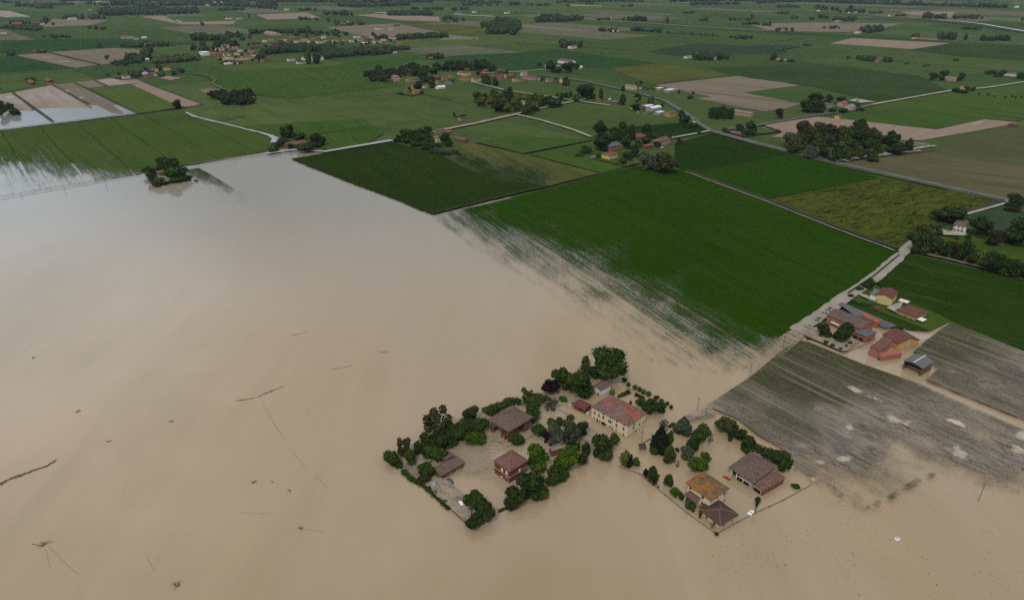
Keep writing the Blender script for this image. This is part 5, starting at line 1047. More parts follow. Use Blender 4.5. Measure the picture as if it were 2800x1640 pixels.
hedge('a4', [(1600, 560), (1690, 600), (1745, 650), (1700, 710)], 2.5, 1.1, 'dark', 'dark shrub border on the lawn right of the bungalow'); hedge('a5', [(1150, 660), (1260, 690), (1360, 700)], 5, 2.4, 'mid', 'green hedge on the lawn right of the white house')
for x0_, y0_, x1_, y1_ in ((655, 330, 700, 300),): pass
hedge('a1', [(930, 1310), (985, 1275), (1040, 1265)], 1.4, .8, 'mid', 'thin broken hedge between the lower yard trees')
# ------------------------------------------------------------------ middle and far houses, set on the field grid
UW = {}
def unit_window(mat):
    if mat.name not in UW:
        m = MB(); m.box(-.5, -.06, -.5, .5, .05, .5); UW[mat.name] = m.mesh('window', mat)
    return UW[mat.name]
WORD = {'cream': 'cream', 'yellow': 'yellow', 'pale': 'pale', 'white': 'white', 'brick': 'red brick', 'oldbrick': 'weathered brick', 'orange': 'orange', 'salmon': 'salmon', 'ochre': 'ochre', 'pink': 'pink', 'tan': 'tan', 'grey': 'grey', 'red': 'bright red'}
RWORD = {'farm': 'mottled red roof', 'greybrown': 'grey roof', 'brickroof': 'brown roof', 'brown': 'dark roof', 'redbrown': 'smooth roof', 'redpatch': 'patchy roof', 'orange': 'orange roof', 'metal': 'sheet roof', 'white': 'white roof', 'slate': 'bluish roof', 'violet': 'violet roof', 'pale': 'pale roof'}
ORD = ['first', 'second', 'third', 'fourth', 'fifth', 'sixth', 'seventh', 'eighth', 'ninth', 'tenth', 'eleventh', 'twelfth', 'thirteenth', 'fourteenth', 'fifteenth', 'sixteenth', 'seventeenth', 'eighteenth', 'nineteenth', 'twentieth']
HR = random.Random(21)
def house(c, x, yb, w, wall, roof, ori='A', h=None, asp=.55, kind=None, label='', group=None, cat='house', name=None, pitch=.38):
    p = G(c, x, yb); k = ppm(c, p); L_ = w / k / (.738 + .667 * asp if ori == 'A' else .667 + .738 * asp)
    lx, ly = (L_, L_ * asp) if ori == 'A' else (L_ * asp, L_)
    A = G(c, x - w / 2 + .667 * ly * k, yb); h = h or HR.uniform(5.2, 6.6)
    root = empty(name or cat.replace(' ', '_'), A, ANG_A + HR.uniform(-.05, .05)); tag(root, label, cat, group)
    kd = kind or ('gx' if ori == 'A' else 'gy')
    wall_mesh(kd, lx, ly, h, pitch).build('wall', W[wall], root); rf = roof_mesh(kd, lx, ly, h, pitch, .5).build('roof', R[roof], root)
    kn = k / K[c][2]
    if kn > 1.25 and cat == 'house':
        fl = 2 if h > 4.6 else 1; um = unit_window(M_PANE)
        for face, ln in (('R', lx), ('L', ly)):
            n = max(1, min(7, int(ln / 3.1)))
            for f in range(fl):
                for i in range(n):
                    o = link('window', um, root); u = ln * (i + .5) / n; z = h * ((f + .55) / fl)
                    if face == 'R': o.location = (u, 0, z)
                    else: o.location = (0, u, z); o.rotation_euler = (0, 0, -math.pi / 2)
                    o.scale = (1.0 + .1 * (kn < 1.6), 1, 1.4)
        if L_ > 8:
            q = MB(); q.box(lx * .4, ly * .4, h, lx * .4 + .7, ly * .4 + .7, h + min(lx, ly) / 2 * math.tan(pitch) + 1.1); q.build('chimney', M_CHIM, rf)
    return root
def cluster(c, where, group, items):
    items = sorted(items, key=lambda t: t[0]); n = len(items)
    for i, it in enumerate(items):
        x, yb, w, wall, roof = it[:5]; kw = dict(it[5]) if len(it) > 5 else {}
        cat = kw.get('cat', 'house'); pos_ = '' if n == 1 else (', leftmost' if i == 0 else ', rightmost' if i == n - 1 else ', %s from left' % ORD[i])
        house(c, x, yb, w, wall, roof, label='%s %s with %s%s %s' % (WORD[wall], cat.split()[-1], RWORD[roof], pos_, where.replace('the ', '')), group=group if n > 1 else None, **kw)
S_ = dict(cat='shed', h=3.2, kind=None)
def kw(**k): return k
cluster('a6', 'in the farmstead by the twin willow', 'houses of the farmstead by the twin willow', [
 (520, 452, 205, 'orange', 'slate', kw(ori='A', h=7.0)), (505, 548, 190, 'yellow', 'brickroof', kw(ori='A', h=6.3, kind='hip', asp=.75)), (832, 315, 205, 'oldbrick', 'brickroof', kw(ori='A', kind='hip', asp=.9, h=4.2, cat='barn')), (1105, 378, 215, 'tan', 'redpatch', kw(ori='A', asp=.7, h=6.0)), (932, 415, 140, 'brick', 'brickroof', kw(ori='A', h=3.4, cat='barn')), (312, 530, 75, 'white', 'metal', kw(cat='shed', h=2.4, kind='flat')), (292, 445, 38, 'brick', 'orange', kw(cat='shed', h=2.6))])
cluster('a6', 'in the walled garden at the main road', None, [(1965, 262, 130, 'red', 'slate', kw(ori='B', h=3.0, cat='barn')), (1888, 215, 125, 'oldbrick', 'redpatch', kw(ori='A', h=3.6, cat='ruin'))])
cluster('a7', 'in the farm at the wet road', 'buildings of the farm at the wet road', [(872, 978, 78, 'cream', 'orange', kw(ori='B', h=6.5, asp=.9)), (985, 895, 85, 'oldbrick', 'orange', kw(ori='A', h=4.2)), (1140, 985, 175, 'oldbrick', 'brickroof', kw(ori='B', h=3.6, asp=.4, cat='barn')), (885, 872, 125, 'grey', 'greybrown', kw(ori='A', h=3.2, cat='shed')), (535, 965, 70, 'oldbrick', 'brickroof', kw(ori='A', h=4.0, cat='shed'))])
cluster('a7', 'standing alone in the open green field', None, [(1150, 735, 105, 'grey', 'greybrown', kw(ori='A', h=3.4, cat='ruin'))])
cluster('a7', 'inside the copse', None, [(1825, 570, 122, 'white', 'pale', kw(ori='B', h=5.5))])
cluster('a7', 'in the hamlet below the long wood', 'houses of the hamlet below the long wood', [
 (405, 300, 100, 'pink', 'pale', kw(ori='B', h=9, kind='hip', asp=.8)), (588, 312, 148, 'tan', 'brickroof', kw(ori='A')), (880, 285, 95, 'brick', 'brickroof', kw(ori='B')), (945, 285, 75, 'ochre', 'brickroof', kw(ori='A')), (1026, 258, 60, 'ochre', 'brickroof', kw(ori='A')), (1172, 238, 155, 'yellow', 'brickroof', kw(ori='B', asp=.4)), (1175, 295, 125, 'ochre', 'brickroof', kw(ori='B', asp=.45)), (1306, 308, 110, 'yellow', 'redbrown', kw(ori='A', h=7)), (1405, 205, 55, 'salmon', 'orange', kw(ori='A')), (1378, 240, 60, 'brick', 'orange', kw(ori='A')),
 (1575, 295, 90, 'salmon', 'greybrown', kw(ori='B', h=7)), (1500, 285, 80, 'oldbrick', 'greybrown', kw(ori='B', h=7)), (1565, 212, 100, 'oldbrick', 'brickroof', kw(ori='A'))])
cluster('a7', 'at the right half of the hamlet', 'houses at the right half of the hamlet', [
 (1640, 262, 42, 'yellow', 'pale'), (1698, 270, 100, 'oldbrick', 'brickroof', kw(ori='B')), (1742, 305, 58, 'yellow', 'redbrown'), (1840, 240, 80, 'cream', 'pale', kw(ori='A')), (1905, 285, 165, 'pink', 'brickroof', kw(ori='B', asp=.4, h=4.5)), (1815, 302, 85, 'tan', 'brickroof', kw(h=3.5)), (2022, 285, 55, 'white', 'metal', kw(h=3)), (2122, 306, 90, 'pink', 'brickroof', kw(ori='A', h=4.5)), (2200, 322, 60, 'oldbrick', 'brickroof', kw(h=3)), (2268, 320, 66, 'yellow', 'orange', kw(h=8, asp=.9))])
cluster('a7', 'at the lower edge of the hamlet', 'houses at the lower edge of the hamlet', [(1000, 330, 90, 'grey', 'greybrown', kw(ori='B', h=4)), (870, 332, 48, 'yellow', 'orange'), (850, 360, 40, 'brick', 'orange', kw(h=4)), (905, 385, 115, 'white', 'white', kw(ori='A', h=3.5, cat='shed')), (742, 372, 60, 'white', 'metal', kw(h=3, cat='shed')), (640, 436, 98, 'ochre', 'orange', kw(ori='A', h=4.5)), (540, 435, 62, 'salmon', 'brickroof', kw(h=4)), (606, 392, 34, 'pink', 'orange', kw(h=9, asp=.9))])
cluster('b3', 'in the white farm beside the rich green field', 'buildings of the white farm beside the rich green field', [(545, 640, 175, 'white', 'brickroof', kw(ori='B', asp=.4)), (460, 672, 70, 'oldbrick', 'pale', kw(h=4)), (338, 668, 28, 'white', 'pale', kw(h=7)), (670, 680, 60, 'white', 'white', kw(h=4)), (640, 668, 40, 'pale', 'brickroof')])
cluster('b7', 'at the white roofed works by the main road', 'buildings of the works by the main road', [(985, 470, 125, 'brick', 'white', kw(ori='A', h=5, cat='hall', pitch=.12)), (1050, 490, 165, 'grey', 'white', kw(ori='A', h=5, cat='hall', pitch=.25)), (1105, 525, 100, 'grey', 'white', kw(ori='A', h=4, cat='hall', kind='flat')), (1207, 550, 118, 'ochre', 'greybrown', kw(ori='A', h=7, asp=.7)), (835, 470, 45, 'white', 'white', kw(h=3, cat='shed'))])
cluster('b7', 'at the road bend', None, [(1437, 610, 36, 'cream', 'brown', kw(h=5.5, asp=.9))])
cluster('b7', 'on the garden plot left of the works', 'sheds on the garden plot left of the works', [(665, 418, 90, 'brick', 'slate', kw(ori='B', h=3, cat='shed')), (495, 395, 42, 'salmon', 'orange', kw(h=4, cat='shed')), (600, 378, 26, 'white', 'white', kw(h=2.5, cat='shed')), (345, 350, 45, 'brick', 'orange', kw(h=4))])
cluster('b7', 'along the road before the striped fallow', 'buildings along the road before the striped fallow', [(820, 278, 112, 'cream', 'pale', kw(ori='B', asp=.4, h=6)), (905, 268, 24, 'white', 'pale', kw(h=4)), (1098, 282, 82, 'grey', 'white', kw(ori='A', h=4, kind='flat', cat='hall')), (1205, 305, 120, 'grey', 'white', kw(ori='A', h=4.5, kind='flat', cat='hall'))])
cluster('b7', 'next to the row of dark poplars', None, [(1938, 545, 195, 'tan', 'pale', kw(ori='B', asp=.28, h=5.5, cat='house', name='long_house'))])
cluster('b8', 'in the farm at the grey crossroads', 'houses of the farm at the grey crossroads', [(610, 452, 112, 'grey', 'greybrown', kw(ori='B', h=4.5)), (752, 445, 115, 'pink', 'orange', kw(ori='A', h=6)), (825, 478, 122, 'yellow', 'violet', kw(ori='A', h=5.2, asp=.7))])
cluster('b8', 'alone on the edge of the pale bare field', None, [(698, 566, 64, 'yellow', 'redbrown', kw(ori='A', h=5.0, asp=.7))])
cluster('b8', 'hidden in the big grove', 'houses hidden in the big grove', [(868, 845, 120, 'pale', 'pale', kw(ori='B', h=7)), (245, 792, 55, 'salmon', 'brickroof', kw(h=3)), (590, 770, 60, 'oldbrick', 'redpatch', kw(h=5))])
cluster('b8', 'right of the big grove', None, [(1525, 842, 195, 'grey', 'metal', kw(ori='B', asp=.3, h=2.6, cat='greenhouse', pitch=.3))])
cluster('b8', 'at the right picture edge', None, [(2450, 650, 130, 'oldbrick', 'brickroof', kw(ori='A', h=3.6))])
cluster('b8', 'between two clipped dark trees', None, [(1820, 192, 128, 'pink', 'pale', kw(ori='B', asp=.45, h=5))])
cluster('b8', 'in the dark clump on the thin road', None, [(1925, 272, 52, 'yellow', 'orange', kw(h=5))])
cluster('b8', 'far right behind the dark hedge', None, [(2405, 145, 112, 'white', 'brickroof', kw(ori='B', asp=.4, h=6))])
cluster('b5', 'in the brick farm with parked cars', 'buildings of the brick farm with parked cars', [(250, 195, 195, 'brick', 'redpatch', kw(ori='B', asp=.22, h=4, cat='barn')), (440, 172, 155, 'brick', 'redpatch', kw(ori='B', asp=.3, h=4, cat='barn'))])
cluster('b5', 'in the farm at the corner of the bare fields', 'houses of the farm at the corner of the bare fields', [(1225, 132, 75, 'white', 'brickroof'), (1150, 132, 80, 'oldbrick', 'greybrown', kw(h=4)), (1420, 120, 140, 'orange', 'violet', kw(ori='B')), (1490, 112, 80, 'cream', 'brickroof'), (1630, 50, 62, 'yellow', 'brickroof'), (1700, 82, 110, 'brick', 'slate', kw(ori='B', h=4, cat='barn')), (1515, 62, 60, 'yellow', 'greybrown')])
cluster('b5', 'half hidden on the small tree island', None, [(1580, 1085, 70, 'salmon', 'orange', kw(h=4.2, name='cottage'))])
cluster('b6', 'standing at the flooded road junction', None, [(1800, 315, 215, 'oldbrick', 'redpatch', kw(ori='A', asp=.5, h=4.0, cat='ruin'))])
cluster('b5', 'in the round copse left of the middle', 'houses in the round copse', [(2450, 345, 80, 'tan', 'pale', kw(h=4)), (2350, 340, 60, 'oldbrick', 'greybrown', kw(h=4))])
# far village
cluster('c8', 'in the left part of the far village', 'houses in the left part of the far village', [(20, 235, 60, 'white', 'brickroof'), (80, 225, 65, 'pink', 'brickroof'), (30, 310, 75, 'salmon', 'brickroof'), (140, 295, 90, 'oldbrick', 'brickroof'), (75, 345, 85, 'pale', 'greybrown'), (95, 388, 150, 'yellow', 'brickroof', kw(ori='B', asp=.35)), (318, 388, 150, 'yellow', 'brickroof', kw(ori='A', asp=.5)), (160, 445, 110, 'white', 'brown', kw(h=5)), (75, 450, 60, 'white', 'white', kw(h=3)), (390, 300, 90, 'pink', 'brickroof', kw(ori='A'))])
cluster('c8', 'in the middle of the far village', 'houses in the middle of the far village', [(455, 250, 95, 'oldbrick', 'brickroof', kw(ori='A', h=7)), (520, 315, 50, 'white', 'brickroof'), (500, 408, 110, 'tan', 'brickroof', kw(ori='B', h=4)), (590, 410, 70, 'oldbrick', 'brickroof', kw(h=4)), (270, 138, 55, 'oldbrick', 'brickroof'), (420, 140, 40, 'salmon', 'orange'), (620, 85, 290, 'tan', 'pale', kw(ori='B', asp=.3, h=5, cat='hall')), (740, 165, 90, 'brick', 'redpatch'), (690, 205, 90, 'brick', 'redbrown'), (900, 125, 80, 'salmon', 'orange')])
cluster('c8', 'in the right part of the far village', 'houses in the right part of the far village', [(1060, 170, 160, 'ochre', 'orange', kw(ori='B', asp=.4)), (1130, 188, 130, 'grey', 'violet', kw(ori='B', h=4)), (1240, 182, 90, 'white', 'brickroof'), (1015, 245, 130, 'tan', 'pale', kw(ori='A', h=5)), (1580, 155, 100, 'ochre', 'brickroof', kw(h=4)), (1330, 170, 60, 'white', 'pale', kw(h=4)), (1715, 115, 85, 'white', 'brickroof'), (1850, 145, 90, 'oldbrick', 'brickroof'), (1965, 180, 110, 'cream', 'greybrown'), (2165, 130, 80, 'pale', 'greybrown'), (2250, 212, 65, 'salmon', 'pale', kw(h=7)), (1805, 190, 80, 'grey', 'white', kw(h=3))])
cluster('c8', 'on the estate below the far village', 'houses on the estate below the far village', [(1200, 400, 170, 'cream', 'greybrown', kw(ori='A', h=9, kind='hip', asp=.9)), (885, 405, 100, 'pale', 'greybrown', kw(h=5)), (1005, 440, 120, 'pale', 'brown', kw(h=4.5)), (1080, 395, 130, 'white', 'greybrown', kw(ori='A', h=6)), (2198, 308, 55, 'pale', 'pale', kw(h=4))])
cluster('a8', 'with flat white roof at the left end of the far village', None, [(668, 248, 95, 'white', 'white', kw(ori='B', h=8, kind='flat', cat='house'))])
cluster('a8', 'before the far village garden wall', 'houses left of the far village', [(590, 200, 70, 'salmon', 'brickroof'), (745, 250, 60, 'orange', 'orange'), (240, 285, 60, 'white', 'white', kw(h=3)), (830, 190, 50, 'white', 'brickroof')])
cluster('b1', 'among the far fields at the upper left', 'houses among the far fields at the upper left', [(140, 250, 90, 'orange', 'orange'), (330, 245, 80, 'brick', 'redpatch'), (410, 248, 40, 'white', 'pale'), (690, 198, 80, 'white', 'pale'), (20, 338, 50, 'white', 'brickroof'), (350, 530, 90, 'oldbrick', 'brickroof'), (290, 42, 140, 'brick', 'redpatch', kw(ori='B')), (880, 105, 30, 'yellow', 'pale')])
cluster('b1', 'on the flat beyond the large bare field', 'houses on the flat beyond the large bare field', [(1215, 385, 70, 'pink', 'orange'), (1275, 390, 60, 'grey', 'violet'), (1330, 395, 45, 'yellow', 'brickroof'), (1430, 460, 80, 'pink', 'brickroof'), (1535, 460, 70, 'white', 'brickroof'), (2240, 195, 70, 'white', 'pale', kw(h=4)), (2345, 195, 60, 'yellow', 'pale', kw(h=4)), (1405, 382, 50, 'white', 'white', kw(h=3))])
cluster('b2', 'scattered beyond the far village', 'houses scattered beyond the far village', [(295, 105, 50, 'white', 'pale'), (430, 108, 60, 'salmon', 'brickroof'), (840, 255, 90, 'brick', 'redpatch'), (888, 240, 30, 'white', 'white', kw(h=9)), (1330, 298, 55, 'yellow', 'pale'), (1200, 295, 70, 'white', 'brickroof'), (1380, 262, 60, 'oldbrick', 'brickroof'), (1885, 225, 60, 'brick', 'redpatch'), (1890, 105, 70, 'salmon', 'brickroof'), (2150, 130, 50, 'white', 'pale'), (1985, 145, 80, 'grey', 'metal', kw(h=4)), (2470, 140, 60, 'white', 'pale'), (1370, 45, 60, 'pink', 'pale')])
cluster('b2', 'beside the tall far poplars', 'buildings beside the tall far poplars', [(2340, 285, 95, 'salmon', 'pale', kw(ori='A', h=11, asp=.8)), (2275, 290, 55, 'ochre', 'orange', kw(h=5)), (1715, 590, 55, 'brick', 'orange', kw(h=4)), (2182, 392, 22, 'pink', 'pale')])
cluster('b3', 'along the far brown bank', 'houses along the far brown bank', [(165, 50, 50, 'white', 'brickroof'), (600, 485, 95, 'pale', 'brickroof'), (570, 450, 50, 'oldbrick', 'redpatch'), (1015, 318, 90, 'white', 'brickroof'), (1740, 580, 90, 'white', 'pale', kw(h=4)), (2020, 590, 60, 'tan', 'redpatch'), (2245, 378, 60, 'brick', 'redbrown'), (2320, 380, 45, 'brick', 'redbrown'), (1740, 248, 30, 'salmon', 'orange', kw(h=3)), (960, 195, 50, 'pale', 'pale')])
cluster('b4', 'in the far right plain', 'houses in the far right plain', [(905, 335, 90, 'cream', 'pale'), (160, 310, 50, 'tan', 'pale'), (1100, 615, 80, 'salmon', 'brickroof'), (160, 615, 110, 'oldbrick', 'pale', kw(ori='B', h=4)), (1205, 165, 40, 'white', 'brickroof'), (1450, 390, 60, 'pale', 'pale', kw(h=4)), (1610, 398, 160, 'grey', 'greybrown', kw(ori='B', asp=.15, h=4, cat='barn')), (650, 285, 70, 'yellow', 'pale', kw(h=4)), (890, 130, 60, 'pink', 'brickroof'), (505, 115, 40, 'white', 'pale'), (700, 220, 70, 'pink', 'pale', kw(h=4)), (2465, 80, 60, 'white', 'white'), (800, 132, 30, 'white', 'white', kw(h=3))])

cluster('c8', 'on the upper lanes of the far village', 'houses on the upper lanes of the far village', [(560, 165, 55, 'white', 'orange'), (640, 150, 60, 'pink', 'brickroof'), (800, 150, 70, 'cream', 'redbrown'), (960, 175, 60, 'white', 'brickroof'), (1160, 150, 70, 'salmon', 'orange'), (1300, 120, 60, 'white', 'pale'), (1440, 165, 70, 'cream', 'brickroof'), (1650, 165, 60, 'white', 'orange'), (1760, 155, 70, 'pink', 'brickroof'), (1900, 120, 60, 'cream', 'pale'), (2050, 150, 60, 'white', 'brickroof')])
cluster('b1', 'along the far upper lane', 'houses along the far upper lane', [(1690, 35, 60, 'white', 'white'), (1860, 48, 70, 'pink', 'brickroof'), (2050, 60, 70, 'cream', 'orange'), (2130, 42, 90, 'white', 'white', kw(h=6)), (2290, 62, 70, 'salmon', 'brickroof'), (2420, 58, 80, 'white', 'pale'), (1180, 22, 60, 'salmon', 'orange'), (960, 25, 50, 'white', 'pale'), (740, 28, 50, 'pink', 'brickroof')])
cluster('c8', 'on the left lanes of the far village', 'houses on the left lanes of the far village', [(-30, 275, 70, 'white', 'orange'), (60, 270, 60, 'cream', 'brickroof'), (190, 250, 70, 'pink', 'brickroof'), (215, 330, 70, 'cream', 'orange'), (250, 285, 60, 'white', 'brickroof'), (330, 340, 70, 'salmon', 'brickroof'), (420, 350, 60, 'pale', 'brickroof'), (10, 400, 80, 'cream', 'orange'), (230, 400, 70, 'yellow', 'brickroof')])

# ------------------------------------------------------------------ middle distance trees
MID = [('a6', 385, 180, 172, 192, 'round', 'dark'), ('a6', 540, 225, 132, 150, 'round', 'mid'), ('a6', 650, 205, 150, 200, 'round', 'dark'), ('a6', 745, 215, 100, 180, 'round', 'dark'), ('a6', 838, 185, 70, 95, 'loose', 'silver'), ('a6', 925, 195, 132, 160, 'round', 'dark'), ('a6', 410, 330, 212, 192, 'round', 'dark'), ('a6', 220, 420, 122, 92, 'round', 'dark'), ('a6', 140, 480, 92, 46, 'bush', 'mid'), ('a6', 680, 345, 120, 120, 'round', 'dark'), ('a6', 775, 430, 95, 140, 'round', 'dark'), ('a6', 820, 345, 80, 85, 'round', 'mid'), ('a6', 915, 310, 130, 80, 'bush', 'dark'), ('a6', 1010, 262, 92, 62, 'bush', 'mid'), ('a6', 1180, 272, 50, 55, 'round', 'dark'), ('a6', 1290, 318, 70, 75, 'round', 'dark'), ('a6', 1352, 340, 42, 30, 'bush', 'mid'), ('a6', 690, 478, 110, 90, 'bush', 'mid'), ('a6', 880, 480, 112, 82, 'bush', 'mid'), ('a6', 640, 545, 120, 50, 'bush', 'mid'), ('a6', 1040, 350, 80, 60, 'bush', 'dark'), ('a6', 490, 270, 90, 90, 'bush', 'olive'), ('a6', 735, 490, 60, 110, 'tall', 'dark'), ('a6', 365, 490, 50, 60, 'bush', 'dark')]
for a in MID: tree(*a, label='dark green tree or shrub in the farmstead by the twin willow', group='trees of the farmstead by the twin willow', parts=False, name='tree', cat='tree')
tree('a6', 955, 550, 230, 185, 'round', 'silver', 'left greyish half of the huge twin willow at the big green field'); tree('a6', 1130, 565, 262, 225, 'round', 'olive', 'right larger half of the huge twin willow at the big green field')
tree('a6', 1515, 225, 45, 30, 'bush', 'dark', 'single dark bush by the pale track to the farmstead'); hedge('a6', [(285, 532), (480, 580), (665, 625), (840, 585)], 4, 1.8, 'red', 'russet hedge round the yellow farmhouse garden')
for a, lb in (((1990, 172, 92, 100, 'round', 'dark'), 'lower dark tree beside the bright red barn'), ((2120, 145, 112, 125, 'round', 'dark'), 'tall dark tree right of the bright red barn'), ((2105, 215, 140, 62, 'bush', 'dark'), 'dark bushes under the tall tree by the red barn'), ((1810, 195, 60, 60, 'bush', 'mid'), 'green bush at the left of the brick ruin by the road')): tree('a6', *a, label=lb)
hedge('a6', [(1760, 210), (1990, 280), (2460, 222), (2230, 150)], 4, 2.0, 'dark', 'long dark clipped hedge round the red barn garden')
def group_trees(c, items, label, group, mats=('dark',), kind='round', parts=False, cat='tree'):
    for i, it in enumerate(items):
        kd = it[4] if len(it) > 4 else kind; mt = it[5] if len(it) > 5 else mats[i % len(mats)]
        tree(c, it[0], it[1], it[2], it[3], kd, mt, label, group, parts, name='tree', cat=cat)
def inside(p, poly):
    r = False
    for i in range(len(poly)):
        (x1, y1), (x2, y2) = poly[i], poly[i - 1]
        if (y1 > p[1]) != (y2 > p[1]) and p[0] < (x2 - x1) * (p[1] - y1) / (y2 - y1) + x1: r = not r
    return r
def scatter(poly, n, rr, dmin):
    xs = [p[0] for p in poly]; ys = [p[1] for p in poly]; out = []
    for _ in range(4000):
        p = (rr.uniform(min(xs), max(xs)), rr.uniform(min(ys), max(ys)))
        if inside(p, poly) and all((p[0] - q[0]) ** 2 + ((p[1] - q[1]) * 1.8) ** 2 > dmin * dmin for q in out): out.append(p)
        if len(out) >= n: break
    return sorted(out, key=lambda q: q[1])
def grove(c, poly, n, w, h_, label, group, mats=('dark', 'dark', 'mid', 'olive'), kind='round', seed=1, dmin=None):
    rr = random.Random(seed)
    for i, (x, y) in enumerate(scatter(poly, n, rr, dmin or w * .55)):
        s = rr.uniform(.75, 1.2); tree(c, x, y - h_ * s * .25, w * s, h_ * s, kind if rr.random() < .85 else 'tall', mats[rr.randrange(len(mats))], label, group, False, name='tree', cat='tree')
group_trees('a7', [(440, 930, 85, 85), (560, 895, 170, 150), (680, 905, 175, 175), (770, 838, 100, 92), (765, 945, 135, 145), (960, 925, 130, 125), (860, 1010, 150, 60, 'bush'), (640, 985, 120, 70, 'bush'), (740, 1030, 110, 60, 'bush'), (1000, 990, 90, 60, 'bush')], 'dark tree or shrub round the farm at the wet road', 'trees of the farm at the wet road', ('dark', 'mid', 'dark'))
group_trees('a7', [(860, 1060, 110, 70, 'bush'), (940, 1080, 110, 66, 'bush'), (1010, 1085, 90, 66, 'bush'), (1080, 1075, 72, 66, 'bush')], 'silver green shrub in the garden point below the farm at the wet road', 'silver shrubs below the farm', ('silver', 'silver', 'olive'))
tree('a7', 1065, 668, 36, 55, 'round', 'dark', 'small dark tree left of the lone ruin in the field'); tree('a7', 1150, 690, 110, 55, 'bush', 'dark', 'dark ivy like bush growing over the lone ruin in the field')
tree('a7', 1685, 380, 55, 70, 'round', 'dark', 'single dark tree on the pale track below the hamlet')
grove('a7', [(1280, 530), (1320, 480), (1500, 450), (1560, 500), (1640, 440), (1760, 470), (1900, 480), (2120, 500), (2230, 560), (2000, 610), (1790, 655), (1560, 610), (1400, 570)], 30, 105, 105, 'dark green tree in the copse round the white house', 'trees of the copse round the white house', ('dark', 'mid', 'mid', 'olive', 'lime'), seed=3, dmin=62)
grove('a7', [(90, 245), (90, 200), (480, 150), (830, 140), (1240, 85), (1400, 110), (1530, 150), (1480, 185), (1240, 150), (900, 180), (840, 215), (700, 240), (500, 225), (300, 270), (230, 290)], 34, 105, 85, 'dark tree of the long wood behind the hamlet', 'trees of the long wood behind the hamlet', ('dark', 'dark', 'mid'), seed=5, dmin=70)
group_trees('a7', [(655, 345, 110, 105), (815, 320, 90, 85), (760, 262, 170, 60, 'bush'), (1420, 270, 110, 110), (1515, 300, 80, 85, 'tall'), (1330, 195, 70, 60), (1650, 190, 50, 55), (2310, 290, 95, 90), (2045, 265, 50, 40), (470, 430, 60, 30, 'bush'), (700, 420, 60, 40, 'bush'), (1030, 290, 70, 40, 'bush'), (2195, 275, 30, 40, 'tall'), (570, 380, 40, 55)], 'dark tree between the houses of the hamlet', 'trees between the houses of the hamlet', ('dark', 'mid'))
group_trees('b3', [(380, 650, 100, 110), (540, 660, 110, 100), (640, 655, 50, 60), (270, 635, 50, 40, 'bush'), (590, 640, 70, 50), (440, 690, 90, 50, 'bush')], 'dark tree in the white farm beside the rich green field', 'trees of the white farm')
for a, lb in (((365, 280, 182, 152, 'round', 'dark'), 'broad dark tree group left of the main road'), ((515, 312, 56, 112, 'tall', 'dark'), 'slim dark tree above the small brick shed'), ((730, 362, 66, 112, 'tall', 'dark'), 'slim dark tree right of the low red shed'), ((880, 348, 72, 92, 'loose', 'dark'), 'thin tree on the verge of the main road'), ((1015, 382, 72, 92, 'loose', 'silver'), 'pale thin tree above the white works roofs'), ((855, 440, 92, 72, 'round', 'dark'), 'dark tree at the left end of the white works'), ((1120, 427, 25, 52, 'column', 'dark'), 'tiny dark cypress on the works forecourt'), ((1312, 500, 66, 62, 'round', 'dark'), 'dark tree right of the ochre works house'), ((1352, 565, 82, 72, 'round', 'dark'), 'dark tree near the cream hut at the road bend'), ((1302, 560, 32, 72, 'tall', 'dark'), 'slim dark tree right below the ochre works house'), ((2275, 500, 82, 102, 'round', 'dark'), 'lone dark tree at the tip of the pale bare field'), ((275, 352, 92, 72, 'round', 'bright'), 'bright tree at the foot of the broad dark group'), ((1425, 300, 26, 30, 'round', 'dark'), 'tiny dark tree on the green strip by the fallow'), ((1395, 345, 70, 26, 'bush', 'dark'), 'flat dark bush on the green strip by the fallow'), ((735, 258, 40, 46, 'tall', 'dark'), 'dark tree left of the cream long house by the road'), ((1400, 620, 130, 40, 'bush', 'dark'), 'dark hedge bush at the cream hut by the bend'), ((1480, 695, 44, 30, 'bush', 'dark'), 'dark bush at the track mouth on the main road')): tree('b7', *a, label=lb, parts=False)
group_trees('b7', [(1595, 500, 42, 105), (1620, 495, 40, 115), (1645, 498, 40, 118), (1675, 500, 42, 118), (1705, 490, 40, 130), (1730, 492, 40, 135), (1755, 505, 40, 110), (1782, 508, 40, 100), (1808, 505, 44, 110)], 'dark poplar in the dense row left of the tan long house', 'dark poplars in the dense row', kind='column')
group_trees('b7', [(85, 322, 26, 50, 'tall'), (130, 335, 60, 70), (175, 330, 60, 75), (220, 312, 32, 60, 'tall'), (10, 395, 60, 90), (70, 410, 80, 60, 'bush'), (120, 420, 50, 30, 'bush')], 'dark tree at the small crossing right of the copse', 'trees at the small crossing')
group_trees('b7', [(940, 255, 50, 40, 'loose'), (985, 250, 60, 45, 'loose'), (1030, 255, 50, 40, 'loose'), (1285, 290, 22, 40, 'tall'), (890, 215, 70, 50, 'loose')], 'thin dark tree along the road before the striped fallow', 'thin trees before the striped fallow')
group_trees('b8', [(390, 430, 130, 115), (470, 420, 130, 130), (500, 345, 120, 95), (530, 440, 80, 110), (605, 360, 80, 82), (725, 370, 92, 72), (890, 400, 60, 70, 'loose'), (640, 475, 80, 50, 'bush'), (740, 478, 90, 46, 'bush'), (910, 462, 80, 36, 'bush'), (420, 350, 60, 60)], 'dark tree in the farm at the grey crossroads', 'trees of the farm at the grey crossroads')
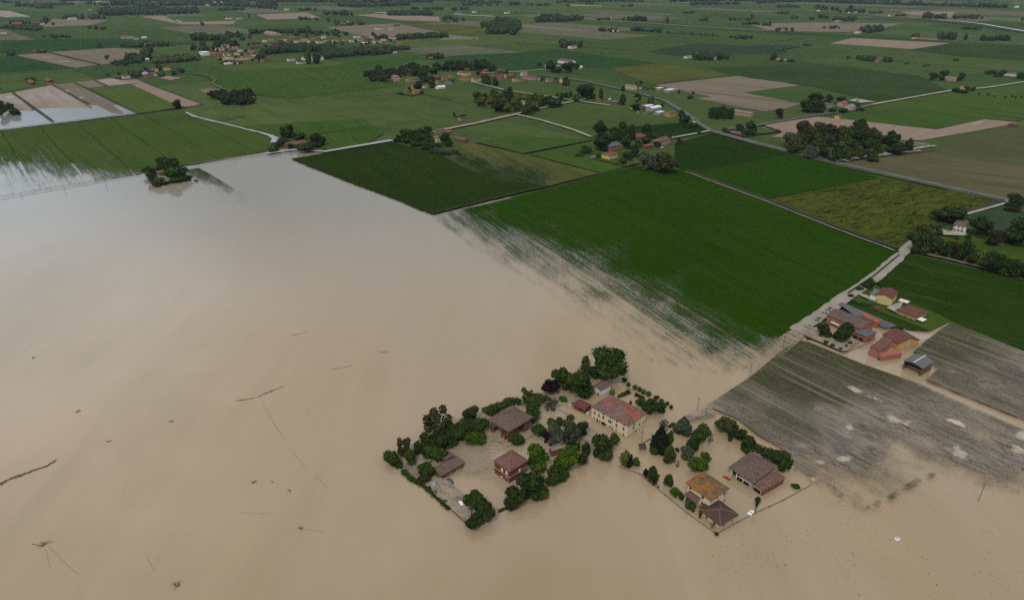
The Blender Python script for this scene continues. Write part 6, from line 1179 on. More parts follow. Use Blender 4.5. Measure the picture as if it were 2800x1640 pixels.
grove('b8', [(180, 870), (240, 760), (330, 700), (480, 690), (700, 700), (880, 660), (1060, 700), (1100, 820), (1080, 950), (900, 930), (620, 950), (420, 925)], 27, 150, 150, 'green tree in the big grove at the main road', 'trees of the big grove at the main road', ('dark', 'mid', 'mid', 'olive', 'silver', 'mid'), seed=8, dmin=112)
for a, lb in (((1215, 770, 160, 190, 'round', 'dark'), 'tall tree at the left of the pair right of the big grove'), ((1390, 815, 92, 135, 'tall', 'dark'), 'slim dark tree next to the grey greenhouse'), ((1270, 850, 190, 110, 'round', 'dark'), 'lower dark tree of the pair right of the big grove'), ((1020, 720, 130, 150, 'round', 'olive'), 'tall pale topped tree at the right end of the big grove')): tree('b8', *a, label=lb, parts=False)
group_trees('b8', [(1720, 112, 52, 65), (1762, 108, 46, 60), (1640, 140, 92, 72), (1718, 155, 60, 55), (1910, 142, 66, 80)], 'dark rounded tree at the pink house on the plain', 'trees at the pink house on the plain')
group_trees('b8', [(1850, 275, 70, 40, 'bush'), (1900, 285, 80, 40, 'bush'), (1965, 265, 60, 55), (2025, 265, 42, 42), (1940, 290, 70, 34, 'bush')], 'dark shrub in the clump on the thin road', 'shrubs of the clump on the thin road')
group_trees('b8', [(2170, 105, 70, 25, 'bush'), (2220, 100, 60, 40), (2300, 110, 80, 60), (2490, 135, 70, 60), (2260, 135, 60, 25, 'bush')], 'dark tree at the white house far right', 'trees at the white house far right')
group_trees('b5', [(1738, 380, 78, 92)], 'single dark round tree at the end of the pale soil strip', None)
group_trees('b5', [(90, 408, 92, 95), (20, 430, 85, 110), (140, 455, 92, 66, 'bush'), (10, 370, 60, 60)], 'dark tree by the left flooded pond', 'dark trees by the left flooded pond')
for a, lb in (((1640, 968, 195, 135, 'round', 'dark'), 'largest dark tree of the small tree island'), ((1465, 1030, 112, 100, 'round', 'dark'), 'dark tree at the left end of the small tree island'), ((1490, 1085, 102, 100, 'round', 'mid'), 'green tree low on the left of the small tree island'), ((1700, 1062, 200, 150, 'round', 'bright'), 'bright broad tree in the middle of the small tree island'), ((1790, 1050, 110, 120, 'round', 'mid'), 'green tree at the right of the bright island tree'), ((1555, 1145, 125, 82, 'bush', 'mid'), 'bush at the front tip of the small tree island'), ((1840, 1100, 82, 62, 'bush', 'dark'), 'dark bush at the right tip of the small tree island'), ((1930, 1130, 40, 20, 'bush', 'dark'), 'tiny drowned bush right of the small tree island')): tree('b5', *a, label=lb)
hedge('b5', [(1500, 1180), (1690, 1158), (1880, 1130)], 3.5, 2.0, 'dark', 'dark hedge along the water side of the small tree island')
grove('b5', [(2070, 300), (2120, 275), (2200, 290), (2280, 280), (2480, 275), (2520, 320), (2500, 355), (2380, 372), (2200, 365), (2110, 345)], 18, 85, 75, 'dark tree in the round copse left of the middle', 'trees of the round copse', ('dark', 'dark', 'brownish'), seed=12, dmin=55)
for a, lb in (((1770, 140, 145, 132, 'loose', 'dark'), 'tall airy tree left behind the brick ruin at the junction'), ((1865, 195, 122, 72, 'round', 'dark'), 'dark tree directly behind the brick ruin'), ((2040, 222, 150, 130, 'round', 'dark'), 'dark tree right of the brick ruin at the junction'), ((1700, 240, 122, 66, 'bush', 'dark'), 'dark bush at the left of the brick ruin'), ((1650, 282, 70, 50, 'bush', 'dark'), 'dark shrub at the road mouth by the brick ruin'), ((1610, 325, 100, 52, 'bush', 'dark'), 'drowned dark shrub in front of the junction'), ((1775, 285, 60, 60, 'bush', 'dark'), 'dark ivy bush on the front of the brick ruin'), ((1920, 300, 180, 24, 'bush', 'mid'), 'low grass bank before the brick ruin'), ((1990, 270, 90, 70, 'bush', 'dark'), 'dark scrub between ruin and right tree')): tree('b6', *a, label=lb)
hedge('a7', [(420, 432), (590, 465), (700, 440)], 4, 1.5, 'dark', 'dark hedge round the ochre house below the hamlet')

# ------------------------------------------------------------------ far trees: the masses as stuff
class Mass:
    def __init__(s, seed): s.V = []; s.F = []; s.S = []; s.r = np.random.RandomState(seed); s.o = None
    def add(s, c, x, yb, w, hpx, slim=False):
        p = G(c, x, yb); k = ppm(c, p); R_ = w / 2 / k; Hh = hpx / k; iv, fi = ico()
        if s.o is None: s.o = p.copy()
        tone = s.r.uniform(.0, .55); q = p - s.o
        for j in range(3 if not slim else 2):
            off = np.array([s.r.uniform(-.45, .45) * R_, s.r.uniform(-.45, .45) * R_, Hh * (.42 + .13 * j)]); rr_ = R_ * (.78 - .17 * j) if not slim else R_
            hz = Hh * (.44 - .08 * j); P = iv * np.array([rr_, rr_, hz]) * (1 + .17 * s.r.normal(size=(len(iv), 1)).clip(-1.6, 1.6)) + off + np.array(q[:]); b = len(s.V)
            s.V += [tuple(v) for v in P]; s.F += [[int(i) + b for i in f] for f in fi]; s.S += list(np.clip(tone + .22 * s.r.normal(size=len(fi)) + .1, 0, 1))
    def build(s, name, mat, label, cat):
        me = bpy.data.meshes.new(name); me.from_pydata(s.V, [], s.F); me.update(); a = me.attributes.new('shade', 'FLOAT', 'FACE'); a.data.foreach_set('value', np.array(s.S, np.float32)); me.materials.append(L[mat])
        return tag(link(name, me, None, s.o), label, cat, kind='stuff')
def line_pts(pts, step):
    out = []
    for (x0, y0), (x1, y1) in zip(pts, pts[1:]):
        n = max(1, int(math.hypot(x1 - x0, y1 - y0) / step)); out += [(x0 + (x1 - x0) * i / n, y0 + (y1 - y0) * i / n) for i in range(n)]
    return out + [pts[-1]]
def wood(c, poly, step, w, hpx, label, seed, mat='far', name='far_wood'):
    M_ = Mass(seed); rr = random.Random(seed); ys = [p[1] for p in poly]; xs = [p[0] for p in poly]; y = min(ys)
    while y <= max(ys):
        x = min(xs)
        while x <= max(xs):
            q = (x + rr.uniform(-.4, .4) * step, y + rr.uniform(-2, 2))
            if inside(q, poly): s_ = rr.uniform(.75, 1.25); M_.add(c, q[0], q[1], w * s_, hpx * s_)
            x += step
        y += max(3.0, step * .22)
    if M_.V: M_.build(name, mat, label, 'wood')
wood('b1', [(955, 148), (1000, 118), (1500, 115), (1950, 112), (1955, 140), (1400, 155), (1050, 158)], 34, 46, 50, 'long dark rectangular wood across the far upper left fields', 1)
wood('b2', [(1285, 160), (1300, 145), (1740, 142), (1740, 160)], 22, 38, 38, 'narrow dark block of wood beside a far white sheet', 2)
wood('b2', [(780, 68), (830, 45), (1200, 60), (1500, 45), (1500, 60), (1000, 78)], 30, 42, 34, 'low dark wood near the top left of middle', 3)
wood('c8', [(540, 390), (550, 330), (840, 300), (1280, 290), (1340, 380), (1480, 360), (2150, 310), (2170, 270), (1480, 300), (1350, 240), (830, 260), (540, 310)], 44, 80, 74, 'broad dark park wood in front of the far village', 4)
wood('b2', [(1370, 395), (1400, 370), (1880, 355), (1890, 375), (1400, 398)], 26, 40, 40, 'long thin wood strip right of the far village', 5)
wood('c8', [(2180, 265), (2180, 250), (2395, 245), (2395, 268)], 24, 36, 42, 'short dark clipped hedge wood right of the village park', 6)
wood('a8', [(310, 312), (320, 280), (640, 262), (645, 285)], 22, 36, 34, 'long green tree block left of the far village', 7, 'olive')
wood('c8', [(380, 70), (385, 50), (800, 38), (1140, 40), (1140, 60), (800, 55)], 34, 50, 52, 'dark tree belt behind the far village', 8)
wood('b2', [(2290, 345), (2350, 270), (2520, 250), (2600, 290), (2520, 345)], 40, 70, 85, 'group of tall dark far poplars beside the salmon tower house', 9)
wood('b3', [(220, 225), (230, 205), (700, 190), (700, 205), (480, 222)], 24, 36, 42, 'dark tree row on the far side of the brown bank', 10)
wood('b4', [(900, 330), (905, 300), (1130, 295), (1130, 315), (1000, 332)], 24, 36, 48, 'dark tree block right of the far cream house', 11)
wood('b1', [(-60, 285), (90, 275), (300, 262), (420, 295), (350, 312), (120, 292)], 26, 38, 30, 'dark far clump with a hidden hamlet at the left', 12)
T = Mass(77); tr = random.Random(5)
def row(c, pts, step, w, hpx, jit=.3, slim=False, keep=1.0):
    for x, y in line_pts(pts, step):
        if tr.random() < keep:
            s_ = tr.uniform(1 - jit, 1 + jit); T.add(c, x + tr.uniform(-.3, .3) * step, y + tr.uniform(-2, 2), w * s_, hpx * s_, slim)
def clump(c, poly, n, w, hpx):
    xs = [p[0] for p in poly]; ys = [p[1] for p in poly]
    for x, y in scatter(poly, n, tr, w * .3):
        s_ = tr.uniform(.7, 1.25); T.add(c, x, y, w * s_, hpx * s_)
for c, poly, n, w, hp in (('c8', [(-60, 300), (0, 200), (400, 170), (1050, 160), (1300, 220), (900, 330), (520, 300), (300, 330), (0, 420)], 38, 48, 36), ('c8', [(-10, 150), (0, 110), (250, 80), (440, 100), (480, 140), (200, 150)], 12, 54, 46), ('c8', [(850, 80), (1100, 60), (1400, 30), (1650, 60), (1680, 120), (1300, 110), (1000, 110)], 22, 54, 40), ('c8', [(1300, 190), (1700, 170), (2250, 150), (2200, 210), (1800, 215)], 14, 46, 34), ('c8', [(1860, 110), (2060, 90), (2140, 140), (1900, 150)], 8, 60, 60), ('c8', [(0, 440), (200, 400), (290, 440), (60, 462)], 12, 50, 30), ('c8', [(390, 400), (480, 350), (620, 390), (420, 420)], 8, 50, 46), ('c8', [(1130, 440), (1250, 400), (1250, 440)], 4, 90, 150),
   ('a8', [(20, 325), (130, 270), (330, 200), (320, 285), (180, 320)], 14, 46, 42), ('a8', [(40, 412), (270, 370), (420, 385), (520, 360), (540, 372), (380, 402), (140, 415)], 16, 40, 32), ('a8', [(600, 210), (820, 170), (1000, 190), (700, 220)], 12, 46, 46), ('a8', [(590, 140), (640, 110), (830, 115), (960, 110), (900, 145)], 14, 52, 46), ('a8', [(20, 185), (100, 165), (400, 160), (430, 178), (120, 186)], 12, 34, 24),
   ('b1', [(850, 295), (880, 275), (1060, 290), (1060, 305)], 8, 34, 30), ('b1', [(410, 380), (440, 360), (690, 370), (680, 384)], 12, 34, 28), ('b1', [(600, 190), (700, 165), (1000, 160), (1090, 190), (900, 200)], 18, 44, 34), ('b1', [(40, 550), (130, 540), (140, 555)], 4, 60, 52), ('b1', [(290, 530), (380, 510), (460, 530)], 6, 40, 34), ('b1', [(1085, 655), (1120, 620), (1320, 620), (1320, 655)], 12, 46, 44), ('b1', [(1890, 405), (1960, 395), (2100, 405)], 6, 60, 56), ('b1', [(2120, 105), (2270, 98), (2400, 102), (2380, 112)], 8, 44, 30),
   ('b2', [(0, 90), (60, 70), (200, 80), (180, 100)], 8, 60, 60), ('b2', [(660, 150), (760, 140), (960, 150), (940, 158)], 10, 50, 44), ('b2', [(700, 255), (980, 225), (1080, 248), (900, 262)], 8, 46, 38), ('b2', [(1540, 98), (1700, 92), (2100, 96), (2080, 112), (1600, 104)], 20, 36, 28), ('b2', [(1780, 215), (1900, 190), (2050, 210), (1980, 222)], 10, 42, 40), ('b2', [(1660, 585), (1690, 578), (1840, 575), (1830, 582)], 6, 44, 46), ('b2', [(2000, 60), (2100, 45), (2380, 55), (2380, 65)], 12, 40, 26), ('b2', [(2200, 285), (2250, 270), (2300, 280)], 4, 46, 56), ('b2', [(380, 110), (560, 100), (610, 110)], 7, 40, 28), ('b2', [(420, 200), (500, 198), (620, 205)], 6, 40, 30),
   ('b3', [(440, 465), (480, 460), (560, 450), (690, 470), (560, 478)], 10, 56, 66), ('b3', [(850, 315), (950, 300), (1120, 310), (1050, 320)], 10, 42, 34), ('b3', [(1765, 590), (1800, 575), (2130, 570), (2130, 590), (1900, 600)], 20, 58, 66), ('b3', [(2090, 380), (2180, 365), (2420, 375), (2380, 392)], 14, 38, 32), ('b3', [(840, 205), (900, 198), (1030, 205)], 7, 36, 26), ('b3', [(1090, 210), (1110, 200), (1350, 205), (1340, 216)], 10, 44, 46), ('b3', [(250, 175), (300, 168), (500, 170), (500, 180)], 9, 42, 34), ('b3', [(2100, 205), (2200, 200), (2370, 195), (2370, 208)], 9, 40, 30), ('b3', [(2260, 245), (2400, 240), (2520, 258)], 8, 44, 30), ('b3', [(130, 55), (300, 55), (430, 62), (300, 65)], 9, 40, 24), ('b3', [(1060, 68), (1200, 62), (1200, 70)], 5, 34, 20), ('b3', [(1660, 135), (1790, 130), (1790, 136)], 5, 34, 20), ('b3', [(1795, 208), (1930, 205), (1930, 212)], 5, 34, 24), ('b3', [(735, 45), (795, 40), (795, 48)], 4, 34, 40),
   ('b4', [(70, 310), (100, 290), (240, 300), (250, 315)], 8, 40, 34), ('b4', [(880, 590), (950, 580), (1050, 590), (1040, 610), (900, 600)], 10, 60, 46), ('b4', [(1130, 612), (1220, 605), (1220, 620)], 4, 50, 46), ('b4', [(0, 590), (50, 585), (60, 598)], 3, 44, 60), ('b4', [(80, 610), (240, 600), (250, 615)], 8, 40, 28), ('b4', [(1680, 395), (1760, 385), (1840, 395)], 7, 50, 70), ('b4', [(2090, 405), (2150, 400), (2360, 395), (2380, 408)], 12, 56, 56), ('b4', [(510, 280), (640, 275), (750, 282), (600, 288)], 8, 36, 22), ('b4', [(600, 205), (760, 185), (930, 200), (800, 215)], 16, 42, 32), ('b4', [(200, 190), (290, 185), (290, 192)], 4, 36, 34), ('b4', [(470, 185), (560, 175), (580, 190)], 5, 44, 40), ('b4', [(1530, 185), (1620, 182), (1620, 190)], 4, 60, 60), ('b4', [(1650, 188), (1730, 184), (1740, 190)], 4, 50, 46), ('b4', [(1790, 192), (1900, 180), (2130, 182), (2130, 192)], 14, 42, 34), ('b4', [(1900, 290), (1960, 282), (2100, 292), (2080, 300)], 9, 42, 24), ('b4', [(660, 130), (780, 120), (960, 130)], 8, 40, 40), ('b4', [(990, 138), (1080, 132), (1170, 136)], 6, 40, 24), ('b4', [(1250, 165), (1300, 160), (1370, 166)], 5, 40, 28), ('b4', [(60, 145), (200, 135), (210, 150)], 7, 40, 28), ('b4', [(80, 78), (200, 70), (350, 78)], 10, 44, 26), ('b4', [(400, 78), (560, 70), (580, 100), (480, 110)], 9, 42, 30), ('b4', [(1840, 600), (1860, 590), (1880, 600)], 2, 44, 26), ('b4', [(1510, 662), (1560, 650), (1610, 645)], 5, 34, 18), ('b4', [(350, 455), (390, 448), (400, 456)], 3, 36, 22), ('b4', [(1430, 380), (1490, 375), (1490, 385)], 3, 50, 46)):
    clump(c, poly, n, w, hp)
for c, pts, st, w, hp, sl in (('b4', [(-100, 35), (400, 20), (800, 35), (1170, 45)], 26, 46, 34, False), ('b4', [(1220, 48), (1600, 60), (2000, 72), (2350, 82)], 26, 46, 38, False), ('b4', [(0, 12), (700, 18), (1500, 2), (2200, 4)], 30, 44, 22, False), ('b3', [(1560, 22), (1800, 18), (2080, 14), (2520, 20)], 26, 46, 30, False), ('b3', [(1750, 55), (1900, 50), (2230, 48)], 26, 44, 28, False), ('b3', [(0, 55), (60, 52)], 26, 44, 28, False), ('b3', [(440, 25), (560, 30), (780, 20), (1100, 18), (1300, 22)], 30, 44, 24, False), ('b3', [(1170, 305), (1280, 312), (1460, 325)], 28, 36, 40, True), ('b3', [(1520, 332), (1800, 352), (2040, 362)], 22, 12, 26, True), ('b2', [(0, 25), (500, 22), (900, 30), (1300, 28), (1720, 26)], 24, 48, 30, False), ('b2', [(300, 8), (900, 4), (1500, 6), (2100, 10)], 26, 46, 24, False), ('b2', [(2050, 35), (2400, 30)], 26, 44, 24, False), ('b1', [(1600, 60), (1900, 55), (2200, 60), (2520, 75)], 24, 50, 34, False), ('b1', [(600, 15), (1000, 8), (1500, 12), (1900, 20), (2520, 12)], 24, 48, 30, False), ('b1', [(1560, 35), (2000, 30), (2450, 40)], 26, 48, 30, False), ('b1', [(1110, 58), (1250, 55)], 20, 60, 46, False), ('b1', [(1320, 52), (1500, 80)], 22, 56, 46, False), ('b1', [(380, 60), (550, 52), (720, 48)], 26, 44, 26, False), ('b1', [(170, 68), (290, 62), (380, 86), (490, 85)], 26, 44, 30, False), ('b1', [(30, 30), (180, 30)], 26, 40, 22, False), ('b1', [(2265, 105), (2390, 100)], 22, 40, 28, False), ('b1', [(860, 48), (1060, 62)], 40, 40, 32, False), ('b1', [(100, 238), (460, 235), (530, 248)], 40, 40, 30, False), ('b1', [(1210, 468), (1330, 470), (1660, 458)], 34, 42, 34, False), ('b8', [(2080, 325), (2240, 345), (2340, 360), (2380, 350), (2450, 362), (2490, 360)], 70, 22, 24, False)):
    row(c, pts, st, w, hp, .35, sl)
for c, x, y, w, hp in (('b1', 465, 212, 56, 48), ('b1', 990, 472, 74, 62), ('b1', 1990, 255, 44, 40), ('b1', 2452, 180, 20, 44), ('b1', 2010, 470, 70, 70), ('b2', 710, 218, 40, 48), ('b2', 790, 230, 60, 34), ('b2', 505, 292, 30, 40), ('b2', 1030, 250, 90, 48), ('b2', 1795, 575, 52, 58), ('b3', 1528, 228, 46, 62), ('b3', 1918, 212, 38, 50), ('b3', 2360, 192, 34, 52), ('b3', 550, 68, 30, 26), ('b3', 30, 345, 100, 90), ('b4', 1940, 402, 40, 68), ('b4', 2340, 398, 56, 56), ('b4', 805, 115, 44, 66), ('b4', 680, 112, 44, 44), ('b4', 630, 108, 40, 40), ('b4', 12, 262, 34, 54), ('b4', 2500, 205, 30, 34), ('b4', 430, 200, 60, 36), ('b4', 1840, 600, 50, 32), ('b4', 780, 580, 46, 28), ('b4', 1365, 632, 60, 24), ('b1', 1060, 585, 44, 44), ('a8', 135, 275, 34, 34), ('b5', 1065, 102, 34, 28), ('b5', 1435, 48, 46, 42), ('b5', 1310, 108, 84, 66), ('b5', 1168, 98, 40, 40), ('b5', 300, 148, 90, 40), ('b5', 330, 152, 60, 40), ('b5', 1570, 50, 60, 70), ('b5', 1580, 108, 60, 34)):
    T.add(c, x, y, w, hp)
T.build('distant_trees', 'far', 'many small dark trees and tree rows scattered over the far plain', 'trees')
# ------------------------------------------------------------------ vehicles
CARP = {}
def paint(name, col):
    if name not in CARP: CARP[name] = plain(name, col, .35, .5, 0, .15)
    return CARP[name]
M_TYRE = plain('tyre rubber', (.015, .015, .015), .9, .1); M_GLASS = plain('car glass', (.02, .025, .03), .1, .6, 0, .05); M_RED = plain('tail lamp', (.25, .01, .01), .3); M_LAMP = plain('head lamp', (.6, .6, .58), .2)
def car(c, x, y, to, col, label, kind='car', sink=0.0, name='parked_car', roofcol=None, group=None):
    p = G(c, x, y); q = G(c, *to); a = math.atan2(q.y - p.y, q.x - p.x); root = empty(name, (p.x, p.y, .05 - sink), a); tag(root, label, 'car' if kind != 'pickup' else 'pickup', group)
    b = MB(); Lh, wd = 2.15, .86
    prof = {'car': [(-2.15, .35, .62), (-2.05, .28, .92), (-1.2, .28, .98), (.7, .28, .96), (1.6, .28, .84), (2.1, .3, .7), (2.15, .38, .55)], 'van': [(-2.15, .35, .9), (-2.1, .28, 1.1), (-1, .28, 1.12), (.9, .28, 1.08), (1.8, .28, .95), (2.15, .38, .6)], 'pickup': [(-2.4, .4, .95), (-2.35, .32, 1.05), (-.5, .32, 1.05), (1.0, .32, 1.05), (2.1, .32, .92), (2.3, .4, .7)]}[kind]
    b.loft([[(X, -wd * .92, z0), (X, wd * .92, z0), (X, wd, (z0 + z1) / 2), (X, wd * .9, z1), (X, -wd * .9, z1), (X, -wd, (z0 + z1) / 2)] for X, z0, z1 in prof]); b.build('body', col, root)
    cab = {'car': (-1.55, -1.0, .35, 1.05, .93, 1.42), 'van': (-2.05, -1.9, .75, 1.5, 1.08, 1.85), 'pickup': (-.35, -.2, .75, 1.25, 1.02, 1.65)}[kind]; x0, x1, x2, x3, zb, zt = cab
    g = MB(); g.loft([[(x0, -.78, zb), (x0, .78, zb), (x3, .78, zb), (x3, -.78, zb)], [(x1, -.64, zt), (x1, .64, zt), (x2, .64, zt), (x2, -.64, zt)]]); g.build('windows', M_GLASS, root)
    rf = MB(); rf.loft([[(x1 - .06, -.66, zt - .02), (x1 - .06, .66, zt - .02), (x2 + .06, .66, zt - .02), (x2 + .06, -.66, zt - .02)], [(x1 + .05, -.58, zt + .06), (x1 + .05, .58, zt + .06), (x2 - .05, .58, zt + .06), (x2 - .05, -.58, zt + .06)]]); rf.build('roof', roofcol or col, root)
    if kind == 'pickup':
        t = MB(); t.box(-2.25, -.72, 1.0, -.5, .72, 1.06); t.build('load_bed', M_TYRE, root)
    for sx in (-1.35, 1.35):
        for sy in (-.8, .8):
            w_ = MB(); w_.tube((sx, sy - .1, .32), (sx, sy + .1, .32), .32, .32, 12); o = w_.build('wheel', M_TYRE, root); r_ = MB(); r_.tube((sx, sy - .115, .32), (sx, sy + .115, .32), .18, .18, 10); r_.build('rim', M_LAMP, o)
    for sy in (-.62, .62):
        l_ = MB(); l_.box(Lh - .1, sy - .16, .6, Lh + .03, sy + .16, .74); l_.build('headlight', M_LAMP, root); l_ = MB(); l_.box(-Lh - .03 - (.25 if kind == 'pickup' else 0), sy - .14, .66, -Lh + .08, sy + .14, .84); l_.build('tail_light', M_RED, root)
    return root
P_BLUE = paint('pale blue paint', (.22, .33, .62)); P_DBLUE = paint('dark blue paint', (.02, .035, .09)); P_WHITE = paint('white car paint', (.68, .70, .72)); P_GREY = paint('grey car paint', (.10, .11, .13)); P_NAVY = paint('black car paint', (.015, .018, .025)); P_SILV = paint('silver paint', (.40, .41, .43))
car('e1', 655, 1185, (720, 1150), P_NAVY, 'dark pickup with pale blue cab roof stranded beside the low shed', 'pickup', .1, 'pickup_truck', P_BLUE)
car('e1', 850, 1122, (880, 1150), P_DBLUE, 'dark blue car standing in water at the front corner of the low shed', 'car', .55)
car('e1', 590, 1120, (625, 1100), P_GREY, 'grey car half hidden in brown scrub behind the dark pickup', 'car', .3)
car('a1', 648, 1268, (668, 1296), P_WHITE, 'white estate car stranded on silt beside the lower yard trees', 'van', .25)
car('a5', 250, 905, (300, 860), P_WHITE, 'white car at the fork, nearer of two to the flood', 'car', 0); car('a5', 300, 872, (330, 840), P_WHITE, 'white car at the fork, farther of two from the flood', 'car', 0)
car('a5', 925, 640, (975, 655), P_DBLUE, 'dark blue car parked before the white two storey house', 'car', 0); car('a5', 955, 632, (1000, 650), P_NAVY, 'black car behind the dark blue one before the white house', 'car', 0)
for i, (x, y) in enumerate([(360, 200), (395, 196), (425, 192), (455, 188), (490, 184), (520, 180), (548, 178)]): car('b5', x, y, (x + 30, y - 16), [P_WHITE, P_SILV][i % 2], 'pale car in the row parked before the long brick barns', 'car', 0, group='pale cars before the brick barns')
for i, (x, y) in enumerate([(880, 497), (915, 500), (945, 508), (1000, 515), (1045, 518), (1145, 545), (970, 495), (1270, 570)]): car('b7', x, y, (x + 25, y - 12), [P_WHITE, P_GREY, P_SILV, P_NAVY][i % 4], 'car parked on the forecourt of the white roofed works', 'van' if i % 3 == 0 else 'car', 0, group='cars on the works forecourt')
car('a7', 1405, 735, (1440, 728), P_WHITE, 'white car on the brown earth track', 'car', 0); car('a7', 2252, 570, (2290, 560), P_WHITE, 'white van at the right corner of the copse', 'van', 0); car('a7', 2432, 524, (2460, 518), P_WHITE, 'white car at the small crossing right of the copse', 'car', 0)
car('a6', 1098, 400, (1120, 392), P_WHITE, 'white car beside the tan farm building', 'van', 0); car('b8', 652, 984, (680, 995), P_WHITE, 'white van on the main road below the big grove', 'van', 0)

# ------------------------------------------------------------------ poles
M_POLE = plain('weathered pole', (.075, .062, .05), .9, .1); M_PGREY = plain('grey concrete pole', (.26, .25, .23), .9, .1)
def pole(c, x, yb, yt, label, arm=True, mat=None, group=None, r=.14):
    p = G(c, x, yb); h_ = max(4.0, height_at(c, p, x, yt)); root = empty('utility_pole', p); tag(root, label, 'utility pole', group)
    m = MB(); m.tube((0, 0, -.4), (0, 0, h_), r, r * .65, 8); m.build('shaft', mat or M_POLE, root)
    if arm:
        m = MB(); m.box(-.75, -.06, h_ - .7, .75, .06, h_ - .55); ar = m.build('crossarm', M_POLE, root)
        for u in (-.65, .65):
            q = MB(); q.tube((u, 0, h_ - .55), (u, 0, h_ - .3), .07, .05, 6); q.build('insulator', M_PGREY, ar)
for a in (('c1', 17, 695, 580, 'pole at the road side nearest the pale silt mound'), ('c1', 79, 715, 652, 'short pole at the corner of the silted field'), ('c1', 417, 438, 312, 'tall pole at the left one of the pair on the flooded road'), ('c1', 431, 462, 402, 'short pole at the right one of the pair on the flooded road'), ('c1', 676, 200, 98, 'tall pole nearest the orange farm on the flooded road'), ('c1', 680, 285, 212, 'pole on the silted field corner below the orange farm'), ('c1', 888, 688, 622, 'lone pole in the middle of the green silted field'), ('c1', 2172, 1368, 1228, 'tall lone pole standing in brown water at the lower right'), ('e4', 425, 640, 392, 'pole in front of the cream farmhouse gable'),
          ('a5', 525, 875, 775, 'pale pole at the left end of the dark tree row'), ('a5', 1195, 1055, 950, 'pale pole below the yellow flowering tree'), ('a5', 400, 950, 900, 'thin pole on the meadow beside the fork'), ('a5', 185, 1110, 1040, 'thin pole on the meadow edge along the silted road'), ('b6', 1240, 452, 405, 'pole in pale water right of the tree island'), ('b6', 857, 512, 470, 'left pole of the close pair beside the tree island'), ('b6', 886, 516, 464, 'right pole of the close pair beside the tree island'), ('b5', 1048, 1190, 1132, 'pole in pale water left of the tree island'), ('b5', 645, 1250, 1205, 'second pole in pale water left of the tree island'), ('b5', 215, 1288, 1248, 'pole in pale water near the left picture edge'), ('b8', 288, 552, 462, 'pole beside the lone tree at the pale bare field'), ('b7', 1178, 440, 415, 'small pole on the main road verge by the works')): pole(*a)

# ------------------------------------------------------------------ walls, fences and garden things
M_WALLTOP = plain('stained wall coping', (.13, .11, .085), .9, .1); M_WALLPALE = plain('pale boundary wall', (.48, .43, .30), .9, .1)
def low_wall(c, pts, h_, th, mat, label, posts=0, name='garden_wall'):
    P = [G(c, *p) for p in pts]; base = P[0].copy(); root = empty(name, base); tag(root, label, 'wall'); m = MB()
    for a, b in zip(P, P[1:]):
        d = (b - a).normalized(); n = Vector((-d.y, d.x, 0)) * th / 2; a_, b_ = a - base, b - base
        m.loft([[a_ - n + Vector((0, 0, -.3)), a_ + n + Vector((0, 0, -.3)), a_ + n + Vector((0, 0, h_)), a_ - n + Vector((0, 0, h_))], [b_ - n + Vector((0, 0, -.3)), b_ + n + Vector((0, 0, -.3)), b_ + n + Vector((0, 0, h_)), b_ - n + Vector((0, 0, h_))]])
    m.build('wall_run', mat, root)
    for a, b in zip(P, P[1:]):
        if posts:
            k = max(1, int((b - a).length / posts))
            for i in range(k):
                q = a.lerp(b, i / k) - base; pm = MB(); pm.box(q.x - th * .9, q.y - th * .9, -.3, q.x + th * .9, q.y + th * .9, h_ + .25); pm.build('post', mat, root)
low_wall('a3', [(62, 688), (270, 762), (400, 865), (540, 985), (780, 1182), (1082, 1396)], .32, .3, M_WALLTOP, 'low drowned garden wall along the villa trees, long left side', 12)
low_wall('a3', [(1082, 1396), (1310, 1272), (1500, 1170), (1640, 1110), (1780, 1045), (2080, 882)], .30, .3, M_WALLTOP, 'low drowned garden wall from the sharp corner past the palm', 12)
low_wall('a4', [(650, 450), (1020, 585), (1630, 808), (1880, 682), (1735, 622)], .7, .35, M_WALLPALE, 'pale boundary wall round the lawn of the two yellow houses')
low_wall('a4', [(95, 862), (330, 960), (560, 1062), (760, 985), (960, 890)], .45, .3, M_WALLTOP, 'low stained wall round the front yard of the orange farmhouse', 9)
low_wall('a1', [(575, 1300), (690, 1402)], .35, .3, M_WALLTOP, 'low wall at the lower corner of the flooded left yard'); low_wall('a1', [(790, 1422), (880, 1380), (960, 1320), (1040, 1280)], .35, .35, W['pale'], 'broken pale wall under the lower yard trees')
low_wall('a1', [(880, 750), (1000, 815), (1110, 765), (1200, 725)], .25, .25, M_WALLTOP, 'low kerb wall in front of the open brick barn'); low_wall('e2', [(690, 205), (860, 315)], .3, .25, M_WALLTOP, 'thin drowned kerb leading to the red roofed shed'); low_wall('e2', [(1240, 560), (1330, 610), (1420, 665)], .25, .25, M_WALLTOP, 'thin kerb beside the pale silt strip')
low_wall('e4', [(10, 880), (60, 865)], .5, .25, M_WALLTOP, 'short gate wall at the left of the column trees'); low_wall('e4', [(450, 625), (600, 530)], .6, .3, W['oldbrick'], 'short overgrown wall right of the farmhouse pole'); low_wall('a4', [(1230, 1085), (1420, 990), (1680, 835)], .3, .3, M_CONCRETE, 'low concrete edge right of the ochre barn')
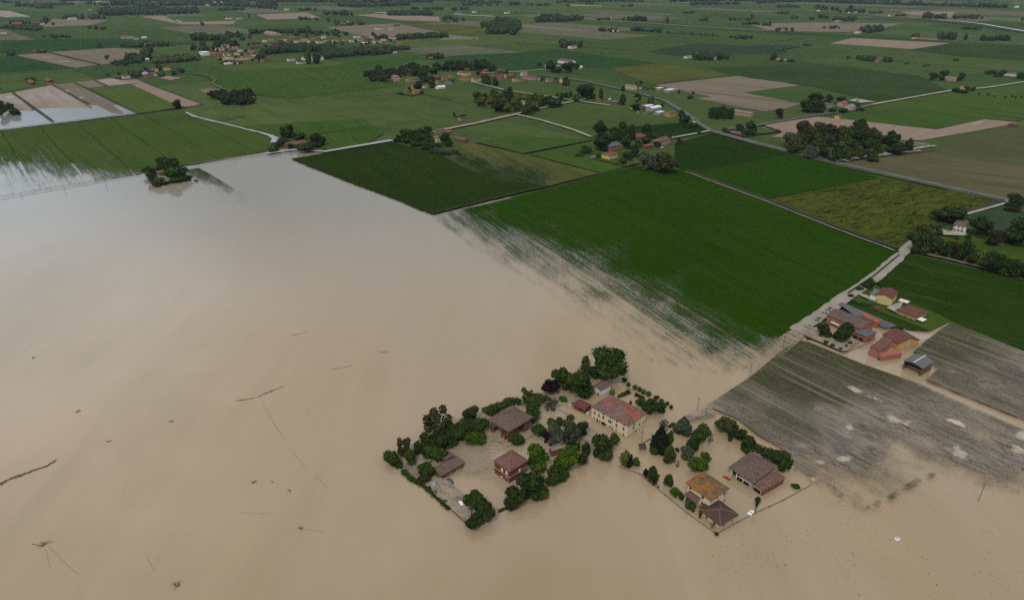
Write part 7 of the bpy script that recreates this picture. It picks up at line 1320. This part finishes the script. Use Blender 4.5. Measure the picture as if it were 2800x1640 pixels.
# gate pillar and thatched sunshade
p0 = G('a2', 788, 915); g_ = empty('gate_pillar', p0); tag(g_, 'small white gate pillar at the left end of the cream farmhouse', 'pillar'); m = MB(); m.box(-.3, -.3, -.3, .3, .3, 1.5); m.build('shaft', W['white'], g_); m = MB(); m.box(-.4, -.4, 1.5, .4, .4, 1.65); m.build('cap', W['pale'], g_)
p0 = G('e4', 440, 735); g_ = empty('garden_shelter', p0); tag(g_, 'small brown timber shelter with shaggy roof before the farmhouse pole', 'shelter'); m = MB()
for a in (-1.1, 1.1):
    for b in (-1.1, 1.1): m.tube((a, b, -.3), (a, b, 2.2), .09, .09, 6)
m.build('post', M_WOOD, g_); roof_mesh('hip', 2.4, 2.4, 2.1, .6, .5, x0=-1.2, y0=-1.2).build('roof', R['brown'], g_)
# garden hoops behind the ochre barn
for i in range(9):
    p0 = G('a4', 1300 + i * 31, 790 + i * 12); p1 = G('a4', 1330 + i * 31 , 770 + i * 12); m = MB(); w_ = 2.6; dirv = Vector((math.cos(ANG_A), math.sin(ANG_A), 0)); pr = None
    for k in range(9):
        t = math.pi * k / 8; q = dirv * (w_ * math.cos(t)) + Vector((0, 0, 1.5 * math.sin(t)))
        if pr is not None: m.tube(pr, q, .09, .09, 5)
        pr = q
    o = m.build('garden_hoop', M_WHITE, None, p0); tag(o, 'white hoop of the vegetable rows behind the ochre barn', 'garden hoop', 'white hoops of the vegetable rows')

# ------------------------------------------------------------------ things adrift
def slab(c, x, y, w, l, ang, th, mat, name, label, cat, extra=None):
    p = G(c, x, y, .06); root = empty(name, p, ang); tag(root, label, cat); m = MB()
    m.loft([[(-l, -w, 0), (-l * .9, w, 0), (l, w * .95, 0), (l * .95, -w * .9, 0)], [(-l * .94, -w * .9, th), (-l * .85, w * .88, th * 1.2), (l * .9, w * .85, th), (l * .9, -w * .8, th * .8)]]); m.build('sheet', mat, root)
    if extra: e = MB(); e.box(-.3, -.25, th, .3, .35, th + .12); e.build('lid', extra, root)
    return root
slab('a3', 1450, 1172, .9, 1.8, ANG_A, .4, M_WHITE, 'floating_tank', 'white floating tank with greenish lid beside the palm and wall', 'tank', plain('green lid', (.12, .26, .20)))
slab('c7', 1550, 655, .7, 1.0, .3, .5, P_WHITE, 'floating_bag', 'white bundled bag adrift in the brown water at the lower right', 'bag', M_WOOD); slab('c1', 758, 860, .5, 1.3, -.2, .5, P_SILV, 'washed_up_box', 'small bluish white box lying on the silted grass', 'box'); slab('c1', 1107, 878, .4, .7, 0, .3, M_WHITE, 'plastic_canister', 'tiny white canister on the grey silt field', 'canister'); slab('c1', 1320, 1021, .35, 1.2, .1, .3, M_WHITE, 'plastic_sheet', 'thin white sheet on the dark mud of the silt field', 'sheet')
slab('a3', 1192, 803, .6, 1.8, ANG_B, .5, plain('faded red plastic', (.30, .045, .03)), 'floating_boat', 'small red boat adrift at the open bay of the big barn', 'boat', M_TYRE)
M_DRIFT = plain('wet driftwood', (.155, .108, .070), .9, .15, 0, .5); M_REED = plain('pale broken reed', (.24, .19, .12), .95, .1, 0, .5)
def raft(c, pts, width, n, mat, name, label, ln=2.2, seed=1, cat='driftwood'):
    P = [G(c, *p) for p in pts]; base = P[0].copy(); rr = random.Random(seed); m = MB(); tot = [(b - a).length for a, b in zip(P, P[1:])]
    for _ in range(n):
        i = rr.choices(range(len(tot)), tot)[0]; a, b = P[i], P[i + 1]; u = rr.random(); d = (b - a).normalized(); nn = Vector((-d.y, d.x, 0)); wl_ = width * (1 - .8 * abs((i + u) / len(tot) - .3)) if len(tot) > 0 else width
        q = a.lerp(b, u) + nn * rr.uniform(-wl_, wl_) / 2 - base; an = math.atan2(d.y, d.x) + rr.gauss(0, .35); l_ = ln * rr.uniform(.4, 1.3); e = Vector((math.cos(an), math.sin(an), 0)) * l_ / 2; z = Vector((0, 0, rr.uniform(.06, .22)))
        m.tube(q - e + z, q + e + z, rr.uniform(.05, .13), .04, 5)
    return tag(m.build(name, mat, None, base), label, cat)
raft('c3', [(-60, 875), (60, 815), (170, 775), (250, 748), (300, 718)], 1.7, 120, M_DRIFT, 'driftwood_raft', 'long brown raft of driftwood at the left picture edge', 3, 2)
raft('c3', [(1295, 392), (1400, 372), (1470, 340), (1545, 315)], 1.8, 60, M_REED, 'reed_raft', 'long thin raft of pale reeds drifting left of the farmyard', 2.6, 3); raft('n', (((800, 916)), ((838, 909))), 1, 12, M_REED, 'reed_raft', 'short pale reed streak high in the open water', 2, 4); raft('n', [(1040, 964), (1058, 962)], .8, 10, M_DRIFT, 'driftwood', 'short dark drift line above the farmyard in open water', 1.6, 5); raft('n', [(900, 1012), (960, 1000)], .8, 16, M_REED, 'reed_raft', 'faint drift line between open water and reeds', 2, 6)
for x, y, lb, s in ((235, 1172, 'drowned bush with long bare branches at the lower left', 3.2), (965, 1395, 'drowned bare bush with dark clod at the bottom edge', 2.8), (1640, 1083, 'small dark snag with thin branches left of the lower yard', 1.8), (1578, 882, 'small snag standing above its own reflection', 1.4), (935, 503, 'dark paired clods drifting in open water at the left', 1.6), (590, 612, 'small hooked branch drifting at the left', 1.5), (425, 448, 'short broken twigs drifting at the far left', 2.0), (182, 157, 'tiny drift heap near the left picture edge', 1.6), (1390, 832, 'thin floating twigs in a line at the left of the yard', 1.8), (1485, 831, 'tiny dark clod at the end of the twig line', .8)):
    p = G('c3', x, y); s *= .8; rr = random.Random(int(x)); root = empty('snag', p); tag(root, lb, 'snag'); m = MB()
    for k in range(16):
        a = rr.uniform(0, 6.28); el = rr.uniform(-.02, .9); l_ = s * rr.uniform(.5, 1.3); m.tube((0, 0, .02), (math.cos(a) * l_ * math.cos(el), math.sin(a) * l_ * math.cos(el), .1 + l_ * .55 * math.sin(el)), .09, .03, 5)
    m.build('branch', M_DRIFT, root); m = MB(); iv, fi = ico(); m.add([(v[0] * s * .4 + .3, v[1] * s * .3, v[2] * s * .22 + .08) for v in iv], [tuple(int(i) for i in f) for f in fi]); m.build('root_ball', M_DRIFT, root)
tag(link('drift_branch', MB().tube((0, 0, .1), (5.2, -1.4, .15), .16, .07, 6).mesh('drift_branch', M_DRIFT), None, G('c3', 175, 1170)), 'straight floating branch left of the lower left drowned bush', 'branch')
# specks of litter and stubble on the water
m = MB(); rr = random.Random(9); base = G('c7', 1200, 800)
for (x0, y0, x1, y1, n) in ((100, 560, 2500, 1110, 80), (80, 680, 720, 920, 60), (640, 580, 900, 720, 20), (900, 760, 1300, 980, 30), (1050, 380, 1360, 600, 50), (1250, 300, 2000, 460, 50), (2200, 150, 2520, 320, 60), (1700, 880, 2500, 1100, 40)):
    for _ in range(n):
        q = G('c7', rr.uniform(x0, x1), rr.uniform(y0, y1)) - base; a = rr.uniform(0, 3.14); l_ = rr.uniform(.08, .32) * (1.7 if rr.random() < .08 else 1); e = Vector((math.cos(a), math.sin(a), 0)) * l_; f = Vector((-math.sin(a), math.cos(a), 0)) * l_ * rr.uniform(.25, .6); z = Vector((0, 0, .09))
        m.loft([[q - e + z, q - f * 1 + z, q + e + z, q + f + z], [q - e * .6 + z * 2, q - f * .6 + z * 2, q + e * .6 + z * 2, q + f * .6 + z * 2]])
tag(m.build('floating_debris', M_DRIFT, None, base), 'scattered dark specks of plant debris on the brown water at lower right', 'debris', kind='stuff')
m = MB(); rr = random.Random(19); base = G('n', 600, 1200)
for _ in range(150):
    q = G('n', rr.uniform(0, 1900), rr.uniform(1000, 1640)) - base; a = rr.uniform(0, 3.14); l_ = rr.uniform(.07, .24); e = Vector((math.cos(a), math.sin(a), 0)) * l_; f = Vector((-math.sin(a), math.cos(a), 0)) * l_ * .5; z = Vector((0, 0, .09))
    m.loft([[q - e + z, q - f + z, q + e + z, q + f + z], [q - e * .6 + z * 2, q - f * .6 + z * 2, q + e * .6 + z * 2, q + f * .6 + z * 2]])
tag(m.build('floating_debris', M_DRIFT, None, base), 'sparse specks of plant debris over the wide brown water', 'debris', kind='stuff')
M_FURROW = road_mat('drowned fence line', (.225, .168, .098), (.25, .188, .112), .5)
for pts in ([(1430, 400), (1490, 510), (1550, 600)], [(1600, 678), (1675, 760)], [(1715, 795), (1795, 875)], [(265, 1180), (340, 1260), (430, 1340)], [(250, 1200), (275, 1310)], [(805, 1250), (845, 1320)], [(1320, 1002), (1470, 1005)], [(1655, 1088), (1770, 1106)]): ribbon('drowned_fence_line', 'c3', pts, .35, M_FURROW, z=.075)

# ------------------------------------------------------------------ haze
hz = MB(); hz.box(-16100, -1600, -1.5, 16100, 16100, 215.0); hm = bpy.data.materials.new('haze air'); hm.use_nodes = True; ht_ = hm.node_tree
for n_ in list(ht_.nodes): ht_.nodes.remove(n_)
ho = ht_.nodes.new('ShaderNodeOutputMaterial'); hv = ht_.nodes.new('ShaderNodeVolumePrincipled'); hv.inputs['Color'].default_value = (.62, .74, .92, 1); hv.inputs['Density'].default_value = HAZE; hv.inputs['Anisotropy'].default_value = .2
ht_.links.new(hv.outputs[0], ho.inputs['Volume'])
if HAZE > 0: tag(hz.build('haze', hm), kind='stuff', label='thin bluish haze over the whole plain', cat='haze')
